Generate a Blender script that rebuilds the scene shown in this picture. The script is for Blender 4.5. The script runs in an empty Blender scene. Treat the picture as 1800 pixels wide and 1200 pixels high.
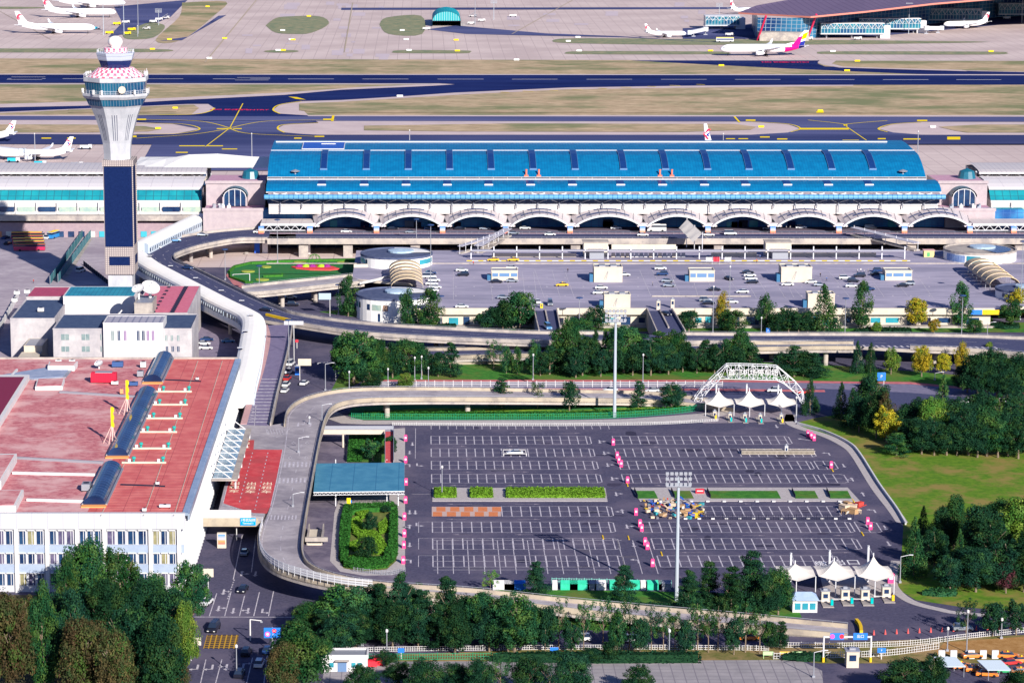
import bpy, bmesh, math, random
from math import sin, cos, tan, atan, atan2, radians, pi, sqrt, hypot
from mathutils import Vector, Matrix
random.seed(7)
SC = bpy.context.scene
COL = SC.collection
# camera
FPX = 4900.0; PX0 = 740.0; PY0 = 600.0
TH = atan(917 / FPX); HC = cos(TH) / .00557
cam = bpy.data.cameras.new("camera"); co = bpy.data.objects.new("camera", cam); COL.objects.link(co)
co.location = (0, 0, HC); co.rotation_euler = (pi/2 - TH, 0, 0)
cam.sensor_width = 36; cam.lens = 36 * FPX / 1800; cam.shift_x = (900 - PX0) / 1800
cam.clip_start = 5; cam.clip_end = 12000
SC.camera = co
# light
SUN = Vector((.414, -.910, 0)) * cos(radians(24.5)) + Vector((0, 0, sin(radians(24.5))))
w = bpy.data.worlds.new("World"); SC.world = w; w.use_nodes = True
nt = w.node_tree; bgn = nt.nodes["Background"]
sky = nt.nodes.new("ShaderNodeTexSky"); sky.sky_type = 'NISHITA'; sky.sun_disc = False
sky.sun_elevation = radians(24.5); sky.sun_rotation = atan2(.414, -.910)
tint = nt.nodes.new("ShaderNodeMix"); tint.data_type = 'RGBA'; tint.blend_type = 'MULTIPLY'; tint.inputs[0].default_value = 1
tint.inputs[7].default_value = (.58, .8, 1.4, 1); nt.links.new(sky.outputs[0], tint.inputs[6]); nt.links.new(tint.outputs[2], bgn.inputs[0]); bgn.inputs[1].default_value = .05
sl = bpy.data.lights.new("sun", 'SUN'); sl.energy = 5.0; sl.angle = radians(.5); sl.color = (1, .94, .83)
so = bpy.data.objects.new("sun", sl); COL.objects.link(so); so.rotation_euler = SUN.to_track_quat('Z', 'Y').to_euler()
SC.view_settings.view_transform = 'Standard'; SC.view_settings.look = 'None'
SC.view_settings.exposure = .68; SC.view_settings.gamma = 1
SC.cycles.max_bounces = 5; SC.cycles.diffuse_bounces = 3; SC.cycles.glossy_bounces = 2
SC.cycles.use_denoising = True
# photo pixel -> world point on the plane z
def G(px, py, z=0.0):
 u = (px - PX0) / FPX; v = (py - PY0) / FPX
 t = (HC - z) / (sin(TH) + v * cos(TH))
 return Vector((u * t, t * (cos(TH) - v * sin(TH)), z))
def SCL(p):  # pixels per metre at a point
 return FPX / (p[1] * cos(TH) + (HC - p[2]) * sin(TH))
def ZAT(py, Y):
 v = (py - PY0) / FPX; t = Y / (cos(TH) - v * sin(TH))
 return HC - t * (sin(TH) + v * cos(TH))
def XAT(px, Y, z):
 return (px - PX0) / FPX * (Y * cos(TH) + (HC - z) * sin(TH))
# materials
def lin(c): return tuple(x for x in c) + (1,)
MC = {}
def mat(name, c1, c2=None, scale=1.0, rough=.8, metal=0, detail=4, spec=None, contrast=(.35, .65), bump=0, c3=None, scale3=.03, objvar=0, stretch=None, emit=None, alpha=None):
 if name in MC: return MC[name]
 m = bpy.data.materials.new(name); MC[name] = m; m.use_nodes = True
 N = m.node_tree.nodes; L = m.node_tree.links; b = N["Principled BSDF"]
 b.inputs['Roughness'].default_value = rough; b.inputs['Metallic'].default_value = metal
 if spec is None and rough >= .6: spec = .04
 if spec is not None: b.inputs['Specular IOR Level'].default_value = spec
 b.inputs['Base Color'].default_value = lin(c1)
 if emit: b.inputs['Emission Color'].default_value = lin(c1); b.inputs['Emission Strength'].default_value = emit
 m.diffuse_color = lin(c1)
 tc = N.new("ShaderNodeTexCoord"); src = tc.outputs['Object']
 if stretch:
  mp = N.new("ShaderNodeMapping"); mp.inputs['Scale'].default_value = stretch; L.new(src, mp.inputs[0]); src = mp.outputs[0]
 out = None
 if c2:
  n = N.new("ShaderNodeTexNoise"); n.inputs['Scale'].default_value = scale; n.inputs['Detail'].default_value = detail
  n.inputs['Roughness'].default_value = .7
  L.new(src, n.inputs['Vector'])
  r = N.new("ShaderNodeValToRGB"); r.color_ramp.elements[0].position = contrast[0]; r.color_ramp.elements[1].position = contrast[1]
  r.color_ramp.elements[0].color = lin(c1); r.color_ramp.elements[1].color = lin(c2)
  L.new(n.outputs[0], r.inputs[0]); out = r.outputs[0]
  if c3:
   n2 = N.new("ShaderNodeTexNoise"); n2.inputs['Scale'].default_value = scale3; n2.inputs['Detail'].default_value = 5
   n2.inputs['Roughness'].default_value = .65
   L.new(src, n2.inputs['Vector'])
   r2 = N.new("ShaderNodeValToRGB"); r2.color_ramp.elements[0].position = .46; r2.color_ramp.elements[1].position = .62
   L.new(n2.outputs[0], r2.inputs[0])
   mx = N.new("ShaderNodeMix"); mx.data_type = 'RGBA'
   L.new(r2.outputs[0], mx.inputs[0]); L.new(out, mx.inputs[6]); mx.inputs[7].default_value = lin(c3); out = mx.outputs[2]
  if bump:
   bp = N.new("ShaderNodeBump"); bp.inputs['Strength'].default_value = bump; bp.inputs['Distance'].default_value = .2
   L.new(n.outputs[0], bp.inputs['Height']); L.new(bp.outputs[0], b.inputs['Normal'])
 if objvar and out:
  oi = N.new("ShaderNodeObjectInfo"); hs = N.new("ShaderNodeHueSaturation")
  a = N.new("ShaderNodeMath"); a.operation = 'MULTIPLY_ADD'; a.inputs[1].default_value = objvar; a.inputs[2].default_value = 1 - objvar/2
  L.new(oi.outputs['Random'], a.inputs[0]); L.new(a.outputs[0], hs.inputs['Value'])
  a2 = N.new("ShaderNodeMath"); a2.operation = 'MULTIPLY_ADD'; a2.inputs[1].default_value = objvar * .12; a2.inputs[2].default_value = .5 - objvar * .07
  L.new(oi.outputs['Random'], a2.inputs[0]); L.new(a2.outputs[0], hs.inputs['Hue'])
  L.new(out, hs.inputs['Color']); out = hs.outputs[0]
 if out: L.new(out, b.inputs['Base Color'])
 return m
def stripes(name, c1, c2, axis=0, period=1.0, duty=.06, rough=.5, metal=0, axis2=None, period2=1.0, duty2=.06, noise=None, spec=None):
 """thin lines of c2 on c1 every `period` metres along an object axis (roof seams, cladding joints, mullions)"""
 if name in MC: return MC[name]
 m = bpy.data.materials.new(name); MC[name] = m; m.use_nodes = True
 N = m.node_tree.nodes; L = m.node_tree.links; b = N["Principled BSDF"]
 b.inputs['Roughness'].default_value = rough; b.inputs['Metallic'].default_value = metal
 if spec is None: spec = .04 if rough >= .6 else .2
 b.inputs['Specular IOR Level'].default_value = spec
 m.diffuse_color = lin(c1)
 tc = N.new("ShaderNodeTexCoord"); sx = N.new("ShaderNodeSeparateXYZ"); L.new(tc.outputs['Object'], sx.inputs[0])
 def line(ax, per, du):
  a = N.new("ShaderNodeMath"); a.operation = 'DIVIDE'; a.inputs[1].default_value = per; L.new(sx.outputs[ax], a.inputs[0])
  f = N.new("ShaderNodeMath"); f.operation = 'FRACT'; L.new(a.outputs[0], f.inputs[0])
  g = N.new("ShaderNodeMath"); g.operation = 'LESS_THAN'; g.inputs[1].default_value = du; L.new(f.outputs[0], g.inputs[0])
  return g.outputs[0]
 fac = line(axis, period, duty)
 if axis2 is not None:
  mxx = N.new("ShaderNodeMath"); mxx.operation = 'MAXIMUM'; L.new(fac, mxx.inputs[0]); L.new(line(axis2, period2, duty2), mxx.inputs[1]); fac = mxx.outputs[0]
 mx = N.new("ShaderNodeMix"); mx.data_type = 'RGBA'; L.new(fac, mx.inputs[0])
 mx.inputs[6].default_value = lin(c1); mx.inputs[7].default_value = lin(c2)
 if noise:
  c1b, sc = noise
  n = N.new("ShaderNodeTexNoise"); n.inputs['Scale'].default_value = sc; n.inputs['Detail'].default_value = 5; L.new(tc.outputs['Object'], n.inputs['Vector'])
  r = N.new("ShaderNodeValToRGB"); r.color_ramp.elements[0].position = .38; r.color_ramp.elements[1].position = .62
  r.color_ramp.elements[0].color = lin(c1); r.color_ramp.elements[1].color = lin(c1b); L.new(n.outputs[0], r.inputs[0]); L.new(r.outputs[0], mx.inputs[6])
 L.new(mx.outputs[2], b.inputs['Base Color'])
 return m
M_asph = mat("asphalt", (.057, .054, .096), (.096, .09, .146), 1.3, .9, c3=(.12, .105, .155), scale3=.05)
M_asph_dk = mat("dark_asphalt", (.022, .018, .036), (.04, .033, .062), .7, .9, c3=(.04, .034, .05), scale3=.06)
M_road = mat("road_asphalt", (.052, .058, .12), (.08, .085, .16), 1.2, .9)
M_deck = mat("deck_asphalt", (.32, .29, .32), (.4, .36, .39), .5, .9, c3=(.25, .225, .26), scale3=.08)
M_roofdeck = mat("roof_deck_surface", (.29, .27, .36), (.41, .37, .47), .3, .9, c3=(.25, .235, .32), scale3=.06, stretch=(.25, 1, 1))
M_conc = mat("concrete", (.34, .3, .28), (.45, .4, .36), .4, .85, c3=(.26, .23, .23), scale3=.15)
M_beige = mat("beige_concrete", (.36, .3, .24), (.47, .4, .31), .4, .85, c3=(.27, .23, .2), scale3=.2)
M_cream = mat("cream_render", (.5, .44, .37), (.58, .51, .43), .3, .8)
M_white = mat("white_paint", (.54, .53, .54), (.62, .6, .61), .3, .6)
M_bright = mat("bright_white", (.72, .7, .69), (.8, .78, .76), .3, .6)
M_whitem = mat("white_metal", (.6, .6, .64), None, 1, .45)
M_mark = mat("road_marking_paint", (.62, .58, .62), (.3, .27, .34), 1.1, .8)
M_markf = mat("faded_marking_paint", (.36, .31, .36), (.2, .17, .22), 2.2, .8)
M_yellow = mat("yellow_paint", (.8, .52, .02), (.6, .38, .03), 1, .7)
M_redpaint = mat("red_road_paint", (.48, .045, .06), (.6, .1, .11), .35, .85, c3=(.42, .07, .08), scale3=.12)
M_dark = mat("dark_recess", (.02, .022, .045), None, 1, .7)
M_glassdk = mat("dark_glass", (.01, .02, .07), (.02, .06, .14), .25, .12, spec=.6)
M_glassteal = mat("teal_glass", (.02, .2, .28), (.04, .32, .4), .15, .2, spec=.5)
M_steel = mat("grey_steel", (.3, .31, .36), None, 1, .5, .3)
M_black = mat("black_rubber", (.015, .015, .02), None, 1, .8)
M_grass = mat("grass", (.03, .13, .025), (.07, .22, .035), .5, .95, c3=(.13, .16, .04), scale3=.06)
M_grassg = mat("garden_lawn", (.02, .13, .05), (.04, .2, .06), .6, .95, c3=(.05, .16, .05), scale3=.1)
M_grassdry = mat("dry_lawn", (.065, .155, .018), (.135, .225, .025), .5, .95, c3=(.24, .19, .06), scale3=.09)
M_soil = mat("bare_soil", (.25, .17, .11), (.35, .25, .16), .5, .95)
M_pink = mat("pink_paint", (.85, .08, .25), (.75, .05, .2), .8, .6)
M_paving = mat("paving_slabs", (.36, .32, .33), (.46, .42, .42), 1.2, .9)
M_blue = mat("sign_blue", (.01, .16, .62), None, 1, .5)
M_red = mat("sign_red", (.75, .02, .04), None, 1, .5)
# mesh builder
class MB:
 def __init__(s): s.V = []; s.F = []; s.I = []
 def f(s, pts, m=0):
  n = len(s.V); s.V += [tuple(p) for p in pts]; s.F.append(tuple(range(n, n + len(pts)))); s.I.append(m)
 def add(s, V, F, m=0):
  n = len(s.V); s.V += [tuple(p) for p in V]
  for q in F: s.F.append(tuple(i + n for i in q)); s.I.append(m)
 def box(s, x0, x1, y0, y1, z0, z1, m=0):
  s.add([(x0,y0,z0),(x1,y0,z0),(x1,y1,z0),(x0,y1,z0),(x0,y0,z1),(x1,y0,z1),(x1,y1,z1),(x0,y1,z1)],
              [(3,2,1,0),(4,5,6,7),(0,1,5,4),(1,2,6,5),(2,3,7,6),(3,0,4,7)], m)
 def ob(s, c, d, rz=0, m=0):
  ca, sa = cos(rz), sin(rz); V = []
  for z in (0, d[2]):
   for x, y in ((-.5,-.5),(.5,-.5),(.5,.5),(-.5,.5)):
    X, Y = x*d[0], y*d[1]; V.append((c[0]+X*ca-Y*sa, c[1]+X*sa+Y*ca, c[2]+z))
  s.add(V, [(3,2,1,0),(4,5,6,7),(0,1,5,4),(1,2,6,5),(2,3,7,6),(3,0,4,7)], m)
 def prism(s, pts, z0, z1, m=0, mt=None):
  n = len(pts); a = sum(pts[i][0]*pts[(i+1)%n][1]-pts[(i+1)%n][0]*pts[i][1] for i in range(n))
  if a < 0: pts = pts[::-1]
  s.f([(p[0],p[1],z1) for p in pts], m if mt is None else mt)
  s.f([(p[0],p[1],z0) for p in pts[::-1]], m)
  for i in range(n):
   a, b = pts[i], pts[(i+1)%n]; s.f([(a[0],a[1],z0),(b[0],b[1],z0),(b[0],b[1],z1),(a[0],a[1],z1)], m)
 def tube(s, p, q, r, n=6, m=0, r2=None, cap=True):
  p = Vector(p); q = Vector(q); r2 = r if r2 is None else r2
  d = (q-p);
  if d.length < 1e-6: return
  d.normalize(); a = d.orthogonal().normalized(); b = d.cross(a); V = []
  for c, rr in ((p, r), (q, r2)):
   for i in range(n):
    t = 2*pi*i/n; V.append(c + a*cos(t)*rr + b*sin(t)*rr)
  F = [(i, (i+1)%n, n+(i+1)%n, n+i) for i in range(n)]
  if cap: F += [tuple(range(n-1, -1, -1)), tuple(range(n, 2*n))]
  s.add(V, F, m)
 def path(s, pts, r, n=5, m=0):
  for i in range(len(pts)-1): s.tube(pts[i], pts[i+1], r, n, m)
 def lathe(s, prof, n=24, c=(0,0), m=0, ph=0, a0=0, a1=2*pi, ms=None):
  full = abs(a1-a0-2*pi) < 1e-6; k = n if full else n+1; V = []
  for r, z in prof:
   for i in range(k):
    t = ph+a0+(a1-a0)*i/n; V.append((c[0]+r*cos(t), c[1]+r*sin(t), z))
  b = len(s.V); s.V += V
  for j in range(len(prof)-1):
   for i in range(n):
    i2 = (i+1)%k if full else i+1
    s.F.append((b+j*k+i, b+j*k+i2, b+(j+1)*k+i2, b+(j+1)*k+i)); s.I.append(ms[j] if ms else m)
 def beam(s, p, q, w, h, m=0):
  """box beam from p to q, w wide and h high"""
  p = Vector(p); q = Vector(q); d = q-p
  if d.length < 1e-6: return
  d.normalize(); up = Vector((0,0,1)); sd = d.cross(up)
  if sd.length < 1e-3: sd = Vector((1,0,0))
  sd.normalize(); u = sd.cross(d).normalized(); V = []
  for c in (p, q):
   for a, b in ((-1,-1),(1,-1),(1,1),(-1,1)): V.append(c + sd*a*w/2 + u*b*h/2)
  s.add(V, [(3,2,1,0),(4,5,6,7),(0,1,5,4),(1,2,6,5),(2,3,7,6),(3,0,4,7)], m)
 def mesh(s, name, mats, smooth=False):
  me = bpy.data.meshes.new(name); me.from_pydata(s.V, [], s.F)
  for m in (mats if isinstance(mats, (list, tuple)) else [mats]): me.materials.append(m)
  if any(s.I): me.polygons.foreach_set('material_index', s.I)
  if smooth: me.polygons.foreach_set('use_smooth', [True]*len(me.polygons))
  me.update(); return me
 def build(s, name, mats, parent=None, smooth=False, loc=(0,0,0)):
  o = bpy.data.objects.new(name, s.mesh(name, mats, smooth)); COL.objects.link(o); o.location = loc
  if parent: o.parent = parent
  return o
def tag(o, label=None, cat=None, group=None, kind=None):
 if label: o['label'] = label
 if cat: o['category'] = cat
 if group: o['group'] = group
 if kind: o['kind'] = kind
 return o
def thing(name, label, cat, loc=(0,0,0), rz=0, group=None):
 o = bpy.data.objects.new(name, None); COL.objects.link(o); o.location = loc; o.rotation_euler = (0,0,rz)
 o.empty_display_size = .5
 return tag(o, label, cat, group)
def dup(root, loc, rz=0, scale=None, label=None, group=None, z=None):
 r = root.copy(); COL.objects.link(r); r.location = loc; r.rotation_euler = (0,0,rz)
 if scale is not None: r.scale = scale if hasattr(scale, '__len__') else (scale,)*3
 if label: r['label'] = label
 if group: r['group'] = group
 for ch in KIDS.get(root.name) or root.children:
  c = ch.copy(); COL.objects.link(c); c.parent = r
  for g in KIDS.get(ch.name) or ch.children:
   d = g.copy(); COL.objects.link(d); d.parent = c
 return r
KIDS = {}
class Proto:
 """first use moves the original, later uses copy it"""
 def __init__(s, root):
  s.r = root; s.used = False
  KIDS[root.name] = list(root.children)
  for c in root.children: KIDS[c.name] = list(c.children)
 def put(s, loc, rz=0, scale=None, label=None, group=None):
  if not s.used:
   s.used = True; r = s.r; r.location = loc; r.rotation_euler = (0,0,rz)
   if scale is not None: r.scale = scale if hasattr(scale, '__len__') else (scale,)*3
   if label: r['label'] = label
   if group: r['group'] = group
   return r
  return dup(s.r, loc, rz, scale, label, group)
ORD = ['first','second','third','fourth','fifth','sixth','seventh','eighth','ninth','tenth','eleventh','twelfth','thirteenth','fourteenth','fifteenth','sixteenth','seventeenth','eighteenth','nineteenth','twentieth','twenty-first','twenty-second','twenty-third','twenty-fourth','twenty-fifth','twenty-sixth','twenty-seventh','twenty-eighth']
def catmull(pts, n=8):
 out = []; P = [Vector(p) for p in pts]
 for i in range(len(P)-1):
  p0 = P[max(i-1,0)]; p1 = P[i]; p2 = P[i+1]; p3 = P[min(i+2,len(P)-1)]
  for k in range(n):
   t = k/n
   out.append(.5*((2*p1)+(-p0+p2)*t+(2*p0-5*p1+4*p2-p3)*t*t+(-p0+3*p1-3*p2+p3)*t**3))
 out.append(P[-1]); return out
def flat(name, px, z, m, kind='structure', smooth_n=0, label=None, cat=None):
 """a sheet lying on the ground, its outline given in photo pixels"""
 P = [G(x, y, z) for x, y in px]
 if smooth_n: P = catmull(P + [P[0]], smooth_n)[:-1]
 me = bpy.data.meshes.new(name); bm = bmesh.new()
 vs = [bm.verts.new(p) for p in P]
 fc = bm.faces.new(vs); fc.normal_update()
 if fc.normal.z < 0: fc.normal_flip()
 bmesh.ops.triangulate(bm, faces=[fc]); bm.to_mesh(me); bm.free(); me.materials.append(m)
 o = bpy.data.objects.new(name, me); COL.objects.link(o); tag(o, label, cat, None, kind); return o
def offset(P, d):
 """polyline moved sideways by d (left of travel is positive), z kept"""
 out = []
 for i, p in enumerate(P):
  a = P[max(i-1,0)]; b = P[min(i+1,len(P)-1)]; t = Vector((b.x-a.x, b.y-a.y, 0)); t.normalize()
  out.append(Vector((p.x - t.y*d, p.y + t.x*d, p.z)))
 return out
def strip(mb, A, B, dz=0, m=0):
 for i in range(len(A)-1):
  mb.f([A[i]+Vector((0,0,dz)), A[i+1]+Vector((0,0,dz)), B[i+1]+Vector((0,0,dz)), B[i]+Vector((0,0,dz))][::-1], m)
def solid_strip(mb, A, B, z0, z1, m=0):
 """closed band between polylines A (left) and B (right), from z0 to z1 above them"""
 up0 = Vector((0,0,z0)); up1 = Vector((0,0,z1)); n = len(A); b = len(mb.V)
 for i in range(n): mb.V += [tuple(A[i]+up0), tuple(B[i]+up0), tuple(B[i]+up1), tuple(A[i]+up1)]
 for i in range(n-1):
  j = b+4*i; k = j+4
  for q in ((j,j+1,k+1,k), (j+1,j+2,k+2,k+1), (j+2,j+3,k+3,k+2), (j+3,j,k,k+3)):
   mb.F.append(q); mb.I.append(m)
 mb.F.append((b,b+3,b+2,b+1)); mb.I.append(m); e = b+4*(n-1); mb.F.append((e,e+1,e+2,e+3)); mb.I.append(m)
def dashes(mb, P, on, off, w, dz, m=0, start=0):
 """painted dashes along a polyline"""
 seg = []; acc = -start;
 L = [0]
 for i in range(len(P)-1): L.append(L[-1] + (P[i+1]-P[i]).length)
 def at(s):
  s = max(0, min(s, L[-1]-1e-6))
  for i in range(len(P)-1):
   if s <= L[i+1]: t = (s-L[i])/max(L[i+1]-L[i],1e-9); return P[i].lerp(P[i+1], t)
  return P[-1]
 s = start
 while s < L[-1]:
  e = min(s+on, L[-1]); k = max(1, int((e-s)/3)); Q = [at(s+(e-s)*i/k) for i in range(k+1)]
  strip(mb, offset(Q, w/2), offset(Q, -w/2), dz, m); s += on+off
def text_mesh(body, size, m, name='lettering', parent=None, loc=(0,0,0), rot=(0,0,0), ext=.02, bold=0, sx=1, sy=1):
 cu = bpy.data.curves.new(name, 'FONT'); cu.body = body; cu.size = size; cu.extrude = ext; cu.offset = bold
 cu.align_x = 'CENTER'; cu.align_y = 'CENTER'
 t = bpy.data.objects.new('tmp_text', cu); COL.objects.link(t); bpy.context.view_layer.update()
 me = bpy.data.meshes.new_from_object(t.evaluated_get(bpy.context.evaluated_depsgraph_get()))
 bpy.data.objects.remove(t); bpy.data.curves.remove(cu)
 me.name = name; me.materials.clear(); me.materials.append(m)
 o = bpy.data.objects.new(name, me); COL.objects.link(o); o.parent = parent; o.location = loc; o.rotation_euler = rot; o.scale = (sx, sy, 1)
 return o
# ================================================================ GROUND AND AIRFIELD
mb = MB(); mb.f([(-5000,-200,0),(5000,-200,0),(5000,9000,0),(-5000,9000,0)])
tag(mb.build('ground', M_asph), kind='structure')
M_apron = stripes("apron_slabs", (.5,.4,.39), (.42,.33,.33), 0, 9, .05, .9, axis2=1, period2=14, duty2=.06, noise=((.6,.49,.47), .02))
M_shoulder = mat("light_shoulder", (.58,.47,.47), (.5,.4,.41), .05, .9)
M_tan = mat("dry_grass", (.33,.245,.155), (.56,.42,.28), .13, .95, c3=(.2,.21,.11), scale3=.02, stretch=(.6,1,1), detail=8)
M_isl = mat("island_grass", (.13,.19,.12), (.33,.29,.18), .12, .95, detail=8)
M_rwy = mat("runway_asphalt", (.007,.014,.085), (.015,.027,.125), .05, .9, stretch=(.2,1,1))
M_twy = mat("taxiway_asphalt", (.07,.08,.19), (.11,.12,.25), .03, .9, stretch=(.12,1,1), c3=(.04,.05,.14), scale3=.01)
M_yl = mat("airfield_yellow", (.85,.62,.02), None, 1, .8)
def fl(name, px, z, m, **k): return flat(name, px, z, m, **k)
fl('apron', [(-900,-160),(2800,-160),(2800,470),(-900,470)], .05, M_apron)
fl('grass_strip', [(-900,103),(0,103),(1110,106),(1430,116),(1800,128),(2800,150),(2800,160),(-900,134)], .10, M_tan)
fl('grass_strip', [(1450,107),(2800,108),(2800,126),(1800,126),(1600,121),(1450,117),(1437,112)], .16, M_tan)
fl('taxiway', [(1108,106.5),(1440,106.5),(1448,112),(1475,118),(1700,125),(1800,127),(2800,133),(2800,140),(1800,136),(1600,130),(1400,121.5),(1250,114)], .15, M_rwy)
fl('taxiway_shoulder', [(1441,106.5),(1470,107),(1462,112),(1482,117.5),(1560,120),(1690,123),(1700,125.5),(1475,119),(1446,114),(1437,110)], .20, M_shoulder)
fl('runway_shoulder', [(-900,129.5),(2800,131.5),(2800,150),(-900,148)], .20, M_shoulder)
fl('grass_strip', [(-900,148),(2800,150),(2800,203),(-900,203)], .22, M_tan)
fl('taxiway_shoulder', [(-900,202),(2800,203),(2800,252),(-900,252)], .24, M_shoulder)
fl('fork_shoulder', [(-900,184),(0,183),(170,178),(500,163),(640,153),(790,147),(1500,146),(1500,151),(1000,157),(800,167),(600,179),(540,183),(535,196),(545,206),(330,207),(350,190),(340,184),(240,188),(0,199),(-900,204)], .25, M_shoulder)
fl('taxiway', [(-900,191),(0,189),(150,186),(300,177),(500,167),(600,158),(760,151),(800,148.5),(760,146),(2800,148),(1390,149.5),(1200,151),(1000,154),(800,163),(700,170),(600,176),(530,178),(492,184),(480,193),(492,200),(540,203),(560,216),(500,219),(487,226),(500,233),(560,238),(560,252),(240,252),(240,236),(320,236),(352,227),(330,219),(240,215),(240,203),(335,202),(368,197),(377,190),(366,183),(330,183),(240,187),(0,197),(-900,200)], .30, M_rwy)
fl('runway', [(-900,131),(2800,133.5),(2800,148),(-900,145.5)], .35, M_rwy)
fl('taxiway', [(-900,203.5),(2800,206),(2800,215.5),(1540,214),(1500,214),(1440,214),(490,212.5),(240,211),(-900,211)], .36, M_twy)
fl('taxiway', [(-900,236),(0,235.5),(300,237),(352,227),(300,217),(240,213),(490,213),(560,214),(500,219),(487,226),(500,234),(560,237),(1320,237),(1385,233),(1407,226),(1385,218),(1320,213.5),(1620,214),(1570,218),(1543,226),(1570,233),(1620,237),(2800,239),(2800,254),(270,254),(266,262),(245,300),(480,300),(480,254),(1800,253),(2800,254.5),(2800,254.6),(480,254.2),(480,300),(240,300),(268,254),(-900,251)], .37, M_twy)
fl('taxiway', [(269,250),(486,250),(486,300),(243,300)], .39, M_twy)
fl('grass_strip', [(-900,218),(150,219),(255,222),(285,227),(260,231),(150,233),(-900,232)], .42, M_tan)
fl('grass_strip', [(640,221),(900,217),(1290,218),(1330,223),(1320,228),(1200,232),(800,231),(640,229)], .42, M_tan)
fl('grass_strip', [(1650,223),(1720,219),(2800,220),(2800,233),(1700,233),(1680,230)], .42, M_tan)
fl('grass_strip', [(120,193),(250,190),(320,190),(310,196),(240,198),(120,198)], .42, M_tan)
fl('grass_strip', [(526,182),(600,179),(820,168),(1000,158),(1400,153),(1800,152),(1800,199),(560,198),(526,194)], .43, M_tan)
fl('grass_island', [(467,45),(485,32),(513,29),(562,29),(578,42),(547,58),(513,60),(483,57)], .2, M_isl, smooth_n=4)
fl('grass_island', [(667,43),(680,31),(740,28),(742,60),(683,60)], .2, M_isl, smooth_n=4)
fl('grass_island', [(463,90.5),(475,88.5),(515,88.5),(525,90.5),(510,92.5),(475,92.5)], .2, M_isl, smooth_n=4)
fl('grass_island', [(690,91),(705,88.5),(815,89),(827,91.5),(810,94),(700,93.5)], .2, M_isl, smooth_n=4)
fl('grass_island', [(0,85.5),(250,86),(305,89),(250,92),(0,92.5),(-300,93),(-300,85)], .2, M_isl, smooth_n=4)
fl('grass_island', [(970,72),(1010,67.5),(1250,69),(1500,71),(1740,74),(1500,78),(1200,79),(1000,76)], .2, M_isl, smooth_n=4)
fl('grass_island', [(993,93),(1030,90),(1270,91),(1280,93),(1260,95.5),(1020,95.5)], .2, M_isl, smooth_n=4)
fl('grass_island', [(1436,93),(1470,90.5),(1740,91),(1768,93),(1740,96),(1470,95.5)], .2, M_isl, smooth_n=4)
fl('grass_island', [(320,5),(397,3),(377,27),(320,70),(273,71),(315,30)], .2, M_tan, smooth_n=4)
fl('grass_island', [(230,52),(262,40),(290,46),(270,66),(225,69),(216,60)], .2, M_isl, smooth_n=4)
fl('grass_island', [(0,12),(70,13),(70,15),(0,16)], .2, M_isl, smooth_n=4)
fl('service_road', [(600,14),(1800,12),(1800,15),(600,18)], .22, M_twy)
fl('service_road', [(280,72),(320,71),(398,27),(384,28),(330,65)], .26, M_twy)
fl('dark_apron_patch', [(750,52),(800,45),(960,59),(1090,64),(1300,77),(1100,66),(900,62),(820,60)], .22, M_twy)
fl('dark_apron_patch', [(1200,70),(1520,66),(1800,40),(1800,20),(1200,50)], .12, M_twy)
fl('dark_apron_patch', [(200,12),(330,0),(300,30),(240,56),(190,66),(215,40)], .12, M_twy)
mk = MB()
def pq(mb, px, z, m=0):
 P = [G(x, y, z) for x, y in px]
 n = (P[1]-P[0]).cross(P[2]-P[0])
 mb.f(P if n.z > 0 else P[::-1], m)
def pline(mb, pts, w, z, m=0, n=0):
 P = [G(x, y, z) for x, y in pts]
 if n: P = catmull(P, n)
 strip(mb, offset(P, w/2), offset(P, -w/2), 0, m)
for x in list(range(-20, 180, 65)) + [115, 250, 370, 500, 635]: pass
for x0, x1 in ((13,74),(20,80),(110,150),(260,322),(374,440),(413,475),(506,587),(637,718),(769,850),(900,980),(1031,1111),(1162,1242),(1292,1372),(1422,1502),(1552,1632),(1681,1760)):
 yb = 138.5 + x0*.0011
 pline(mk, [(x0,yb),(x1,yb)], 1.6, .40, 0)
pline(mk, [(20,135.5),(80,135.5)], 1.4, .40, 0); pline(mk, [(417,136.5),(475,136.5)], 1.4, .40, 0); pline(mk, [(413,141),(472,141)], 1.4, .40, 0); pline(mk, [(12,140),(74,140)], 1.4, .40, 0)
pline(mk, [(-300,130.6),(2200,132.6)], 1.6, .42, 0); pline(mk, [(-300,147),(760,147.6)], 1.2, .42, 0)
for i in range(9): pline(mk, [(880+i*43-(i%2)*4, 162-i*1.7),(895+i*43, 162.7-i*1.7)], 1.5, .44, 1)
for x0, x1, y, h in ((1405,1492,226.5,3),(1520,1521,1,0),(381,407,226.3,1.5),(410,425,226.3,1.5),(315,360,256.5,1.5),(364,392,256.5,1.5),(390,417,262,1.5),(517,530,243,2),(553,570,240,2),(241,257,210,2.5),(568,584,210,2.5),(1311,1328,211.5,2.5),(1612,1630,212,2.5),(1481,1510,247,2),(1588,1618,244.5,2),(1665,1688,243,5),(1276,1292,244,1.5),(1298,1315,244,1.5),(1366,1384,244.5,2),(1336,1353,241,2),(1543,1557,244,2),(1435,1448,197,3),(230,240,240,3),(73,90,243,2),(118,133,243,2),(309,330,268,1.8)):
 if h: pq(mk, [(x0,y-h/2),(x1,y-h/2),(x1,y+h/2),(x0,y+h/2)], .45, 1)
pq(mk, [(507,170),(522,171),(538,175.5),(520,174)], .45, 1)
pline(mk, [(427,182),(404,225),(361,258)], .6, .46, 1); pline(mk, [(586,203),(584,213)], 1.5, .46, 1)
pline(mk, [(404,225),(350,213),(240,210)], .9, .46, 1, 6); pline(mk, [(404,225),(470,213),(590,211)], .9, .46, 1, 6)
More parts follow.
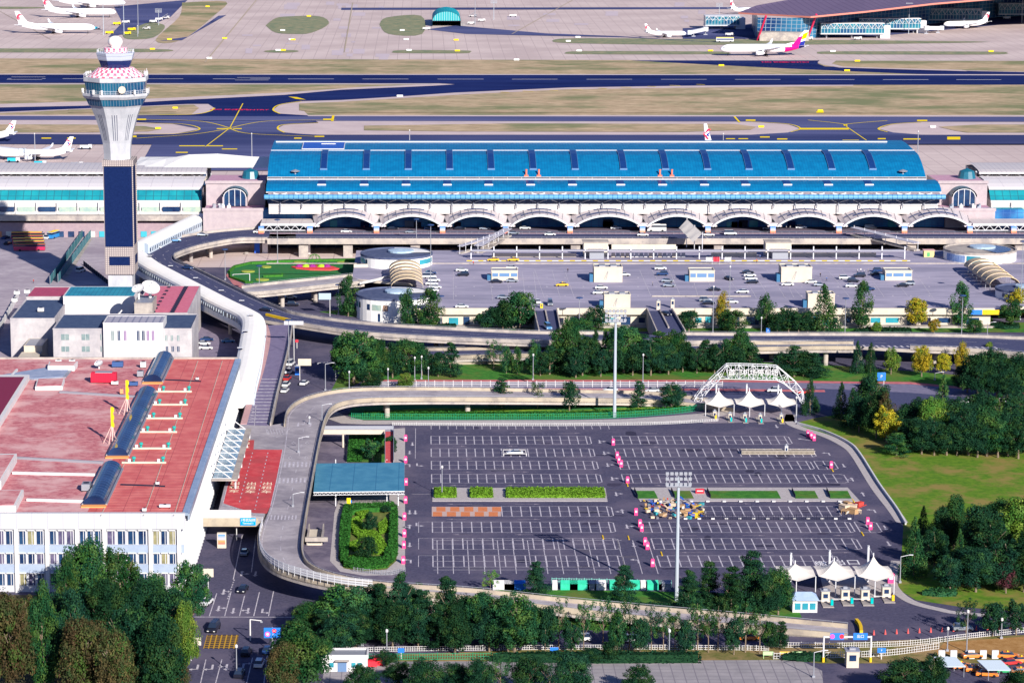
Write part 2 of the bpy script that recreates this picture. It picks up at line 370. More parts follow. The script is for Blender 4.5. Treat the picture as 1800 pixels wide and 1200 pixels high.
pline(mk, [(404,226),(340,236),(240,243)], .9, .46, 1, 6); pline(mk, [(404,226),(440,235),(560,240)], .9, .46, 1, 6)
pline(mk, [(1291,205),(1300,215)], 1.2, .46, 1); pline(mk, [(1487,222),(1525,248)], .6, .46, 1); pline(mk, [(1487,222),(1482,218),(1420,211)], 1, .46, 1, 6); pline(mk, [(1487,222),(1490,218),(1560,212)], 1, .46, 1, 6)
pline(mk, [(377,190),(368,196),(340,201),(280,202)], 1.2, .46, 1, 5); pline(mk, [(240,217),(320,218),(351,227),(310,235),(240,236)], 1.0, .46, 1, 6)
pline(mk, [(560,216),(500,219),(488,226),(500,233)], 1.0, .46, 1, 6); pline(mk, [(1320,214),(1385,218),(1407,226),(1390,232)], 1.0, .46, 1, 6); pline(mk, [(1620,215),(1570,218),(1544,226),(1560,232)], 1.0, .46, 1, 6)
pline(mk, [(492,200),(480,193),(492,184),(530,178)], 1.0, .46, 1, 6)
for a, b in (((455,-5),(360,110)),((620,5),(605,92)),((1016,-5),(900,60))): pline(mk, [a, b], 1.0, .27, 2)
pline(mk, [(0,52),(250,57)], .5, .27, 2); pline(mk, [(0,20),(90,70)], .5, .27, 2); pline(mk, [(130,26),(260,29)], .5, .27, 2)
o = mk.build('airfield_markings', [mat("white_airfield_paint",(.62,.6,.66),None), M_yl, mat("dull_yellow_line",(.4,.33,.25),None)]); tag(o, kind='structure')
M_rp = mat("airfield_red", (.75,.03,.12), None, 1, .8)
for x, y in ((402,192.7),(440,193.3),(1366,109.5),(1396,109.7)):
 p = G(x, y, .48)
 tag(text_mesh("NO ENTRY", 4.6, M_rp, 'painted_lettering', None, p, (0,0,0), .01, .12, 1, 1.5 if y > 150 else 2.2), kind='structure')
mk = MB(); random.seed(3)
for i in range(46):
 x = random.uniform(420, 700) if i < 34 else random.uniform(800, 1300); y = random.uniform(2, 98); ww = random.uniform(6, 26); h = random.uniform(2, 9)
 if 660 < x < 760 and 20 < y < 62 or 460 < x < 580 and 25 < y < 65: continue
 pq(mk, [(x,y),(x+ww,y),(x+ww-h*.1,y+h),(x-h*.1,y+h)], .12 + .0008*i)
tag(mk.build('apron_patches', mat("pale_apron", (.55,.46,.5), (.5,.42,.46), .03)), kind='structure')
# airliners
M_air = mat("airliner_white", (.82,.82,.84), None, 1, .35)
M_airb = mat("airliner_belly", (.6,.63,.7), None, 1, .4)
M_eng = mat("engine_white", (.72,.74,.8), None, 1, .4)
M_win = mat("cabin_window_line", (.05,.07,.16), None, 1, .3)
def airliner(L, span, R, fin_h, label, loc, rz, name='airliner', cat='airliner', livery='plain', fin_m=None):
 """nose towards +X; loc is the ground point below the middle"""
 t = thing(name, label, cat, loc, rz, None)
 zc = R * 1.75
 f = MB(); n = 20
 prof = [(-.5,.06,.55),(-.47,.22,.5),(-.40,.5,.36),(-.32,.78,.16),(-.24,.95,.04),(-.15,1,0),(0,1,0),(.2,1,0),(.38,1,0),(.43,.93,-.03),(.465,.72,-.09),(.488,.45,-.16),(.5,.1,-.2)]
 V = []
 for s, r, dz in prof:
  for i in range(n):
   a = 2*pi*i/n; V.append((s*L, cos(a)*R*r, zc + dz*R + sin(a)*R*r))
 F = [(j*n+i, j*n+(i+1)%n, (j+1)*n+(i+1)%n, (j+1)*n+i) for j in range(len(prof)-1) for i in range(n)]
 F += [tuple(range(n))[::-1], tuple(range((len(prof)-1)*n, len(prof)*n))]
 f.add(V, F)
 f.build('fuselage', M_air if livery != 'stripe' else M_air, t, True)
 wl = MB()
 for s in (-1, 1):  # window line and cockpit glass
  wl.box(-.3*L, .4*L, s*R*.985-.03, s*R*.985+.03, zc+R*.18, zc+R*.30)
  wl.box(.452*L, .468*L, s*R*.72-.1, s*R*.72+.12, zc+R*.2, zc+R*.4)
 wl.build('window_row', M_win, t)
 for s in (-1, 1):
  w_ = MB(); r0 = .08*L; c0 = .15*L
  P = [(r0, s*R*.6, zc-R*.6), (r0-c0, s*R*.6, zc-R*.6), (-.16*L, s*span/2, zc+R*.75), (-.13*L, s*span/2, zc+R*.75)]
  th = .35
  w_.add([p for p in P] + [(p[0], p[1], p[2]+th*(2.2 if i < 2 else .7)) for i, p in enumerate(P)], [(0,1,2,3),(7,6,5,4),(0,4,5,1),(1,5,6,2),(2,6,7,3),(3,7,4,0)])
  w_.add([(-.16*L,s*span/2,zc+R*.75),(-.13*L,s*span/2,zc+R*.75),(-.155*L,s*(span/2+.4),zc+R*1.6),(-.17*L,s*(span/2+.4),zc+R*1.6),(-.16*L,s*(span/2-.2),zc+R*.8),(-.13*L,s*(span/2-.2),zc+R*.8),(-.155*L,s*(span/2+.2),zc+R*1.6),(-.17*L,s*(span/2+.2),zc+R*1.6)], [(0,1,2,3),(7,6,5,4),(0,3,7,4),(1,5,6,2),(2,6,7,3)])
  w_.build('wing', M_airb, t)
  e = MB(); ey = s*span*.17; ex = .06*L; er = R*.5; ez = zc-R*.95; Q = []
  pr = [(-.5,.45),(-.3,.8),(.2,1),(.5,.92),(.5,.78),(.3,.7)]
  for u, r in pr:
   for i in range(14):
    a = 2*pi*i/14; Q.append((ex+u*er*4, ey+cos(a)*er*r, ez+sin(a)*er*r))
  e.add(Q, [(j*14+i, j*14+(i+1)%14, (j+1)*14+(i+1)%14, (j+1)*14+i) for j in range(5) for i in range(14)] + [tuple(range(14))[::-1], tuple(range(70,84))])
  e.beam((ex-er, ey, ez+er*.8), (ex-er*2, ey, zc-R*.1), .4, er*.8)
  e.build('engine', M_eng, t, True)
  h = MB(); P = [(-.40*L, s*R*.3, zc+R*.5), (-.47*L, s*R*.3, zc+R*.5), (-.5*L, s*span*.17, zc+R*.8), (-.475*L, s*span*.17, zc+R*.8)]
  h.add(P + [(p[0],p[1],p[2]+.3) for p in P], [(0,1,2,3),(7,6,5,4),(0,4,5,1),(1,5,6,2),(2,6,7,3),(3,7,4,0)]); h.build('tailplane', M_airb, t)
  g = MB(); g.tube((-.03*L, s*R*.9, zc-R*.6), (-.03*L, s*R*.9, .5), .25)
  for q in (-.6, .6): g.tube((-.03*L+q, s*R*.9-.35, .55), (-.03*L+q, s*R*.9+.35, .55), .55, 10)
  g.build('main_gear', M_black, t)
 g = MB(); g.tube((.41*L, 0, zc-R*.8), (.41*L, 0, .5), .2); g.tube((.41*L, -.3, .45), (.41*L, .3, .45), .45, 10); g.build('nose_gear', M_black, t)
 fb = zc+R*.75; P = [(-.33*L, fb), (-.465*L, fb), (-.515*L, fb+fin_h), (-.465*L, fb+fin_h)]; th = .3
 v = MB(); v.add([(x,-th,z) for x,z in P]+[(x,th,z) for x,z in P], [(3,2,1,0),(4,5,6,7),(0,1,5,4),(1,2,6,5),(2,3,7,6),(3,0,4,7)])
 v.add([(-.24*L,0,zc+R*.9),(-.36*L,-.2,fb+.1),(-.36*L,.2,fb+.1),(-.36*L,0,fb+fin_h*.2)], [(0,1,3),(0,3,2)])
 fin = v.build('fin', fin_m or M_air, t)
 cx = -.455*L; cz = fb+fin_h*.55; k = fin_h*.22
 if livery == 'phoenix':
  for s in (-1, 1):
   e = MB()
   for q in range(4):   # open curl built of arcs
    a0 = .5+q*.35; rr = k*(1.05-q*.24)
    pts = [Vector((cx+cos(a)*rr*.85, s*(th+.04), cz+sin(a)*rr+q*.1)) for a in [a0+i*.42 for i in range(11)]]
    e.path(pts, k*.11, 4)
   e.build('emblem', M_red if False else mat("tail_red",(.7,.02,.08),None), fin)
 if livery == 'swallow':
  for s in (-1, 1):
   e = MB(); yy = s*(th+.05)
   a = [(k*1.1,k*.9),(k*.1,k*1.0),(-k*.9,k*.1),(-k*.1,k*.35)]; e.f([(cx+x,yy,cz+z) for x,z in (a if s<0 else a[::-1])])
   a = [(-k*.9,k*.1),(-k*.1,-k*1.0),(k*.6,-k*1.1),(-k*.2,-k*.2)]; e.f([(cx+x,yy,cz+z) for x,z in (a if s<0 else a[::-1])], 0)
   a = [(k*.9,k*.3),(k*.0,k*.1),(-k*.2,-k*.1),(k*.0,-k*.35),(k*.9,-k*.75),(k*.4,-k*.2)]; e.f([(cx+x,yy,cz+z) for x,z in (a if s<0 else a[::-1])], 1)
   e.build('emblem', [mat("tail_red",(.7,.02,.08),None), mat("tail_navy",(.02,.03,.25),None)], fin)
 if livery == 'stripe':   # slanted bands of magenta, yellow and white on the tail cone and the fin
  ms = [mat("tail_magenta",(.75,.01,.2),None), mat("tail_yellow",(.9,.6,.0),None), mat("tail_navy",(.02,.03,.25),None)]
  c = MB(); fr = [(-.24,.95,.04),(-.32,.78,.16),(-.40,.5,.36),(-.47,.22,.5)]
  for j in range(3):
   for i in range(n):
    q = []
    for (s_, r_, d_), i_ in ((fr[j],i),(fr[j],i+1),(fr[j+1],i+1),(fr[j+1],i)):
     a = 2*pi*i_/n; q.append((s_*L, cos(a)*(R*r_+.06), zc+d_*R+sin(a)*(R*r_+.06)))
    if j == 0 and sin(2*pi*i/n) > .3: continue
    c.f(q, 0 if j < 2 else 2)
  c.build('tail_band', ms, t)
  for s in (-1, 1):
   e = MB(); yy = s*(th+.04); X = lambda a, b: ((-.33-.135*a)*L+(-.05*a-.135*(1-a)*0)*b*0 - (.132*(1-a)+.05*a)*L*b, yy, fb+fin_h*b)
   def bx_(a,b): # a: 0 front..1 rear, b: height 0..1
    fx = -.33-.135*b; rx = -.465-.05*b; return ((fx+(rx-fx)*a)*L, yy, fb+fin_h*b)
   for q, m_ in (([bx_(0,0),bx_(.6,0),bx_(.45,.62),bx_(0,.55)],0), ([bx_(.6,0),bx_(1,0),bx_(1,.3),bx_(.55,.2)],2), ([bx_(.48,.35),bx_(1,.45),bx_(1,.9),bx_(.3,.75)],1)):
    e.f(q if s < 0 else q[::-1], m_)
   e.build('fin_band', ms, fin)
 return t
def place_plane(px, py, heading, **k): return airliner(loc=G(px, py, .3), rz=heading, **k)
place_plane(98, 59, -.02, L=66, span=60, R=3.0, fin_h=11, livery='phoenix', label="white airliner nearest of the three parked in the far left corner")
place_plane(140, 31, -.02, L=66, span=60, R=3.0, fin_h=11, livery='phoenix', label="white airliner in the middle of the three parked in the far left corner")
place_plane(158, 14, -.03, L=68, span=60, R=3.0, fin_h=11, livery='phoenix', label="white airliner cut by the top edge, farthest of the far left three")
place_plane(1342, 98, pi+.04, L=66, span=50, R=3.2, fin_h=11, livery='stripe', label="white airliner taxiing with a magenta and yellow striped tail")
place_plane(1698, 50, pi+.25, L=42, span=36, R=2.3, fin_h=8, livery='phoenix', label="white narrow airliner parked nose left beside the far glass pier")
place_plane(1170, 66, .05, L=34, span=30, R=1.9, fin_h=6.5, livery='phoenix', label="small white airliner at the left end of the far glass pier")
place_plane(1312, 24, .5, L=36, span=34, R=2, fin_h=8, livery='phoenix', label="white fin of an airliner standing behind the far red-edged roof")
place_plane(62, 281, pi-.04, L=40, span=35, R=2.05, fin_h=7.2, livery='swallow', label="white airliner with a swallow mark, parked behind the left concourse beside the tower")
place_plane(-35, 250, pi-.04, L=40, span=35, R=2.05, fin_h=7, livery='swallow', label="white airliner with only its tail in view at the left edge")
place_plane(1281, 268, .7, L=38, span=26, R=1.7, fin_h=12.5, livery='swallow', label="white fin with a swallow mark rising behind the long blue roof")
# far terminal with the red-edged roof
M_t3roof = stripes("far_brown_roof", (.16,.12,.2), (.11,.08,.15), 0, 6, .12, .7)
M_t3red = mat("far_orange_edge", (.55,.2,.16), None, 1, .6)
M_t3col = mat("far_red_column", (.7,.02,.1), None, 1, .5)
M_t3gl = stripes("far_curtain_wall", (.04,.2,.36), (.3,.38,.46), 0, 4, .12, .3, axis2=2, period2=3.2, duty2=.12, noise=((.01,.04,.16),.05))
t = thing('glass_pier_terminal', "far glass terminal with a sweeping brown roof edged in orange", 'terminal', G(1430, 60))
bo = t.location.copy()
def L3(px, py, z): return G(px, py, z) - bo
rf = MB(); zr = 24
R_ = [L3(1298,22,20), L3(1425,29,20), L3(1520,20,23), L3(1640,6,26), L3(1760,-4,28), L3(2000,-10,28)]
Rb = [L3(1330,14,20)+Vector((0,0,2)), L3(1430,-8,24), L3(1520,-16,26), L3(1640,-26,28), L3(1760,-32,29), L3(2000,-36,29)]
up = Vector((0,0,1.4))
for i in range(5):
 rf.f([R_[i], R_[i+1], Rb[i+1], Rb[i]], 0); rf.f([R_[i]-up, R_[i+1]-up, R_[i+1]+up*.0, R_[i]], 1)
 rf.f([Rb[i]-up, Rb[i+1]-up, R_[i+1]-up, R_[i]-up][::1], 0)
rf.f([Rb[0]-up, R_[0]-up, R_[0], Rb[0]], 1); rf.build('roof', [M_t3roof, M_t3red], t)
gl = MB()
W = [L3(1330,69,0), L3(1405,71,0), L3(1500,57,0), L3(1640,42,0), L3(1760,30,0), L3(2000,22,0)]
for i in range(5):
 a, b = W[i], W[i+1]; za = R_[min(i,5)].z - 2; zb = R_[min(i+1,5)].z - 2
 gl.f([a, b, Vector((b.x, b.y-6, zb)), Vector((a.x, a.y-6, za))])
a = W[0]; gl.f([a+Vector((10,120,0)), a, Vector((a.x,a.y-6,18)), a+Vector((10,120,18))]); gl.build('curtain_wall', M_t3gl, t)
bs = MB(); p = L3(1334,72,0); bs.box(p.x, p.x+40, p.y-4, p.y+12, 0, 7); bs.build('plinth', M_conc, t)
for x, y in ((1331,70),(1419,67),(1490,32),(1458,33),(1558,22),(1597,24),(1645,8),(1697,15),(1752,22)):
 c = MB(); p = L3(x, y+2, 0); zt = 21 if x < 1700 else 24; c.tube(p, p+Vector((5,-14,zt)), .9, 6); c.build('column', M_t3col, t)
M_jb = stripes("bridge_glazing", (.02,.2,.26), (.3,.38,.42), 0, 2.6, .18, .3, axis2=2, period2=4, duty2=.12, noise=((.01,.06,.16),.1))
def glass_bridge(x0, x1, y, z0, z1, lab, w=10):
 a = G(x0, y); b = G(x1, y)
 t = thing('glazed_gate_bridge', lab, 'gate bridge', a, 0, 'glazed bridges along the far pier')
 L = b.x - a.x
 m = MB(); m.box(0, L, 0, w, z0, z1); m.build('glazed_tube', M_jb, t)
 m = MB(); m.box(-.3, L+.3, -.3, w+.3, z1+.004, z1+.5); m.box(-.3, L+.3, -.3, w+.3, z0-.6, z0-.004); m.build('slab', M_whitem, t)
 tr = MB(); n = int(L/5)
 for i in range(n):
  x = i*L/n; tr.beam((x,-.4,z0+(z1-z0)*.5), (x+L/n/2,-.4,z1), .35, .35); tr.beam((x+L/n/2,-.4,z1), (x+L/n,-.4,z0+(z1-z0)*.5), .35, .35)
 tr.build('truss', M_whitem, t)
 for x in (L*.1, L*.5, L*.9):
  c = MB(); c.tube((x,w/2,0), (x,w/2,z0-.6), .7, 8); c.build('column', M_steel, t)
 m = MB(); m.box(L-3, L+5, 1, w-1, 0, z1-1.5); m.build('stair_tower', M_whitem, t)
glass_bridge(1240, 1300, 52, 3.5, 11, "blue glazed gate bridge at the left end of the far terminal", 16)
glass_bridge(1443, 1554, 68, 4, 12, "nearest green glazed gate bridge in front of the far pier, right of the striped tail")
glass_bridge(1510, 1618, 59, 4, 12, "middle green glazed gate bridge of the far pier, behind the nearest one")
glass_bridge(1628, 1725, 43, 4, 13, "rear green glazed gate bridge of the far pier, above the parked narrow airliner")
glass_bridge(1755, 1900, 33, 4, 13, "blue glazed gate bridge at the right edge of the photo")
def boarding_bridge(px, py, px2, py2, z, lab):
 a = G(px, py); b = G(px2, py2)
 t = thing('boarding_bridge', lab, 'boarding bridge', a)
 d = b - a; m = MB(); m.beam((0,0,z), d+Vector((0,0,z-1)), 2.6, 2.8); m.build('tunnel', M_whitem, t)
 m = MB(); m.lathe([(0,z+2),(2.4,z+1.8),(2.4,z-1.8),(0,z-1.8)], 12); m.build('rotunda', M_whitem, t)
 for q in (0, .75):
  p = d*q; c = MB(); c.tube((p.x,p.y,0),(p.x,p.y,z-1.4),.5,8); c.box(p.x-1.6,p.x+1.6,p.y-.6,p.y+.6,0,.9); c.build('support', M_steel, t)
 m = MB(); m.ob((d.x,d.y,z-2.6),(3.4,3.4,3.4)); m.build('cab', mat("bridge_cab",(.5,.55,.6),None), t)
boarding_bridge(1240, 62, 1212, 66, 5, "grey boarding bridge reaching the small airliner by the far pier")
boarding_bridge(1628, 60, 1655, 58, 5, "grey boarding bridge beside the parked narrow airliner")
boarding_bridge(-30, 277, 40, 282, 5.5, "white boarding bridge docked to the airliner behind the left concourse")
t = thing('hangar', "teal arched shelter alone on the far apron beside a green island", 'hangar', G(785, 47))
rw, ln, h = 11.5*1.05, 60, 13; m = MB(); n = 16
pt = [(-rw*1.02,0)] + [(-rw*1.02*cos(pi*i/n), 5+ (h-5)*sin(pi*i/n)) for i in range(n+1)] + [(rw*1.02,0)]
for i in range(len(pt)-1): m.f([(pt[i][0],0,pt[i][1]),(pt[i+1][0],0,pt[i+1][1]),(pt[i+1][0],ln,pt[i+1][1]),(pt[i][0],ln,pt[i][1])])
m.f([(x,ln,z) for x,z in pt]); m.build('shell', stripes("teal_sheet",(.0,.3,.36),(.0,.22,.28),1,4,.1,.5), t)
m = MB(); m.f([(x*.98,.4,z) for x,z in pt if z > 4]); m.build('gable', stripes("teal_gable",(.02,.3,.34),(.3,.5,.5),0,2,.2,.5), t)
m = MB(); m.box(-rw*.98,rw*.98,.5,ln,4.5,5); m.f([(-rw,ln-1,0),(rw,ln-1,0),(rw,ln-1,5),(-rw,ln-1,5)]); m.build('inner_wall', M_dark, t)
def small_box(name, px, py, w_, h_, m, lab, cat, grp=None, d=.6):
 b = MB(); b.box(-w_/2, w_/2, -d/2, d/2, .3, h_); b.box(-w_/2+.1, -w_/2+.25, -.05, .05, 0, .3); b.box(w_/2-.25, w_/2-.1, -.05, .05, 0, .3)
 o = b.build(name, m, None, loc=G(px, py)); tag(o, lab, cat, grp); return o
M_sy = mat("board_yellow", (.85,.6,.02), None); M_sw = mat("board_white", (.85,.85,.88), None)
SB = [(365,13,12,'y'),(395,69,0,'y'),(298,71,0,'y'),(268,88,0,'y'),(543,30,0,'y'),(512,71,1,'w'),(515,71.5,0,'y'),(489,90,1,'w'),(498,90,0,'y'),(368,104,1,'w'),(497,55,1,'w'),(707,55,1,'w'),(714,71,1,'w'),(802,72,0,'y'),(719,90,1,'w'),(804,91,0,'y'),(908,107,1,'w'),(1016,67,1,'w'),(999,74,1,'w'),(1018,91,1,'w'),(1249,91,0,'y'),(1464,92,1,'w'),(1742,92,0,'y'),(1507,109,0,'y'),(1489,126,0,'y'),(1442,197,0,'y'),(703,171,1,'w'),(278,228,0,'y'),(1338,225,0,'y'),(1640,225,1,'w'),(308,192,0,'y'),(1268,117,0,'y')]
for i, (x, y, c, k) in enumerate(SB):
 near = 'far apron' if y < 104 else 'runway' if y < 180 else 'taxiway'
 col = 'yellow' if k == 'y' else 'white'
 n_same = sorted([s for s in SB if (s[3] == k) and (('far apron' if s[1] < 104 else 'runway' if s[1] < 180 else 'taxiway') == near)])
 small_box('airfield_sign', x, y, 3.9 if near != 'taxiway' else 3.2, 1.4, M_sy if k == 'y' else M_sw, f"low {col} airfield sign board, {ORD[n_same.index((x,y,c,k))]} from the left of those by the {near}", 'sign', f'{col} airfield sign boards')
def gse(px, py, kind, lab, rz=0):
 t = thing('apron_vehicle', lab, 'ground vehicle', G(px, py, .3), rz)
 m = MB(); m.box(-3.4,.9,-1.2,1.2,.6,2.2 if kind != 'stairs' else 1.4); m.build('body', {'van':M_white,'stairs':M_white,'tug':M_sy,'truck':mat("apron_blue",(.03,.4,.55),None)}[kind], t)
 m = MB(); m.box(1,3,-1.1,1.1,.6,2.5); m.build('cab', M_white if kind != 'tug' else M_sy, t)
 m = MB(); m.box(1.6,3.05,-1.0,1.0,1.6,2.2); m.build('windscreen', M_win, t)
 for x in (-2.4, 2):
  m = MB(); m.tube((x,-1.25,.55),(x,1.25,.55),.55,10); m.build('axle', M_black, t)
 if kind == 'stairs': m = MB(); m.beam((-3.3,0,1.4),(1.5,0,4.2),1.6,.4); m.build('stairs', M_steel, t)
GV = [(206,44,'tug',"yellow roofed apron vehicle nearest to the nose of the far left airliner"),(193,60,'tug',"yellow roofed apron vehicle just left of the tower dome"),(224,61,'tug',"yellow roofed apron vehicle just right of the tower dome"),(232,54,'tug',"yellow apron vehicle on the grass edge right of the tower dome"),(222,41,'van',"white apron vehicle near the light masts behind the tower dome"),(258,52,'stairs',"white mobile stairs with yellow rails on the far grass right of the tower"),(280,36,'van',"white apron vehicle parked among boxes beside the brown strip"),(292,33,'stairs',"white mobile stairs standing by the brown strip"),(270,40,'van',"white loader beside the brown strip on the far apron"),(170,52,'truck',"blue apron vehicle under the nose of the nearest far left airliner"),(832,30,'stairs',"white mobile stairs right of the teal hangar"),(847,38,'van',"white van just right of the teal hangar"),(829,43,'van',"white box truck in front of the teal hangar's right corner"),(902,30,'van',"lone white van far right of the teal hangar"),(750,53,'van',"white truck left of the teal hangar"),(1282,63,'van',"white van below the far terminal's left end"),(1422,70,'van',"white van under the far pier right of the striped tail"),(1508,70,'van',"white van below the nearest glazed bridge"),(72,291,'truck',"teal and white service truck by the mast behind the left concourse"),(136,293,'van',"white minibus parked behind the left concourse"),(25,285,'truck',"blue service truck beneath the docked airliner's nose"),(152,262,'van',"white tow truck at the docked airliner's tail"),(1770,34,'van',"white van at the far right apron edge")]
for x, y, k, l in GV: gse(x, y, k, l, 0 if k != 'stairs' else -.3)
t = thing('apron_bus', "yellow topped apron bus in front of the far terminal", 'bus', G(1274, 74, .3)); m = MB(); m.box(-7,7,-1.5,1.5,.5,3.3); m.build('body', M_whitem, t); m = MB(); m.box(-7,7,-1.5,1.5,3.31,3.7); m.build('roof', M_sy, t); m = MB(); m.box(-6.6,6.6,-1.53,1.53,1.6,2.8); m.build('window_band', M_win, t)
for x in (-4.5,4.5): m = MB(); m.tube((x,-1.52,.5),(x,1.52,.5),.5,10); m.build('axle', M_black, t)
# ================================================================ CONTROL TOWER
TY = 1030.0; zt = lambda py: ZAT(py, TY)
tcx = XAT(207, TY, 50); tw = thing('control_tower', "tall air traffic control tower with a pink and white checked cab roof", 'control tower', (tcx, TY, 0))
M_tile = stripes("tower_lattice", (.42,.36,.34), (.2,.17,.18), 0, .8, .35, .8, axis2=2, period2=.8, duty2=.35)
M_tcon = mat("tower_concrete", (.36,.37,.41), (.46,.46,.5), .35, .8, stretch=(1,1,.3))
M_tblue = mat("navy_panel", (.004,.012,.06), (.007,.018,.08), 1.5, .7)
def check_mat(name, a, b, nx, pz):
 m = bpy.data.materials.new(name); m.use_nodes = True; N = m.node_tree.nodes; L = m.node_tree.links
 tc = N.new("ShaderNodeTexCoord"); s = N.new("ShaderNodeSeparateXYZ"); L.new(tc.outputs['Object'], s.inputs[0])
 at = N.new("ShaderNodeMath"); at.operation = 'ARCTAN2'; L.new(s.outputs[1], at.inputs[0]); L.new(s.outputs[0], at.inputs[1])
 k = N.new("ShaderNodeMath"); k.operation = 'MULTIPLY'; k.inputs[1].default_value = nx/(2*pi); L.new(at.outputs[0], k.inputs[0])
 z = N.new("ShaderNodeMath"); z.operation = 'DIVIDE'; z.inputs[1].default_value = pz; L.new(s.outputs[2], z.inputs[0])
 c = N.new("ShaderNodeCombineXYZ"); L.new(k.outputs[0], c.inputs[0]); L.new(z.outputs[0], c.inputs[1]); c.inputs[2].default_value = .5
 ck = N.new("ShaderNodeTexChecker"); ck.inputs['Scale'].default_value = 1; L.new(c.outputs[0], ck.inputs['Vector'])
 ck.inputs[1].default_value = lin(a); ck.inputs[2].default_value = lin(b); L.new(ck.outputs[0], N["Principled BSDF"].inputs['Base Color']); N["Principled BSDF"].inputs['Roughness'].default_value = .6
 return m
M_chk = check_mat("pink_white_check", (.75,.1,.2), (.85,.8,.85), 44, 1.05)
M_chk2 = check_mat("pink_white_check_small", (.75,.1,.2), (.85,.8,.85), 26, 1.4)
S = 4.75; o8 = pi/8
def rr(px): return px/2/S/.924
def tl(name, prof, m, parent=tw, n=8, ms=None, smooth=False):
 b = MB(); b.lathe(prof, n, (0,0), 0, o8, ms=ms); return b.build(name, m, parent, smooth)
bx = lambda a, b: (XAT(a, TY-6, 40)-tcx, XAT(b, TY-6, 40)-tcx)
x0, x1 = bx(182, 234)
m = MB(); m.box(x0+1, x1-1, -5, 5, 0, zt(478)); m.build('base_block', M_tcon, tw)
m = MB(); m.box(x0, x1, -6, 7.5, zt(478), zt(430)); m.build('lower_lattice', M_tile, tw)
m = MB(); m.box(x0+1.6, x1-1.6, -6.12, -6.02, zt(462), zt(447)); m.box(x1+.02, x1+.12, -3, 4.5, zt(462), zt(447)); m.build('vent_panel', M_tblue, tw)
m = MB(); m.box(x0+.25, x1-.35, -5.9, 7.3, zt(430), zt(289)); m.build('shaft', M_tblue, tw)
for a, b, c, d in ((x0,x0+.25,-6,-5.7),(x1-.35,x1+.05,-6,-5.6),(x1-.35,x1+.05,7,7.5)):
 m = MB(); m.box(a, b, c, d, zt(430), zt(289)); m.build('corner_strip', M_tile, tw)
m = MB(); m.box(x0-.3, x1+.3, -6.3, 7.8, zt(289), zt(279)); m.build('shaft_parapet', M_tile, tw)
m = MB(); m.lathe([(rr(46),zt(284)),(rr(46),zt(277)),(rr(46),zt(268)),(rr(49),zt(250)),(rr(60),zt(226)),(rr(72),zt(205)),(rr(86),zt(187)),(rr(91),zt(183))], 8, (0,0), 0, o8)
fl_ = m.build('flared_shaft', M_tcon, tw)
rad = lambda z: [(rr(46),zt(268)),(rr(49),zt(250)),(rr(60),zt(226)),(rr(72),zt(205)),(rr(86),zt(187))]
def r_at(z):
 P = rad(0)
 for i in range(len(P)-1):
  if P[i][1] <= z <= P[i+1][1]: t = (z-P[i][1])/(P[i+1][1]-P[i][1]); return P[i][0]+(P[i+1][0]-P[i][0])*t
 return P[-1][0]
sm = MB()
for k in range(8):
 a = -pi/2 + k*pi/4
 for off in (-.9,-.1,.7):
  for i in range(8):
   za = zt(245)+(zt(199)-zt(245))*i/8; zb = zt(245)+(zt(199)-zt(245))*(i+1)/8; Q = []
   for z, o_ in ((za,off),(za,off+.2),(zb,off+.2),(zb,off)):
    r = r_at(z)*cos(pi/8)+.03; o2 = o_*(.85+.25*(z-zt(245))/(zt(199)-zt(245)))
    Q.append((cos(a)*r-sin(a)*o2, sin(a)*r+cos(a)*o2, z))
   sm.f(Q)
sm.build('shaft_slots', M_tblue, tw)
M_cabgl = stripes("cab_glass", (.012,.04,.12), (.2,.25,.33), 0, 1.05, .12, .15, noise=((.015,.12,.2), .12))
tl('lower_window_band', [(rr(93),zt(183)),(rr(103),zt(171))], M_cabgl)
tl('service_gallery', [(rr(91),zt(171)),(rr(106),zt(171)),(rr(113),zt(166)),(rr(113),zt(162)),(rr(98),zt(162))], M_tcon)
tl('cab_glazing', [(rr(98),zt(161.9)),(rr(106),zt(142))], M_cabgl)
tl('cab_parapet', [(rr(106),zt(142)),(rr(109),zt(141)),(rr(109),zt(134)),(rr(104),zt(133.5))], M_tcon)
tl('checked_roof', [(rr(92),zt(134)),(rr(88),zt(132)),(rr(58),zt(119)),(rr(44),zt(118))], M_chk, n=24)
tl('upper_cab_glass', [(rr(48),zt(118)),(rr(57),zt(105))], mat("upper_cab_glass",(.01,.02,.1),None,1,.15))
tl('upper_cab_fascia', [(rr(58),zt(105)),(rr(65),zt(92.5)),(rr(62),zt(92)),(rr(40),zt(92))], stripes("grey_fascia",(.42,.46,.56),(.22,.24,.3),2,1.4,.1,.5))
tl('checked_drum', [(rr(38),zt(92)),(rr(38),zt(84)),(rr(36),zt(83.6)),(0,zt(83.6))], M_chk2, n=24)
m = MB(); R_ = 13/S; c0 = zt(74)
m.lathe([(R_*.55,zt(84)),(R_*.75,zt(82))]+[(R_*cos(a), c0+R_*.82*sin(a)) for a in [(-50+i*14)*pi/180 for i in range(11)]], 20); m.build('radome', mat("radome_white",(.8,.77,.74),(.72,.68,.66),.8), tw, True)
def ring_rail(r, z, h, name='railing', n=8, m_=M_whitem):
 b = MB(); k = 40
 P = []
 for i in range(k+1):
  a = 2*pi*i/k+o8; q = ((a-o8) % (pi/4))-pi/8; P.append(Vector((r*cos(pi/8)/cos(q)*cos(a), r*cos(pi/8)/cos(q)*sin(a), z)))
 for f_ in (.5,1): b.path([p+Vector((0,0,h*f_)) for p in P], .06, 4)
 for p in P[:-1]: b.tube(p, p+Vector((0,0,h)), .05, 4)
 return b.build(name, m_, tw)
ring_rail(rr(112), zt(162), 1.3); ring_rail(rr(108), zt(133.5), 1.2); ring_rail(rr(62), zt(92), 1.1)
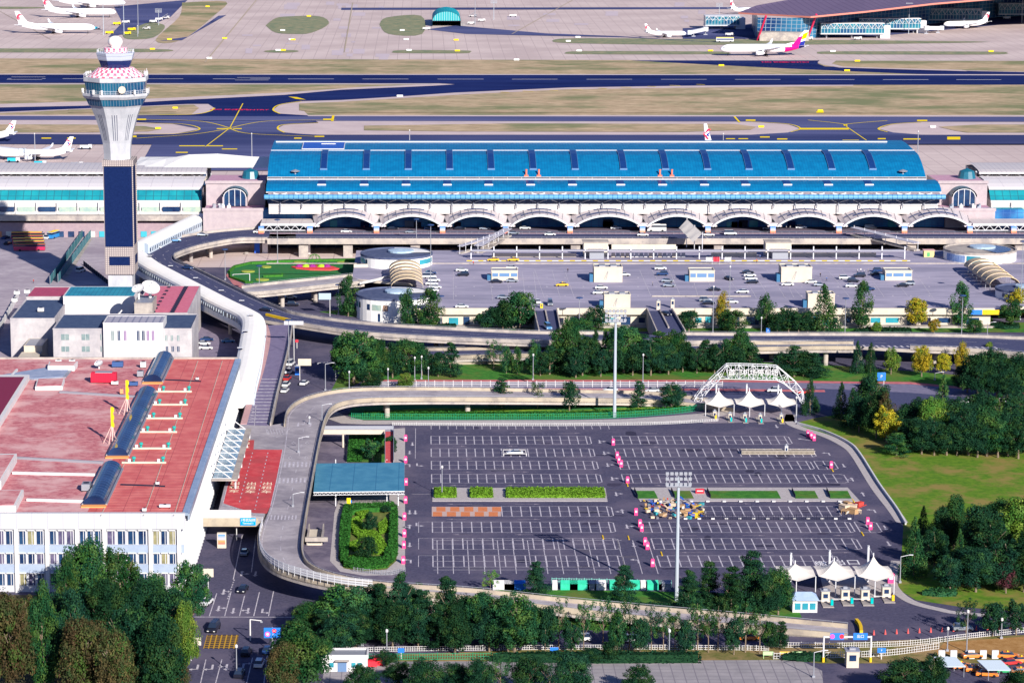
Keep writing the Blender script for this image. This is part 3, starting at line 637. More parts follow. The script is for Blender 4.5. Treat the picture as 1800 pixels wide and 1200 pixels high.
random.seed(5)
for i in range(16):
 a = random.choice([random.uniform(-.5,.6), random.uniform(2.5,3.6), random.uniform(-2.8,-.4)]); r = rr(104)
 b = MB(); x, y = r*cos(a)*.97, r*sin(a)*.97; z = zt(133.5); b.tube((x,y,z),(x,y,z+random.uniform(1,2.6)),.09,5); b.box(x-.3,x+.3,y-.2,y+.2,z+.5,z+1.2); b.build('antenna', M_whitem, tw)
b = MB(); p = Vector((XAT(214,TY-13,zt(153))-tcx, -rr(104), zt(153)));
b.tube(p, p+Vector((0,-.7,0)), 1.35, 20); b.tube(p+Vector((0,.1,0)), p+Vector((0,1.5,0)), .2, 6); b.build('round_dish', M_cream, tw)
for a in (-2.2,-1.9,-.9,-.3,-2.9):
 b = MB(); r = rr(109); b.ob((r*cos(a),r*sin(a),zt(162)),(.8,.5,1.7),a); b.build('gallery_box', M_white, tw)
# ================================================================ BLUE-ROOFED TERMINAL
CY = 1151.0; DZ = 7.0                      # canopy front line and kerbside deck level
bl = (0, 0, 0)
M_bluer = stripes("blue_roof_sheet", (.002,.125,.295), (.002,.09,.23), 0, 1.2, .1, .42, noise=((.003,.16,.35), .35))
M_tube = stripes("light_blue_tube", (.1,.3,.52), (.015,.12,.3), 0, 2.05, .13, .35)
M_wallw = stripes("white_cladding", (.58,.55,.54), (.38,.36,.37), 0, 4.2, .03, .6, axis2=2, period2=2.4, duty2=.04)
M_can = stripes("canopy_sheet", (.52,.46,.48), (.36,.32,.36), 0, 5.2, .03, .5)
M_sky = mat("skylight_blue", (.006,.03,.14), (.01,.045,.18), 1, .3, spec=.15); M_skf = mat("skylight_frame", (.08,.18,.36), None, 1, .5)
tm = thing('blue_roof_terminal', "long terminal with a two-step curved blue roof above arched canopies", 'terminal', bl)
def vault(mb, x0, x1, prof, m=0, nx=1, gap=None):
 for j in range(len(prof)-1):
  (ya,za),(yb,zb) = prof[j], prof[j+1]
  mb.f([(x0,ya,za),(x1,ya,za),(x1,yb,zb),(x0,yb,zb)], m)
def arc_prof(ya, za, yb, zb, bulge, n=14):
 out = []
 for i in range(n+1):
  t = i/n; y = ya+(yb-ya)*t; z = za+(zb-za)*t+bulge*sin(pi*t)*(1-.25*t); out.append((y,z))
 return out
pm = [(CY+26,ZAT(313.5,CY+26))]
ym = [CY+31,CY+38,CY+46,CY+57,CY+64,CY+72,CY+80]; pyx = [300,285,272.2,264.3,260,255,250.5]
pm += [(a, ZAT(b, a)) for a, b in zip(ym, pyx)]
yq = CY+80; zq = pm[-1][1]
pm += [(yq+10, zq-.2), (yq+20, zq-1.6), (yq+30, zq-4.5)]
X0m = XAT(470, CY+26, pm[0][1]); X1m = XAT(1628, CY+26, pm[0][1])
mb = MB(); vault(mb, X0m, X1m, pm, 0)
vault(mb, X0m, X1m, [(y, z-.7) for y, z in pm][::-1], 1)
for x, s in ((X0m, 1), (X1m, -1)):
 for j in range(len(pm)-1):
  q = [(x,pm[j][0],pm[j][1]),(x,pm[j+1][0],pm[j+1][1]),(x,pm[j+1][0],pm[j+1][1]-.7),(x,pm[j][0],pm[j][1]-.7)]; mb.f(q if s<0 else q[::-1], 1)
mb.build('main_roof', [M_bluer, M_whitem], tm)
p2 = [(CY+9,ZAT(336.5,CY+9)),(CY+11,ZAT(330,CY+11)),(CY+14,ZAT(324,CY+14)),(CY+18.5,ZAT(319.3,CY+18.5)),(CY+25,ZAT(316,CY+25))]
X02 = XAT(467.5, CY+9, p2[0][1]); X12 = XAT(1655, CY+9, p2[0][1])
mb = MB(); vault(mb, X02, X12, p2, 0); vault(mb, X02, X12, [(y,z-.6) for y,z in p2][::-1], 1)
mb.build('lower_roof', [M_bluer, M_whitem], tm)
mb = MB(); mb.box(X0m, X1m, CY+25.2, CY+26, pm[0][1]-2.2, pm[0][1]-.15); mb.build('clerestory', M_whitem, tm)
mb = MB(); mb.path([(X0m,CY+25.6,pm[0][1]+.5),(X1m,CY+25.6,pm[0][1]+.5)], .16, 5)
x = X0m
while x < X1m: mb.tube((x,CY+25.6,pm[0][1]-.1),(x,CY+25.6,pm[0][1]+.6),.12,4); x += 6
mb.build('roof_rail', M_cream, tm)
mb = MB(); zz = ZAT(264.8, CY+56.5); mb.beam((X0m,CY+56.5,zz+.1),(X1m,CY+56.5,zz+.1),.3,.3); zz = pm[7][1]; mb.beam((X0m+1,CY+80,zz+.3),(X1m-8,CY+80,zz+.3),.5,.5); mb.build('roof_ridge_line', M_whitem, tm)
def on_prof(P, y):
 for j in range(len(P)-1):
  if P[j][0] <= y <= P[j+1][0]:
   t = (y-P[j][0])/(P[j+1][0]-P[j][0]); return P[j][1]+(P[j+1][1]-P[j][1])*t
 return P[-1][1]
SKX = [571,645,718,790,862,935,1008,1092,1165,1238,1310,1383,1454,1525]
for i, px in enumerate(SKX):
 xa = XAT(px, CY+47, 33)
 b = MB(); wv = 1.25; ys = [CY+32+k*2.9 for k in range(9)]
 for j in range(8):
  za, zb = on_prof(pm, ys[j]), on_prof(pm, ys[j+1]); b.f([(xa-wv,ys[j],za+.45),(xa+wv,ys[j],za+.45),(xa+wv,ys[j+1],zb+.45),(xa-wv,ys[j+1],zb+.45)], 0)
  for s in (-1,1): b.beam((xa+s*(wv+.1),ys[j],za+.3),(xa+s*(wv+.1),ys[j+1],zb+.3),.12,.4,1)
 b.box(xa-wv-.3,xa+wv+.3,ys[0]-.5,ys[0],on_prof(pm,ys[0]-.5)-.1,on_prof(pm,ys[0])+.5,1)
 pass
 b.build('skylight', [M_sky, M_skf, M_skf], tm)
 xb = XAT(px-3, CY+14, 25)+ (px-862)*.002; b = MB(); ya, yb = CY+13.5, CY+21; za, zb = on_prof(p2,ya), on_prof(p2,yb); b.f([(xb-1.6,ya,za+.3),(xb+1.6,ya,za+.3),(xb+1.6,yb,zb+.3),(xb-1.6,yb,zb+.3)],0)
 b.box(xb-1.8,xb+1.8,ya-.5,ya,za-.4,za+.4,1)
 b.build('small_skylight', [M_sky, M_whitem], tm)
b = MB(); xa = XAT(533,CY+72,35); xb = XAT(606,CY+72,35); za = on_prof(pm,CY+59)+.3; zb = on_prof(pm,CY+79)+.3; b.f([(xa,CY+59,za),(xb,CY+59,za),(xb,CY+79,zb),(xa,CY+79,zb)],0)
for p, q in (((xa,CY+59,za),(xb,CY+59,za)),((xa,CY+59,za),(xa,CY+79,zb)),((xb,CY+59,za),(xb,CY+79,zb)),((xa+8,CY+73,(za+zb)/2+.3),(xb-4,CY+73,(za+zb)/2+.3))): b.beam(p,q,.3,.3,1)
b.build('roof_panel', [mat("panel_blue",(.01,.08,.42),None,1,.4), M_whitem], tm)
zb0 = p2[0][1]
g = MB(); yw = CY+10; g.box(X02+.5, X12-.5, yw, yw+1, ZAT(357,yw), zb0-.3); g.build('eave_glazing', M_glassdk, tm)
g = MB(); g.box(X02+1, X12-1, CY+7.6, CY+9, ZAT(342.5,CY+7.6), zb0-.4); g.build('gap_backing', mat("gap_backing",(.3,.25,.27),(.16,.14,.2),.8), tm)
nb = 31; stepx = (X12-X02-4)/nb
bt = MB(); st = MB()
for i in range(nb):
 xc = X02+6+i*stepx; zA = zb0-.15; zB = ZAT(343,CY+7.2); y = CY+7.3
 for s in (-1,1): bt.add([(xc+s*.4,y,(zA+zB)/2-.4),(xc+s*2.9,y,zA),(xc+s*2.2,y,zB),(xc+s*.4,y+.3,(zA+zB)/2-.6),(xc+s*2.9,y+.3,zA),(xc+s*2.2,y+.3,zB)],[(0,1,2),(3,5,4),(0,3,4,1),(1,4,5,2),(2,5,3,0)])
 bt.beam((xc-3,y,zB+.2),(xc+3,y,zA-.5),.15,.2); bt.beam((xc+3,y,zB+.2),(xc-3,y,zA-.5),.15,.2)
 zt1 = ZAT(351,CY+6); zt2 = ZAT(362,CY+12)
 st.tube((xc-3.4,CY+5.5,zt1),(xc,CY+11,zt2+1.5),.2,5); st.tube((xc+3.4,CY+5.5,zt1),(xc,CY+11,zt2+1.5),.2,5)
 st.tube((xc,CY+9.6,zt2+2),(xc,CY+9.6,ZAT(366 if i%2 else 374,CY+10)),.28,6)
bt.build('bow_tie_brackets', M_white, tm); st.build('eave_struts', M_steel, tm)
tb = MB(); r = 1.05; zc = ZAT(346.3,CY+5.5); Vn = 12
P = [(CY+5.5+r*1.3*cos(a), zc+r*sin(a)) for a in [2*pi*i/Vn for i in range(Vn)]]
for i in range(Vn):
 (ya,za),(yb,zb) = P[i],P[(i+1)%Vn]; tb.f([(X02-.6,ya,za),(X02-.6,yb,zb),(X12+1,yb,zb),(X12+1,ya,za)],0)
tb.f([(X02-.6,y,z) for y,z in P]); tb.f([(X12+1,y,z) for y,z in P][::-1]); tb.build('eave_tube', M_tube, tm)
WY = CY+11
w_ = MB(); w_.box(X02+1, X12-1, WY, CY+60, ZAT(376,WY), ZAT(357.5,WY)); w_.build('upper_wall', M_wallw, tm)
w_ = MB(); zc0 = ZAT(357.6, WY-.4); w_.box(X02+1, X12-1, WY-.5, WY+.5, zc0-.8, zc0+.02); w_.build('cornice', M_white, tm)
KY = CY+17
w_ = MB(); w_.box(XAT(462,KY,12), XAT(1800,KY,12), KY, KY+6, 0, 14.5); w_.build('kerbside_glazing', stripes("kerbside_glass",(.02,.08,.26),(.04,.12,.32),0,3.0,.08,.12,axis2=2,period2=2.6,duty2=.08,noise=((.05,.24,.48),.09)), tm)
for a in (1.0,):
 random.seed(11)
 for i in range(26):
  px = random.uniform(490,1760); b = MB(); x = XAT(px,KY-.1,10); b.box(x-1,x+random.uniform(1.5,4),KY-.25,KY-.05,7,random.uniform(9.2,10.5)); b.build('door_panel', random.choice([M_glassteal, mat("inner_grey",(.12,.15,.22),None), M_tblue, M_dark]), tm)
ge = MB()
for x, s in ((X0m+.3,1),(X1m-.3,-1)):
 P = [(x,y,z-.8) for y,z in pm]+[(x,pm[-1][0],8),(x,pm[0][0],8)]; ge.f(P if s<0 else P[::-1])
ge.build('gable_wall', M_wallw, tm)
bw = MB(); bw.box(X0m+.5, X1m-.5, yq+28, yq+29, 0, pm[-1][1]-.6); bw.build('airside_wall', M_glassdk, tm)
ARC = [(549,666),(666,782),(782,893),(893,1006),(1006,1133),(1133,1248),(1248,1362),(1362,1478),(1478,1593),(1593,1710)]
zs_, zc_ = ZAT(396.5, CY), ZAT(377.5, CY)
def canopy_pts(xa, xb, y, zs, zc, n=16):
 return [Vector((xa+(xb-xa)*i/n, y, zs+(zc-zs)*(1-(2*i/n-1)**2)**.85)) for i in range(n+1)]
for k, (a, b) in enumerate(ARC):
 xa, xb = XAT(a+5, CY, zs_), XAT(b-5, CY, zs_)
 c = thing('canopy_arch_tmp', '', '') if False else None
 m_ = MB(); F0 = canopy_pts(xa, xb, CY, zs_, zc_); F1 = canopy_pts(xa-1.6, xb+1.6, CY+14, ZAT(379,CY+14), ZAT(362.5,CY+14))
 up = Vector((0,0,.8))
 for i in range(16):
  m_.f([F0[i], F0[i+1], F1[i+1], F1[i]], 0); m_.f([F0[i]-up, F1[i]-up, F1[i+1]-up, F0[i+1]-up], 1)
  m_.f([F0[i]-up, F0[i+1]-up, F0[i+1], F0[i]], 2)
 for lo, hi, i0, i1 in ((.22,.36,3,13),(.62,.74,5,11),(.42,.52,1,4)):
  for i in range(i0, i1):
   q = [F0[i].lerp(F1[i],lo), F0[i+1].lerp(F1[i+1],lo), F0[i+1].lerp(F1[i+1],hi), F0[i].lerp(F1[i],hi)]; m_.f([v+Vector((0,0,.12)) for v in q], 3)
 for i in range(0, 17, 2): m_.beam(F0[i]+Vector((0,0,.15)), F1[i]+Vector((0,0,.15)), .12, .14, 1)
 m_.build('arched_canopy', [M_can, M_steel, M_whitem, M_sky], tm)
PC = [440, 549, 666, 782, 893, 1006, 1133, 1248, 1362, 1478, 1593, 1708, 1785]
M_ad = None
def poster_mat():
 m = bpy.data.materials.new("sunset_poster"); m.use_nodes = True; N = m.node_tree.nodes; L = m.node_tree.links
 tc = N.new("ShaderNodeTexCoord"); s = N.new("ShaderNodeSeparateXYZ"); L.new(tc.outputs['Generated'], s.inputs[0])
 r = N.new("ShaderNodeValToRGB"); e = r.color_ramp.elements; e[0].position = 0; e[0].color = (.5,.12,.12,1); e[1].position = 1; e[1].color = (.05,.25,.75,1)
 a = r.color_ramp.elements.new(.35); a.color = (.85,.3,.1,1); a = r.color_ramp.elements.new(.55); a.color = (.5,.45,.6,1)
 L.new(s.outputs[2], r.inputs[0]); L.new(r.outputs[0], N["Principled BSDF"].inputs['Base Color']); return m
M_poster = poster_mat()
for k, px in enumerate(PC[1:-1]):
 x = XAT(px, CY, zs_)
 v = MB(); v.box(x-3, x+3, CY+.2, CY+14, zs_-.5, zs_); v.box(x-1.4,x+1.4,CY+1,CY+4,zs_,zs_+.8); v.build('valley_deck', M_can, tm)
 v = MB()
 for s in (-1,1): v.beam((x+s*2.6,CY+.5,zs_-.6),(x+s*.7,CY+.5,DZ+3.2),.3,.3)
 v.beam((x-.6,CY+.5,DZ+3.2),(x-.6,CY+.5,zs_-.5),.3,.3); v.beam((x+.6,CY+.5,DZ+3.2),(x+.6,CY+.5,zs_-.5),.3,.3); v.build('canopy_bracket', M_whitem, tm)
for k, px in enumerate([463.5]+PC[1:]):
 x = XAT(px-4, CY-.5, DZ); q = MB(); q.box(-1.1,1.1,-1.1,1.1,0,2.9)
 o = q.build('poster_pier', M_poster, None, loc=(x, CY-.8, DZ+.01)); tag(o, f"pier wrapped in a blue and orange sunset poster, {ORD[k]} from the left", 'pier', 'poster piers under the canopies')
for a, b in ((458,549),(1710,1830)):
 xa, xb = XAT(a,CY,zs_), XAT(b,CY,zs_)
 v = MB(); v.box(xa, xb, CY, CY+14, zs_+.2, zs_+.9); v.build('flat_canopy', stripes("flat_canopy_sheet",(.56,.5,.5),(.35,.3,.34),0,5,.03,.5), tm)
 v = MB(); n = int((xb-xa)/3.2); v.beam((xa,CY+.2,zs_-2),(xb,CY+.2,zs_-2),.3,.3); v.beam((xa,CY+.2,zs_+.1),(xb,CY+.2,zs_+.1),.35,.35)
 for i in range(n):
  x = xa+(xb-xa)*i/n; d = (xb-xa)/n; v.beam((x,CY+.2,zs_),(x+d/2,CY+.2,zs_-2),.22,.22); v.beam((x+d/2,CY+.2,zs_-2),(x+d,CY+.2,zs_),.22,.22)
 v.build('edge_truss', M_whitem, tm)
for px, lab in ((925,"orange vent stack on the blue roof, first from the left"),(947,"orange vent stack on the blue roof, second from the left"),(1160,"orange vent stack on the blue roof, third from the left"),(1181,"orange vent stack on the blue roof, fourth from the left")):
 v = MB(); z0 = on_prof(pm,CY+28); v.tube((0,0,-.5),(0,0,2.2),.38,8); v.tube((0,0,2.2),(0,0,2.5),.5,8); v.box(-.9,.9,-.9,.9,-.6,.1)
 o = v.build('vent_stack', mat("stack_orange",(.75,.2,.13),None), None, loc=(XAT(px,CY+28,z0), CY+28, z0)); tag(o, lab, 'vent stack', 'vent stacks on the blue roof')
for px, lab in ((519,"dark capped vent near the left end of the blue roof"),(1587,"dark capped vent near the right end of the blue roof")):
 v = MB(); z0 = on_prof(pm,CY+29); v.tube((0,0,-.4),(0,0,1),.4,8); v.lathe([(0,1.9),(2,1.2),(2,1),(0,1)],10); o = v.build('roof_vent', M_steel, None, loc=(XAT(px,CY+29,z0),CY+29,z0)); tag(o, lab, 'roof vent', 'capped vents on the blue roof')
# ================================================================ CONCOURSE WINGS
M_wroof = stripes("wing_roof_sheet", (.5,.46,.47), (.36,.33,.38), 0, 2.2, .1, .5)
M_wroof2 = stripes("wing_roof_light", (.62,.58,.6), (.5,.46,.5), 0, 9, .03, .5)
M_teal = stripes("teal_wing_glass", (.01,.19,.25), (.02,.12,.16), 0, 3.3, .09, .2, axis2=2, period2=2.1, duty2=.09, noise=((.015,.26,.31),.15))
def wing(name, lab, pxa, pxb, right=False):
 t = thing(name, lab, 'terminal wing', (0,0,0))
 Yf = 1184.0; X = lambda px, y, z: XAT(px, y, z)
 xa, xb = X(pxa, Yf, 12), X(pxb, Yf, 12)
 z = lambda py, y: ZAT(py, y)
 m = MB(); m.box(xa, xb, Yf+6, Yf+34, 0, z(371,Yf+6)); m.build('lower_storey', M_wallw, t)
 n = int(round((xb-xa)/9.2)); gm = MB(); fr = MB()
 for i in range(n):
  x = xa+(xb-xa)*(i+.12)/n; x2 = xa+(xb-xa)*(i+.96)/n; f_ = MB(); f_.box(x, x2, Yf+5.9, Yf+5.97, z(372.5,Yf+6), z(363.5,Yf+6));
  f_.build('window', random.choice([mat("pale_blind",(.4,.46,.38),(.25,.36,.34),.4,.4), mat("pale_blind",(.4,.46,.38)), mat("pale_blind",(.4,.46,.38)), M_glassdk]), t)
  fr = MB(); fr.box(x-.9, x-.4, Yf+5.6, Yf+6, z(376,Yf+6), z(355,Yf+6)); fr.build('pilaster', M_white, t)
 m = MB(); m.box(xa, xb, Yf-.5, Yf+6, z(385.5,Yf-.5), z(385.5,Yf-.5)+1.2); m.box(xa, xb, Yf-1, Yf-.6, z(385.5,Yf-.5)-.6, z(385.5,Yf-.5)+1.6); m.build('ledge', M_conc, t)
 m = MB(); m.box(xa, xb, Yf+7, Yf+33, z(371,Yf+6)+.01, z(352.5,Yf+7)); m.build('upper_storey', M_wallw, t)
 m = MB(); a = (Yf+7.5, z(352,Yf+7.5)); b = (Yf+12, z(333,Yf+12)); m.f([(xa,a[0],a[1]),(xb,a[0],a[1]),(xb,b[0],b[1]),(xa,b[0],b[1])]); m.f([(xb,a[0],a[1]),(xb,b[0]+10,a[1]),(xb,b[0]+10,b[1]),(xb,b[0],b[1])]); m.build('sloped_glazing', M_teal, t)
 m = MB(); pr = [(Yf+11.5,z(333.5,Yf+11.5)),(Yf+13,z(329,Yf+13)),(Yf+18,z(322,Yf+18)),(Yf+25,z(315,Yf+25)),(Yf+34,z(309.5,Yf+34))]
 vault(m, xa, xb, pr); vault(m, xa, xb, [(y,q-.5) for y,q in pr][::-1]); m.build('front_roof', M_wroof2, t)
 m = MB(); y1 = Yf+36; m.box(xa, xb, y1+4, y1+6, 8, z(302,y1)); m.build('clerestory_glazing', M_glassdk, t)
 m = MB(); m.box(xa, xb, Yf+33, y1+4, z(312.5,Yf+34)-1.2, z(312.5,Yf+34)); m.build('gutter', M_cream, t)
 m = MB(); xx = xa+3; zl, zh = z(313,y1-1), z(302.5,y1-1)
 while xx < xb:
  m.tube((xx,y1,zl),(xx-4,y1+1,zh),.3,5); m.tube((xx,y1,zl),(xx+4,y1+1,zh),.3,5); m.tube((xx,y1,zl-1),(xx,y1,zl+.6),.6,6)
  for q in range(1,4): m.box(xx+q*2-.12,xx+q*2+.12,y1+3.7,y1+3.95,zl,zl+1.6)
  xx += 8.4
 m.build('vee_struts', M_whitem, t)
 m = MB(); pr = [(y1-2,z(302.5,y1-2)),(y1+2,z(298,y1+2)),(y1+12,z(291,y1+12)),(y1+20,z(286.5,y1+20)),(y1+30,z(286,y1+30))]
 vault(m, xa, xb, pr); vault(m, xa, xb, [(y,q-.9) for y,q in pr][::-1]); m.f([(xa,y1-2,pr[0][1]-.9),(xb,y1-2,pr[0][1]-.9),(xb,y1-2,pr[0][1]),(xa,y1-2,pr[0][1])]); m.build('rear_roof', M_wroof, t)
 m = MB(); m.box(xa, xb, y1+24, y1+29, 0, z(287,y1+28)-1); m.build('rear_wall', M_wallw, t)
 m = MB(); m.box(xa, xb, Yf+2, Yf+5.9, 0, z(386,Yf)-1.5); m.build('ground_storey', mat("pink_render",(.28,.21,.25),(.34,.26,.29),.5), t)
 for i in range(n*2):
  x = xa+(xb-xa)*(i+.2)/n/2; b = MB(); b.box(x, x+2.6, Yf+1.7, Yf+2, .2, 2.6); b.build('shop_front', random.choice([M_glassdk, mat("shop_teal",(.05,.35,.45),None), mat("shop_orange",(.6,.25,.12),None), mat("shop_pale",(.55,.55,.5),None)]), t)
 return t
random.seed(21)
wing('left_concourse', "pale concourse left of the blue roof, with teal slanted glazing behind the tower", -160, 352)
wing('right_concourse', "pale concourse at the right edge beyond the blue roof, with teal slanted glazing", 1747, 1960)
M_blockw = mat("pinkish_render", (.36,.3,.33), (.43,.36,.38), .4, .8)
M_terr = mat("pink_terrace", (.42,.24,.33), (.5,.3,.4), .6, .85)
def link(px0, px1, lab, wx):
 Yf = 1166.0; t = thing('link_building', lab, 'building', (XAT(px0,Yf,12), Yf, 0)); ox = XAT(px0,Yf,12); L = XAT(px1,Yf,12)-ox
 z = lambda py, y=0: ZAT(py, Yf+y)
 m = MB(); m.box(0, L, 0, 60, 0, z(371)); m.build('lower_block', M_blockw, t)
 m = MB(); m.box(.3, L-.3, .3, 17.5, z(371)+.01, z(371)+.1); m.build('terrace', M_terr, t)
 m = MB(); m.box(0, L, 18, 46, z(371), z(322,18)); m.build('upper_block', M_blockw, t)
 m = MB(); m.box(.5, L-.5, 18.5, 45, z(322,18)+.01, z(322,18)+.1); m.build('upper_roof', M_terr, t)
 m = MB(); m.box(-.3,L+.3,-.3,0,z(371),z(371)+1.3); m.box(-.3,L+.3,17.4,17.8,z(322,18)-.2,z(322,18)+1.1); m.build('parapet', M_blockw, t)
 c = XAT(wx,Yf+12,15)-ox; r = 4.7; zb = z(362,12); zs = z(346,12)
 P = [(c-r,zb)]+[(c-r*cos(pi*i/14), zs+r*.72*sin(pi*i/14)) for i in range(15)]+[(c+r,zb)]
 m = MB(); m.f([(x,11.6,q) for x,q in P]); m.build('arched_window', M_glassdk, t)
 m = MB();
 for i in range(len(P)-1): m.beam((P[i][0],11.5,P[i][1]),(P[i+1][0],11.5,P[i+1][1]),.3,.3)
 for q in (-.5,0,.5): m.box(c+q*r*1.05-.12,c+q*r*1.05+.12,11.3,11.55,zb,zs+r*.68)
 m.build('window_frame', M_whitem, t)
 m = MB(); P2 = [(c-r*1.15*cos(pi*i/14), zs+r*.85*sin(pi*i/14)) for i in range(15)]
 for i in range(14): m.f([(P2[i][0],11,P2[i][1]),(P2[i][0],20,P2[i][1]),(P2[i+1][0],20,P2[i+1][1]),(P2[i+1][0],11,P2[i+1][1])][::-1])
 m.f([(x,19,q) for x,q in P2]); m.build('barrel_roof', mat("teal_barrel",(.006,.09,.15),(.01,.13,.2),.5,.4), t)
 m = MB(); m.box(c-r*1.12,c-r,11.2,18,zb,zs); m.box(c+r,c+r*1.12,11.2,18,zb,zs); m.build('window_pier', M_blockw, t)
 random.seed(int(px0))
 for i in range(5):
  x = random.uniform(3, L-4); b = MB(); b.ob((x,random.uniform(4,9),z(371)+.1),(1.6,1.4,1.7),.1); b.tube((x,6,z(371)+1.6),(x,6,z(371)+2.4),.4,8); b.build('air_unit', M_steel if i % 2 else M_white, t)
 b = MB(); b.lathe([(0,z(322,18)+4.5),(3.2,z(322,18)+3.2),(4,z(322,18)+.1)],12,(L*.72,34)); b.build('roof_dome', mat("teal_barrel",(.02,.2,.3)), t)
link(357, 462, "pinkish link block with an arched window, between the tower and the blue-roofed terminal", 413)
link(1662, 1749, "pinkish link block with an arched window, right of the blue-roofed terminal", 1694)
t = thing('membrane_roof', "white membrane roof rising behind the concourse left of the blue terminal", 'roof', (0,0,0))
Ym = 1236; m = MB(); zz = lambda py: ZAT(py, Ym)
P = [(236,289),(255,286),(290,283),(330,275.5),(380,274),(440,279),(478,281),(478,289)]
A = [Vector((XAT(x,Ym,20),Ym,zz(y))) for x,y in P];
for i in range(len(A)-1): m.f([Vector((A[i].x,Ym-9,zz(290.5))), Vector((A[i+1].x,Ym-9,zz(290.5))), A[i+1]+Vector((0,8,0)), A[i]+Vector((0,8,0))]);
for i in range(len(A)-1): m.f([A[i]+Vector((0,8,0)), A[i+1]+Vector((0,8,0)), Vector((A[i+1].x,Ym+30,zz(290))), Vector((A[i].x,Ym+30,zz(290)))])
m.build('membrane', M_bright, t)
m = MB();
for px in (250,300,350,400,450): x = XAT(px,Ym,10); m.tube((x,Ym-5,0),(x,Ym-5,18),.4,6)
m.build('columns', M_whitem, t)
# ================================================================ ELEVATED ROADS
M_par = mat("parapet_concrete", (.38,.33,.3), (.5,.44,.4), .5, .85, c3=(.28,.25,.25), scale3=.25)
M_parp = mat("pinkish_parapet", (.5,.4,.38), (.6,.5,.47), .5, .85)
M_kerby = stripes("yellow_dash_kerb", (.6,.55,.5), (.75,.45,.02), 0, 4.5, .45, .8)
def road(name, lab, far, near, zs, m=M_road, par=(True, True), parh=.95, th=1.3, skip_near=None, n=5, lanes=1, piers=None, wallto0=None, skip_far=None, parm=M_par):
 """bridge carriageway between two edge lines given in photo pixels; returns the root and its edge polylines"""
 A = catmull([G(x, y, z) for (x, y), z in zip(far, zs)], n); B = catmull([G(x, y, z) for (x, y), z in zip(near, zs)], n)
 t = thing(name, lab, 'elevated road', (0,0,0))
 d = MB(); solid_strip(d, A, B, -.25, 0); d.build('road_surface', m, t)
 A2 = [a+(a-b).normalized()*.5 for a, b in zip(A, B)]; B2 = [b-(a-b).normalized()*.5 for a, b in zip(A, B)]
 d = MB(); solid_strip(d, A2, B2, -th, -.255); d.build('deck', M_par, t)
 for E, E2, on, sk in ((A, A2, par[0], skip_far), (B, B2, par[1], skip_near)):
  if not on: continue
  rng = [(0, len(E))] if not sk else [(0, sk[0]*n+1), (sk[1]*n, len(E))]
  for a, b in rng:
   if b-a < 2: continue
   p = MB(); solid_strip(p, E2[a:b], [e.lerp(e2, .15) for e, e2 in zip(E[a:b], E2[a:b])], -.6, parh); p.build('parapet', parm, t)
   r = MB(); Q = [e2.lerp(e,.4)+Vector((0,0,parh+.35)) for e, e2 in zip(E[a:b], E2[a:b])]; r.path(Q, .06, 4)
   for q in Q[::1]: r.tube(q-Vector((0,0,.4)), q, .05, 4)
   r.build('handrail', M_steel, t)
 L = MB()
 for k in range(1, lanes):
  f_ = k/lanes; C = [a.lerp(b, f_) for a, b in zip(A, B)]; dashes(L, C, 4, 6, .16, .01)
 for f_ in (.06, .94):
  C = [a.lerp(b, f_) for a, b in zip(A, B)]; strip(L, offset(C,.09), offset(C,-.09), .01)
 L.build('lane_marking', M_mark, t)
 if piers:
  for i in piers:
   a, b = A[min(int(i*n), len(A)-1)], B[min(int(i*n), len(B)-1)]
   for f_ in (.3,.7):
    c = a.lerp(b, f_); p = MB(); p.tube((c.x,c.y,0),(c.x,c.y,c.z-th),.8,12); p.build('pier', M_par, t)
 return t, A, B
# ---- kerbside deck in front of the terminal
NY = G(740, 421.3, 7.4).y
t = thing('kerbside_viaduct', "long elevated kerbside road running in front of the arched canopies", 'elevated road', (0,0,0))
xl, xr = XAT(470,NY,7), XAT(1990,NY,7)
m = MB(); m.box(xl, xr, NY, KY-.05, 6.6, DZ); m.build('road_surface', M_road, t)
m = MB(); m.box(xl, xr, NY-.6, KY-.1, 5.6, 6.59); m.build('deck', M_par, t)
m = MB(); m.box(xl, xr, NY-.7, NY-.05, 6.0, 8.0); m.build('parapet', M_par, t)
m = MB(); m.box(xl, xr, CY+6, KY-.1, DZ+.01, DZ+.16); m.build('kerb_island', mat("kerbside_paving",(.12,.1,.14),(.16,.13,.18),.4,.85), t)
m = MB(); m.box(xl, xr, CY-2.2, CY+.4, DZ+.01, DZ+.16); m.build('median', mat("pink_kerbside",(.3,.22,.27),(.36,.28,.32),.4,.85), t)
m = MB(); m.box(xl, xr, NY+3.2, NY+3.6, DZ+.01, DZ+.22); m.build('dashed_kerb', M_kerby, t)
m = MB(); m.path([(xl,NY-.35,8.5),(xr,NY-.35,8.5)],.06,4);
x = xl
while x < xr: m.tube((x,NY-.35,8),(x,NY-.35,8.5),.05,4); x += 2.2
m.path([(xl,CY-3,DZ+1.1),(xr,CY-3,DZ+1.1)],.05,4); x = xl
while x < xr: m.tube((x,CY-3,DZ),(x,CY-3,DZ+1.1),.04,4); x += 3
m.build('handrail', M_steel, t)
for px in (612-78, 612, 730, 845, 1011, 1128, 1262, 1370, 1600, 1790):
 x = XAT(px, NY+4, 3); m = MB(); m.box(x-1.9, x+1.9, NY+1, NY+3.4, 0, 5.6); m.build('pier', M_conc, t)
m = MB(); m.box(xl, xr, KY-12, KY-.2, 0, 5.59); m.build('arrivals_front', stripes("arrivals_front",(.012,.02,.06),(.03,.05,.12),0,4,.12,.4), t)
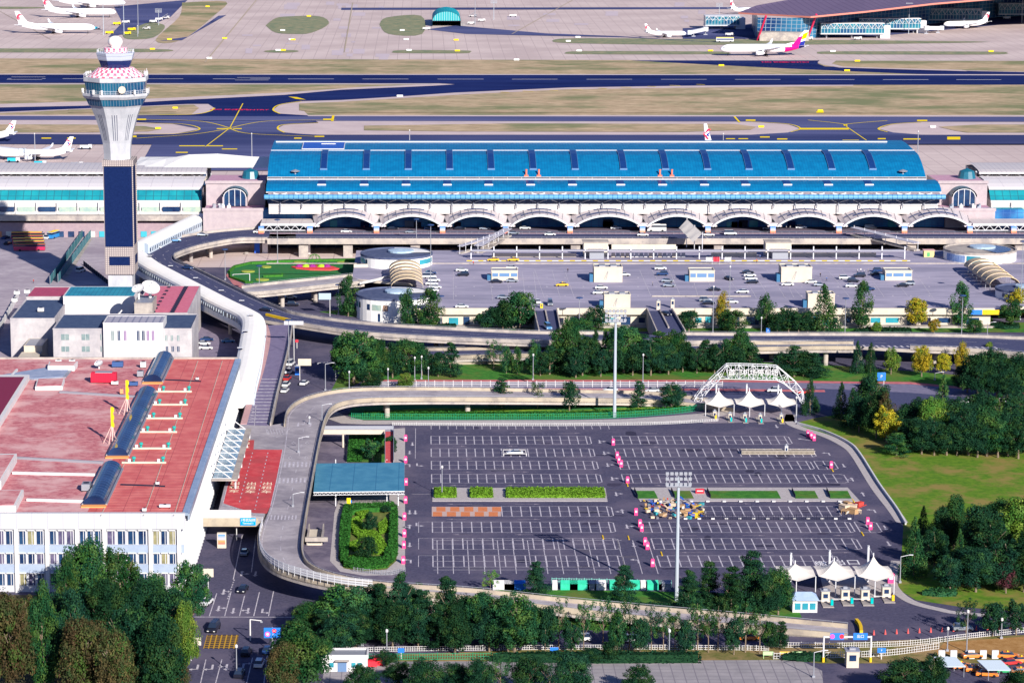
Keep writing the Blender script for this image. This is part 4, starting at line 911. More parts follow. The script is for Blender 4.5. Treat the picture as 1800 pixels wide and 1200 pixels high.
# ---- viaduct that curves round the lawn and then runs right to the picture edge
F = [(520,421.3),(470,421.5),(420,422),(375,429),(340,437),(312,447),(305,452),(309,460),(333,470),(372,489),(411,508),(440,522),(483,541),(522,554),(600,566),(700,575),(850,583),(950,587),(1060,588)]
Nn = [(520,402),(470,402.5),(420,405),(360,411),(300,421),(265,429),(252,438),(253,448),(272,468),(310,492),(355,517),(400,541),(440,556),(522,570),(628,586),(739,594),(850,599),(950,602),(1060,603)]
Z = [7]*9 + [6.9,6.8,6.7,6.5,6.3,6.1,6,6,6,6]
curve_t, cA, cB = road('curving_viaduct', "grey elevated road curving round the lawn and running along the roof car park", F, Nn, Z, m=M_road, lanes=3, piers=(3,3.9,14.5,15.5,16.5,17.5), skip_near=(11,13), skip_far=(0,1))
F = [(1060,588),(1150,588.5),(1200,589),(1300,590),(1450,590),(1600,591),(1700,593),(1800,597),(1960,604)]
Nn = [(1060,603),(1150,603),(1200,603),(1300,603),(1450,604),(1600,612),(1700,616),(1800,624),(1960,636)]
road('right_viaduct', "elevated dual road at the right half, in front of the roof car park's planted strip", F, Nn, [6]*9, m=M_road, lanes=3, piers=(2.5,3.5,4.5,5.5,6.5,7.5), skip_far=(0,2), skip_near=(4,5))
F = [(640,617),(800,616),(1000,611),(1200,606.5),(1400,605.5),(1500,605)]
Nn = [(640,631),(800,629),(1000,624),(1200,618),(1400,613),(1500,612.5)]
road('rising_ramp', "lower beige walled ramp rising to join the elevated road behind the row of trees", F, Nn, [1.6,2.2,3.6,5,5.9,6], m=M_road, lanes=2, piers=(3.5,4.4), parm=M_beige)
m = MB(); P = [G(x,y,0) for x,y in ((640,640),(800,641),(1000,637),(1110,632))]; Q = [p+Vector((0,.5,0)) for p in P]; solid_strip(m, Q, P, 0, 1.9); tag(m.build('retaining_wall', M_beige), "low beige retaining wall behind the trees of the upper grass strip", 'wall')
mk = MB()
for i in range(22):
 x = 1515+i*11; y0 = 606.5+i*.15; pq(mk, [(x,y0),(x+4,y0),(x+9,y0+3.2),(x+5,y0+3.2)], 6.02)
tag(mk.build('merge_hatching', M_mark), kind='structure')
# ---- loop from the lower right, round the left plateau and back to the right
OUT = [(1290,712),(1150,694),(1000,690),(850,687),(720,686),(620,688),(560,697),(525,710),(506,728),(502,750),(497,790),(487,840),(475,890),(462,925),(456,955),(464,983),(490,1003),(540,1019),(600,1031),(655,1037),(760,1046),(850,1056),(1000,1074),(1150,1090),(1300,1103),(1490,1120)]
INN = [(1290,722),(1150,707),(1000,704),(850,703),(720,703),(640,705),(600,711),(580,722),(570,740),(566,752),(562,770),(553,815),(544,865),(535,915),(530,950),(530,975),(540,995),(575,1012),(630,1024),(680,1031),(770,1037),(850,1043),(1000,1059),(1150,1073),(1300,1086),(1490,1104)]
ZL = [.3,1.4,3.4,4.9,5.9,6.3,6.5,6.5,6.5,6.5,6.5,6.5,6.5,6.5,6.5,6.5,6.4,6.3,6.1,5.9,5.3,4.5,3.2,2,1.1,.2]
loop_t, lA, lB = road('loop_ramp', "cream walled loop ramp circling left of the main car park", INN, OUT, ZL, m=M_deck, lanes=2, parm=M_beige, skip_near=(9,13), piers=(3.3,4.4,19,20,21), th=1.2)
# ---- plateau with the red lanes between building and loop
plat = [(470,748),(423,745),(411,790),(393,860),(383,900),(463,908)] + [(470,890),(487,840),(497,790),(502,750),(500,743)]
P = [G(x,y,6.5) for x,y in plat]
t = thing('raised_forecourt', "raised grey forecourt carrying the red painted taxi lanes", 'forecourt', (0,0,0))
m = MB(); m.prism([(p.x,p.y) for p in P], 5.3, 6.495); m.build('slab', M_deck, t)
mk = MB(); pq(mk, [(423,773),(446,773),(446,790),(497,790),(482,896),(474,909),(455,902),(394,884)][:0] or [(0,0),(1,0),(1,1)], 6.4) if False else None
rp = [G(x,y,6.51) for x,y in ((421,773),(447,773),(445.5,789),(497,790),(487,840),(476,890),(463,900),(450,904),(430,895),(392,884),(402,846),(412,808))]
o = flat('red_painted_lanes', [(421,773),(447,773),(445.5,789.5),(497,790),(487,840),(476,888),(469,902),(445,901),(430,896),(392,884),(402,846),(412,808)], 6.512, M_redpaint);
mk = MB()
for (a,b) in (((444,795),(420,885)),((471,795),(448,895))): dashes(mk, [G(*a,6.53), G(*b,6.53)], 1.6, 2.6, .25, 0)
pline(mk, [(497,790),(487,840),(476,888)], .2, 6.53); pline(mk, [(418,778),(392,884),(450,905)], .2, 6.53)
for i in range(9):
 a = i/9; pline(mk, [(390-6*a, 886+14*a),(400+56*a, 888+16*a)], .4, 6.53)
for yc, xs0 in ((816,500),(844,490)):
 for i in range(7): x = xs0+i*7.4; pq(mk, [(x,yc-4.5),(x+3.6,yc-4.5),(x+2.6,yc+4.5),(x-1,yc+4.5)], 6.53)
for i in range(8): x = 476+i*6.2; pq(mk, [(x,905),(x+2.6,905),(x+1.2,913),(x-1.2,913)], 6.53)
mk.build('painted_marks', M_mark, t)
def ground_text(body, px, py, size, z, m, sy=1.0, name='painted_lettering', rz=0, sx=1):
 return tag(text_mesh(body, size, m, name, None, G(px,py,z), (0,0,rz), .004, .02, sx, sy), kind='structure')
for x, y, s_ in ((432,779,2.6),(412,856,2.9),(441,857,2.9),(469,857,2.9)):
 for k, ch in enumerate("出租车"): ground_text(ch, x+(1-k)*1.2, y-7+k*7, s_, 6.535, mat("lane_lettering",(.8,.66,.5),None), 1.25)
F = [(512,570),(510,590),(502,630),(493,665),(484,700),(474,748)]
Nn = [(462,572),(467,595),(458,640),(446,680),(436,705),(424,746)]
rt, rA, rB = road('striped_ramp', "grey ramp with white cross stripes descending beside the white walkway", F, Nn, [6.3,6.4,6.5,6.5,6.5,6.5], m=mat("ramp_asphalt",(.16,.135,.23),(.21,.18,.28),.5), par=(True,False), parm=M_conc)
mk = MB()
for i in range(14):
 y = 666+i*5.8; f0 = (y-666)/82; pline(mk, [(446-22*f0+(12 if i>6 else 0), y),(492-18*f0, y)], 1.0, 6.52)
for i in range(11): y = 712+i*3; pline(mk, [(432-(y-712)*.22, y+2.5),(447-(y-712)*.05, y-2)], .35, 6.54)
pline(mk, [(437,700),(450,712),(447,748)], .2, 6.52); mk.build('cross_stripes', M_mark, rt)
m = MB(); P = [G(x,y,6.4) for x,y in Nn]; P = catmull(P,5); solid_strip(m, offset(P,-.2), offset(P,1.6), .0, .25); m.build('pink_footway', mat("pink_footway",(.45,.26,.27),(.52,.32,.32),.5), rt)
mk = MB(); pline(mk, [(467,752),(470,762),(486,768),(500,762),(510,752)], .2, 6.53)
for i in range(7): pline(mk, [(470+i*5,754),(473+i*5,763)], .16, 6.53)
tag(mk.build('island_hatching', M_mark), kind='structure')
def arrow(mb, px, py, z, L=4.0, kind='up', rz=0, w=.18, flip=False):
 """painted road arrow pointing +Y before rz"""
 c = G(px, py, z); ca, sa = cos(rz), sin(rz)
 def T(x, y): x = -x if flip else x; return (c.x+x*ca-y*sa, c.y+x*sa+y*ca, z)
 def poly(P):
  P = [T(*p) for p in P]; n = (Vector(P[1])-Vector(P[0])).cross(Vector(P[2])-Vector(P[0])); mb.f(P if n.z>0 else P[::-1])
 poly([(-w,-L/2),(w,-L/2),(w,L/2-1.2),(-w,L/2-1.2)])
 if kind in ('up','upleft'): poly([(-.65,L/2-1.2),(.65,L/2-1.2),(0,L/2)])
 if kind in ('left','upleft'):
  yb = L/2-1.2 if kind == 'left' else -L*.1
  poly([(-w,yb-.4),(-w,yb),(-1.0,yb+.2),(-1.0,yb-.2)]); poly([(-1.0,yb+.7),(-1.0,yb-.7),(-2.0,yb)])
mk = MB()
arrow(mk, 546, 746, 6.52, 5, 'up', pi, .25); arrow(mk, 524, 746, 6.52, 5, 'upleft', pi, .25)
for x,y in ((516,778),(540,778),(510,804),(538,804)):
 c = G(x,y,6.52);
 for s in (-1,1): strip(mk, [c+Vector((0,-1.8,0)), c+Vector((s*.6,0,0)), c+Vector((0,1.8,0))], [c+Vector((.1,-1.5,0)), c+Vector((s*.6-s*.18,0,0)), c+Vector((.1,1.5,0))])
mk2 = MB(); tag(mk.build('deck_arrows', M_mark), kind='structure')
t = thing('underpass_portal', "beige concrete portal beam over the road where it passes under the forecourt", 'portal', (0,0,0))
a, b = G(343,905,6.5), G(463,905,6.5)
m = MB(); m.box(a.x, b.x, a.y-1.2, a.y-.6, 3.9, 6.0); m.build('beam', M_beige, t)
m = MB(); m.box(a.x, b.x-3, a.y-.9, a.y-.5, 6.01, 8.0); m.build('parapet', M_white, t)
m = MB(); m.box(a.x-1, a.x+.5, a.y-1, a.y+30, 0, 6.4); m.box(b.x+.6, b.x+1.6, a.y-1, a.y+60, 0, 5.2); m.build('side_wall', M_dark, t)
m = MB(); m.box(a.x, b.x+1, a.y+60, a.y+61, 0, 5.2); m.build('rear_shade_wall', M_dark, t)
s = thing('blue_direction_sign', "blue sign with white lettering hanging on the underpass beam", 'sign', (G(434,926,5.0).x, a.y-1.5, 4.3))
m = MB(); m.box(-1.9,1.9,0,.12,0,1.9); m.build('panel', mat("sign_cyan_blue",(.0,.3,.7),None), s)
text_mesh("1号航站楼", .82, M_white, 'lettering', s, (0,-.03,1.28), (pi/2,0,0), .01, .01); text_mesh("Terminal 1", .62, M_white, 'lettering', s, (0,-.03,.5), (pi/2,0,0), .01, .01)
for x in (-1.4,1.4): m = MB(); m.box(x-.05,x+.05,.1,.35,.2,1.7); m.build('bracket', M_steel, s)
t = thing('white_side_screen', "white panelled screen along the outer curve of the loop ramp above the road", 'screen', (0,0,0))
P = catmull([G(x,y,6.5) for x,y in ((462,925),(456,955),(464,983),(490,1003),(540,1019),(600,1031),(655,1037))], 5); P = [p+Vector((-.0,-.7,0)) for p in P]
m = MB(); m2 = MB()
for i in range(len(P)-1):
 for h in (1.2,1.75,2.3): m.beam(P[i]+Vector((0,0,h)), P[i+1]+Vector((0,0,h)), .08, .34)
 m2.tube(P[i]+Vector((0,0,.3)), P[i]+Vector((0,0,2.7)), .07, 4); m2.tube(P[i]+Vector((0,0,2.6)),P[i+1]+Vector((0,0,2.6)),.06,4)
m.build('louvres', M_whitem, t); m2.build('posts', M_whitem, t)
# ================================================================ WHITE COVERED WALKWAY
t = thing('covered_walkway', "white tube-roofed walkway zigzagging from the terminal to the red-roofed building", 'walkway', (0,0,0))
C = catmull([G(x,y,11.2) for x,y in ((352,376),(318,392),(280,410),(246,427))], 3); C2 = catmull([G(x,y,11.2) for x,y in ((237,440),(262,459),(305,482),(350,505),(395,528),(425,542),(440,551),(446,563),(443,590),(436,630),(428,660),(423,684))], 4)
M_wroofw = mat("walkway_roof", (.86,.82,.78), (.91,.87,.83), .15, .7); M_wside = stripes("walkway_side", (.5,.55,.62), (.3,.36,.45), 1, 5, .06, .6)
def tunnel(C, hw=4.0, nm=''):
 n = len(C); L = offset(C, hw); R = offset(C, -hw)
 rf = MB(); K = 8; rows = []
 for i in range(n):
  row = []
  for k in range(K+1):
   a = pi*k/K; p = L[i].lerp(R[i], (1-cos(a))/2); p = p.copy(); p.z = 9.7+1.75*sin(a)**.8; row.append(p)
  rows.append(row)
 for i in range(n-1):
  for k in range(K): rf.f([rows[i][k],rows[i][k+1],rows[i+1][k+1],rows[i+1][k]][::-1])
 o = rf.build('roof', M_wroofw, t, True)
 sd = MB(); wn = MB(); fl = MB()
 for E, s in ((L,1),(R,-1)):
  for i in range(n-1):
   a, b = E[i].copy(), E[i+1].copy()
   q = lambda p, z: Vector((p.x,p.y,z))
   sd.f([q(a,6.2),q(b,6.2),q(b,7.7),q(a,7.7)]); sd.f([q(a,9.2),q(b,9.2),q(b,9.8),q(a,9.8)])
   wn.f([q(a,7.7),q(b,7.7),q(b,9.2),q(a,9.2)])
   d = (b-a).length; k = max(1,int(d/2.2))
   for j in range(k): p = a.lerp(b, j/k); sd.ob((p.x,p.y,7.7),(.35,.35,1.5), 0)
 fz = [Vector((p.x,p.y,6.2)) for p in L]; gz = [Vector((p.x,p.y,6.2)) for p in R]; solid_strip(fl, fz, gz, -.7, 0)
 for e in (0, n-1): sd.f([Vector((L[e].x,L[e].y,6.2)),Vector((R[e].x,R[e].y,6.2))]+[Vector(p) for p in rows[e][::-1]])
 sd.build('side_wall', M_wside, t); wn.build('window_strip', M_glassdk, t); fl.build('floor_slab', M_white, t)
 for i in range(2, n, 5):
  p = MB(); p.tube((C[i].x,C[i].y,0),(C[i].x,C[i].y,5.5),.6,10); p.build('pier', M_conc, t)
tunnel(C); tunnel(C2)
for px, py in ((263,450),(300,468),(344,489),(389,511),(425,529),(441,554),(431,582),(422,612)):
 c = G(px,py,11.6); m = MB(); m.ob((c.x,c.y,11.35),(1.5,.8,.45)); m.ob((c.x,c.y-.1,11.8),(1.8,1.0,.12),0,1); m.build('roof_vent', [M_dark, M_whitem], t)
# ================================================================ BRIDGE ARM, OVAL LAWN AND MID GROUND
F = [(620,486),(560,492),(500,498),(455,503),(425,507)]
Nn = [(640,497),(570,504),(510,511),(460,516),(433,517)]
road('link_ramp', "short pale bridge arm linking the roof car park to the curving viaduct beside the lawn", F, Nn, [6,6.2,6.5,6.7,6.75], m=M_deck, lanes=1, piers=(1.2,2.3), parm=M_conc)
flat('service_forecourt', [(240,436),(640,430),(1900,427),(1900,463),(640,470),(430,470),(420,440),(300,442)], .02, M_deck)
flat('pavement', [(398,466),(640,455),(640,452),(470,455),(402,462)], .04, M_paving)
flat('grass', [(399,478),(408,468),(440,461.5),(500,458),(640,457),(640,492),(470,498),(432,497),(404,488)], .06, M_grassg, smooth_n=0)
flat('brick_path', [(397,484),(410,500),(425,507),(430,500),(406,489),(400,480)], .05, mat("brick_red",(.4,.14,.15),(.5,.2,.2),.6))
for i, (x0, x1, y) in enumerate(((459,477,470),(516,539,462),(592,614,462.5),(424,448,478),(449,473,492.5))):
 P = [(x0+(x1-x0)*(.5-.5*cos(a)), y+1.6*sin(a)) for a in [2*pi*k/14 for k in range(14)]]
 b = MB(); W_ = [G(px,py,0) for px,py in P]; b.prism([(p.x,p.y) for p in W_], .07, .45); tag(b.build('clipped_shrub_bed', mat("yellow_shrub",(.24,.3,.05),(.36,.38,.08),2)), f"low yellow-green oval shrub bed, {['second','third','rightmost','leftmost','frontmost'][i]} on the oval lawn", 'shrub bed', 'oval shrub beds on the lawn')
b = MB()
for q in ([(401,479),(411,469.5),(440,463),(442,464),(414,471),(404,480)], [(404,480),(407,488),(434,496.5),(445,497.5),(444,499),(431,498),(404,489)], [(440,463),(500,459.5),(560,458.2),(636,457.2),(636,459.5),(560,460),(500,461.3),(442,464.6)]):
 W_ = [G(px,py,0) for px,py in q]; b.prism([(p.x,p.y) for p in W_], .07, .8)
M_hedgeg = mat("hedge_green", (.02,.1,.02), (.07,.24,.03), 2.2, .9)
tag(b.build('lawn_hedge', M_hedgeg), "trimmed green hedge round the edge of the oval lawn", 'hedge')
b = MB();
for q in ([(463,488),(497,486.5),(498,483),(495,483),(494,485.3),(463,486.6)],): W_ = [G(px,py,0) for px,py in q]; b.prism([(p.x,p.y) for p in W_], .07, .8)
tag(b.build('corner_hedge', M_hedgeg), "short L-shaped yellow-edged hedge on the oval lawn", 'hedge')
t = thing('flower_display', "red edged flower display with a round topiary on the oval lawn", 'flower bed', G(553, 472))
o_ = t.location.copy(); b = MB(); P = [(512,470.5),(530,467.5),(560,467),(585,470),(597,474),(580,476),(545,475.5),(520,473)]; W_ = [G(px,py,0)-o_ for px,py in P]; b.prism([(p.x,p.y) for p in W_], .07, .5); b.build('red_border', mat("red_flowers",(.6,.03,.06),(.75,.12,.1),3), t)
for px, col in ((526,'p'),(538,'l'),(565,'l'),(575,'p'),(549,'p')):
 c = G(px,470.5)-o_; b = MB(); b.lathe([(0,1.5),(1,1.2),(1.7,.5),(1.8,.4)],10,(c.x,c.y)); b.build('planting', mat("lime_plant",(.3,.55,.02),(.4,.65,.05),3) if col=='l' else mat("purple_plant",(.2,.02,.2),(.35,.04,.25),3), t)
c = G(553,469)-o_; b = MB()
for k in range(5):
 a = k*pi/5; b.path([Vector((c.x+2.6*cos(u)*cos(a), c.y+2.6*cos(u)*sin(a), 2.6+2.6*sin(u))) for u in [2*pi*i/16 for i in range(17)]], .1, 4)
b.build('topiary_sphere', M_hedgeg, t)
# ================================================================ ROOF CAR PARK
fy, by_ = G(740,546,6).y, G(740,464,6).y
t = thing('roof_car_park', "wide low building whose flat grey roof is a car park", 'car park', (0,0,0))
xl = G(728,546,6).x; xr = G(1748,546,6).x; xL = G(622,470,6).x; xR = XAT(1985,by_,6)
m = MB(); m.prism([(xl,fy),(xr,fy),(xr+6,fy+8),(xR,fy+10),(xR,by_+35),(xL,by_+35),(xL,fy+70),(xl,fy+58)], 5.0, 5.99, 0, 1); m.build('roof_slab', [M_cream, M_roofdeck], t)
m = MB(); m.box(xl+1, xr-1, fy+1.6, fy+50, 0, 4.99); m.build('wall', M_cream, t)
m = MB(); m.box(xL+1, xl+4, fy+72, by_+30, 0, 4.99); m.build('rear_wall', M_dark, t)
m = MB()
for a, b in ((xl, G(938,546,6).x),(G(979,546,6).x, G(1139,546,6).x),(G(1181,546,6).x, xr)): m.box(a, b, fy-.25, fy+.1, 4.6, 6.95)
m.build('fascia', M_cream, t)
rng = random.Random(4); x = xl+4; k = 0
while x < xr-4:
 wd = rng.choice([1.6,2.2,3.4,4.5]); b = MB(); b.box(x, x+wd, fy+1.5, fy+1.58, rng.choice([.2,1.4]), rng.choice([3.2,3.6]))
 b.build('window', rng.choice([M_glassdk, M_glassdk, M_glassteal, M_dark]), t); x += wd+rng.uniform(1.2,3.2)
m = MB(); m.box(xl, xr, fy-1.6, fy+1.4, 0, .7); m.build('plinth', M_conc, t)
m = MB(); m.box(G(470,460,6).x, xR, by_+.2, by_+.6, 6, 6.35); m.build('rear_kerb', M_conc, t)
def ramp(nm, lab, pxl, pxr, pyb, pxl2, pxr2, py2):
 A = [G(pxl,546,6), G((pxl+pxl2)/2,(546+py2)/2,6), G(pxl2,py2,6)]; B = [G(pxr,546,6), G((pxr+pxr2)/2,(546+py2)/2,6), G(pxr2,py2,6)]
 t = thing(nm, lab, 'ramp', (0,0,0)); m = MB(); solid_strip(m, A, B, -1, .012); m.build('road_surface', M_asph_dk if False else M_road, t)
 for E, s in ((A,-1),(B,1)):
  m = MB(); solid_strip(m, [e+Vector((s*.5,0,0)) for e in E], [e+Vector((s*.1,0,0)) for e in E], -6, 1); m.build('side_wall', M_par, t)
 m = MB(); C = [a.lerp(b,.5) for a,b in zip(A,B)]; solid_strip(m, [c+Vector((-.25,0,0)) for c in C[:2]+[C[1].lerp(C[2],.6)]], [c+Vector((.25,0,0)) for c in C[:2]+[C[1].lerp(C[2],.6)]], 0, .6); m.build('median_kerb', M_par, t)
ramp('car_park_ramp', "left entry ramp from the elevated road up to the roof car park", 940, 977, 546, 949, 984, 584)
ramp('car_park_ramp', "right entry ramp from the elevated road up to the roof car park", 1139, 1180, 546, 1156, 1203, 585)
mk = MB()
def vline(px0, py0, px1, py1, w=.18, z=6.01): pline(mk, [(px0,py0),(px1,py1)], w, z)
for x0 in (770,797): pline(mk, [(x0-.3,478),(x0,526)], .16, 6.01)
for x0 in (862,892,920,940): pline(mk, [(x0-2,478),(x0+4,528)], .16, 6.01)
for x0, x1 in ((940,957),(970,985),(992,1010),(1124,1146),(1146,1172),(1176,1198),(1213,1228),(1238,1256),(1270,1306),(1300,1330),(1322,1353),(1348,1381),(1372,1396),(1364,1412),(1455,1495),(1480,1519),(1520,1556),(1560,1598),(1605,1640)): pline(mk, [(x0,474),(x1,524)], .16, 6.01)
for x0 in range(800, 1640, 32):
 for y0 in (487,503,519):
  pq(mk, [(x0,y0),(x0+2.4,y0),(x0+2.8,y0+1.4),(x0+.4,y0+1.4)], 6.01)
pline(mk, [(770,526),(940,528)], .14, 6.01); pline(mk, [(1150,524),(1470,524)], .14, 6.01)
tag(mk.build('roof_bay_lines', M_markf if False else M_mark), kind='structure')
b = MB(); a0 = G(1146,521.5,6); b.box(a0.x, G(1320,521.5,6).x, a0.y, a0.y+.5, 6, 6.4); tag(b.build('kerb', M_conc), "long pale kerb in front of the right ramp's ticket booths on the roof car park", 'kerb')
def stair_block(pxa, pxb, pyb, pyt, dep, lab, windows=False, door=True):
 a = G(pxa, pyb, 6); b = G(pxb, pyb, 6); h = ZAT(pyt, a.y)-6
 t = thing('stair_block', lab, 'stair block', (a.x, a.y, 6)); L = b.x-a.x
 m = MB(); m.box(0, L, 0, dep, 0, h-.5); m.build('wall', M_cream, t)
 m = MB(); m.box(.35,L-.35,.35,dep-.35,h-.499,h-.3); m.build('roof', M_steel, t)
 m = MB(); m.box(-.1,L+.1,-.1,.25,h-.5,h); m.box(-.1,L+.1,dep-.25,dep+.1,h-.5,h); m.box(-.1,.25,.25,dep-.25,h-.5,h); m.box(L-.25,L+.1,.25,dep-.25,h-.5,h); m.build('parapet', M_cream, t)
 if windows:
  for q0, q1 in ((.03,.25),(.3,.68),(.74,.98)): m = MB(); m.box(L*q0,L*q1,-.06,-.01,h*.38,h*.72); m.build('window', mat("blue_strip_window",(.12,.22,.4),None,1,.2), t)
 else:
  for q in (.3,.7): m = MB(); m.ob((L*q,dep*.5,h-.3),(L*.22,dep*.5,.5)); m.build('roof_hatch', M_steel, t)
  m = MB(); m.beam((L*.35,-.12,.8),(L*.48,-.12,h*.7),.12,.12); m.beam((L*.42,-.12,.8),(L*.5,-.12,h*.7),.12,.12); m.build('wall_ladder', M_steel, t)
 m = MB(); m.box(-1.6,-.3,.6,dep*.6,0,h*.5); m.build('side_porch', mat("porch_blue",(.05,.15,.28),None), t)
stair_block(1044, 1094, 496, 469, 8, "tall cream stair block in the middle of the roof car park")
stair_block(1373, 1427, 496, 469, 8, "tall cream stair block right of centre on the roof car park")
stair_block(1062, 1108, 542, 517, 6, "cream stair block at the roof car park's front edge behind the tall mast")
stair_block(1420, 1467, 541, 516, 6, "cream stair block at the roof car park's front edge half hidden by a poplar")
stair_block(864, 910, 493, 475, 7, "low cream kiosk with blue strip windows at the left of the roof car park", True)
stair_block(1212, 1256, 495, 475, 7, "low cream kiosk with blue strip windows in the middle of the roof car park", True)
stair_block(1556, 1603, 493, 475, 7, "low cream kiosk with blue strip windows at the right of the roof car park", True)
def booth(px, py, z, h, w, lab, m=None, grp=None, sc=1):
 t = thing('ticket_booth', lab, 'booth', G(px,py,z), 0, grp)
 b = MB(); b.box(-w/2,w/2,-w/2,w/2,0,h); b.build('body', m or M_cream, t)
 b = MB(); b.box(-w*.28,w*.28,-w/2-.05,-w/2-.01,h*.42,h*.78); b.build('window', M_glassdk, t)
 b = MB(); b.box(-w*.6,w*.6,-w*.6,w*.6,h+.004,h+.15); b.box(-w*.25,w*.25,-w*.25,w*.25,h+.151,h+.55); b.build('roof', M_steel, t)
 return t
booth(1157,544,6,3.2,1.3,"left of the two slim ticket booths at the head of the right ramp"); booth(1182,541,6,3.2,1.3,"right of the two slim ticket booths at the head of the right ramp")
booth(807,567,0,3,1.3,"left cream booth under the roof car park's front edge"); booth(952,541,6,1.6,.9,"small ticket post at the head of the left ramp", M_sy)
# round buildings and ribbed barrel canopies
def round_bldg(px, py, z0, rpx, ztop, lab, windows, solar=False):
 c = G(px, py, z0); S_ = SCL(c); r = rpx/S_; t = thing('round_building', lab, 'round building', (c.x, c.y, z0)); h = ztop-z0
 m = MB(); m.lathe([(r,0),(r,h)], 40); m.build('wall', M_bright, t, False)
 m = MB(); m.lathe([(r+.15,h-.3),(r+.15,h+.5),(r-.5,h+.5),(r-.5,h),(0,h+.15)], 40); m.build('roof', mat("round_roof_dark",(.06,.075,.15),(.1,.12,.2),.5,.7) if not solar else M_conc, t)
 m = MB(); m.lathe([(r*.36,h+.2),(r*.36,h+.9),(0,h+1.5)], 20, (r*.12,r*.25)); m.build('roof_light', mat("pale_roof_light",(.3,.42,.55),(.45,.55,.65),.6,.4), t)
 if solar:
  m = MB(); m.f([(r*.85*cos(a), r*.85*sin(a), h+.3) for a in [-1.2+i*.12 for i in range(18)]]+[(0,0,h+.3)]); m.build('solar_panels', stripes("solar",(.02,.04,.12),(.1,.14,.3),0,1.2,.12,.2,axis2=1,period2=1.6,duty2=.12), t)
 else:
  m = MB(); m.f([(r*.97*cos(a), r*.97*sin(a), h+.3) for a in [.1+i*.14 for i in range(12)]]+[(-r*.05,0,h+.3)]); m.build('pale_roof_sector', M_bright, t)
 for a0, a1, zz0, zz1, mm in windows:
  m = MB(); n = max(2,int((a1-a0)/.08)); A = [a0+(a1-a0)*i/n for i in range(n+1)]
  for i in range(n): m.f([((r+.05)*cos(A[i]),(r+.05)*sin(A[i]),zz0),((r+.05)*cos(A[i+1]),(r+.05)*sin(A[i+1]),zz0),((r+.05)*cos(A[i+1]),(r+.05)*sin(A[i+1]),zz1),((r+.05)*cos(A[i]),(r+.05)*sin(A[i]),zz1)])
  m.build('window', mm, t)
 return t
d = pi/180
round_bldg(697,464,6,63,10.1, "white round building with a dark disc roof beyond the ribbed canopy", [(-170*d,-150*d,1.2,3,M_glassteal),(-148*d,-143*d,1.2,3,M_glassdk),(-50*d,-12*d,1.4,3.2,M_glassteal)])
round_bldg(692,556,0,66,8.2, "white drum building with a flat dark roof, behind the paired poplars", [(-172*d,-160*d,4.4,6.4,M_glassteal),(-156*d,-150*d,4.4,6.4,M_glassdk),(-134*d,-128*d,4.2,6.3,M_glassdk),(-124*d,-108*d,4.2,6.3,mat("pale_blind",(.55,.6,.5))),(-106*d,-98*d,4.2,6.3,mat("brown_blind",(.4,.25,.18),None)),(-114*d,-110*d,.2,3.2,M_glassdk),(-172*d,-166*d,.5,2.5,M_glassdk)])
round_bldg(1722,455,6,63,9.8, "white round building with solar panels on its roof", [(-165*d,-125*d,.3,3.0,mat("lilac_glass",(.12,.2,.45),(.3,.4,.6),.6)),(-122*d,-100*d,.3,3.0,M_glassteal)], True)
round_bldg(1798,522,6,48,9.0, "dark roofed round building partly behind orange trees at the right edge", [(-150*d,-120*d,1,2.4,M_glassdk)])
M_can2 = mat("beige_canopy_fabric", (.5,.39,.26), (.6,.48,.34), .3, .8)
def barrel(lab, pa, pb, wpx, n, z=6, h=5.2, flat_=1):
 a = G(*pa, z); b = G(*pb, z); t = thing('ribbed_canopy', lab, 'canopy', (0,0,0));
 for k in range(n):
  p = a.lerp(b, k/n); q = a.lerp(b, (k+1)/n); w = wpx/SCL(p)/2; m = MB(); K = 12
  pr = [(-w*cos(pi*i/K), h*.45+(h*.62)*sin(pi*i/K)) for i in range(K+1)]
  up = .5
  for i in range(K):
   m.f([(p.x+pr[i][0],p.y,p.z+pr[i][1]+up),(p.x+pr[i+1][0],p.y,p.z+pr[i+1][1]+up),(q.x+pr[i+1][0],q.y,q.z+pr[i+1][1]),(q.x+pr[i][0],q.y,q.z+pr[i][1])])
   m.f([(p.x+pr[i][0],p.y,p.z+pr[i][1]+up-.3),(p.x+pr[i+1][0],p.y,p.z+pr[i+1][1]+up-.3),(p.x+pr[i+1][0],p.y,p.z+pr[i+1][1]+up),(p.x+pr[i][0],p.y,p.z+pr[i][1]+up)])
  m.build('fabric_bay', M_can2, t, False)
  m = MB()
  for s in (-1,1): m.tube((p.x+s*w*.97,p.y+.3,p.z),(p.x+s*w*.97,p.y+.3,p.z+h*.45+up-.3),.14,6)
  m.build('post', M_steel, t)
barrel("beige ribbed barrel canopy between the two left round buildings", (716,517), (712,481), 57, 6)
barrel("beige ribbed barrel canopy slanting down towards the right edge", (1766,514), (1720,478), 53, 6)
b = MB(); P = [G(x,y,6) for x,y in ((622,470),(700,469))]; solid_strip(b, P, [p+Vector((0,-.4,0)) for p in P], -5.9, 1.3); tag(b.build('low_wall', M_cream), "low cream wall between the oval lawn and the ribbed canopy", 'wall')
b = MB(); P = [G(x,y,6) for x,y in ((632,500),(660,494),(685,487))]; solid_strip(b, P, [p+Vector((.1,-.3,0)) for p in P], 0, .9); tag(b.build('ramp_barrier', M_white), "white sloping barrier left of the ribbed canopy", 'barrier')
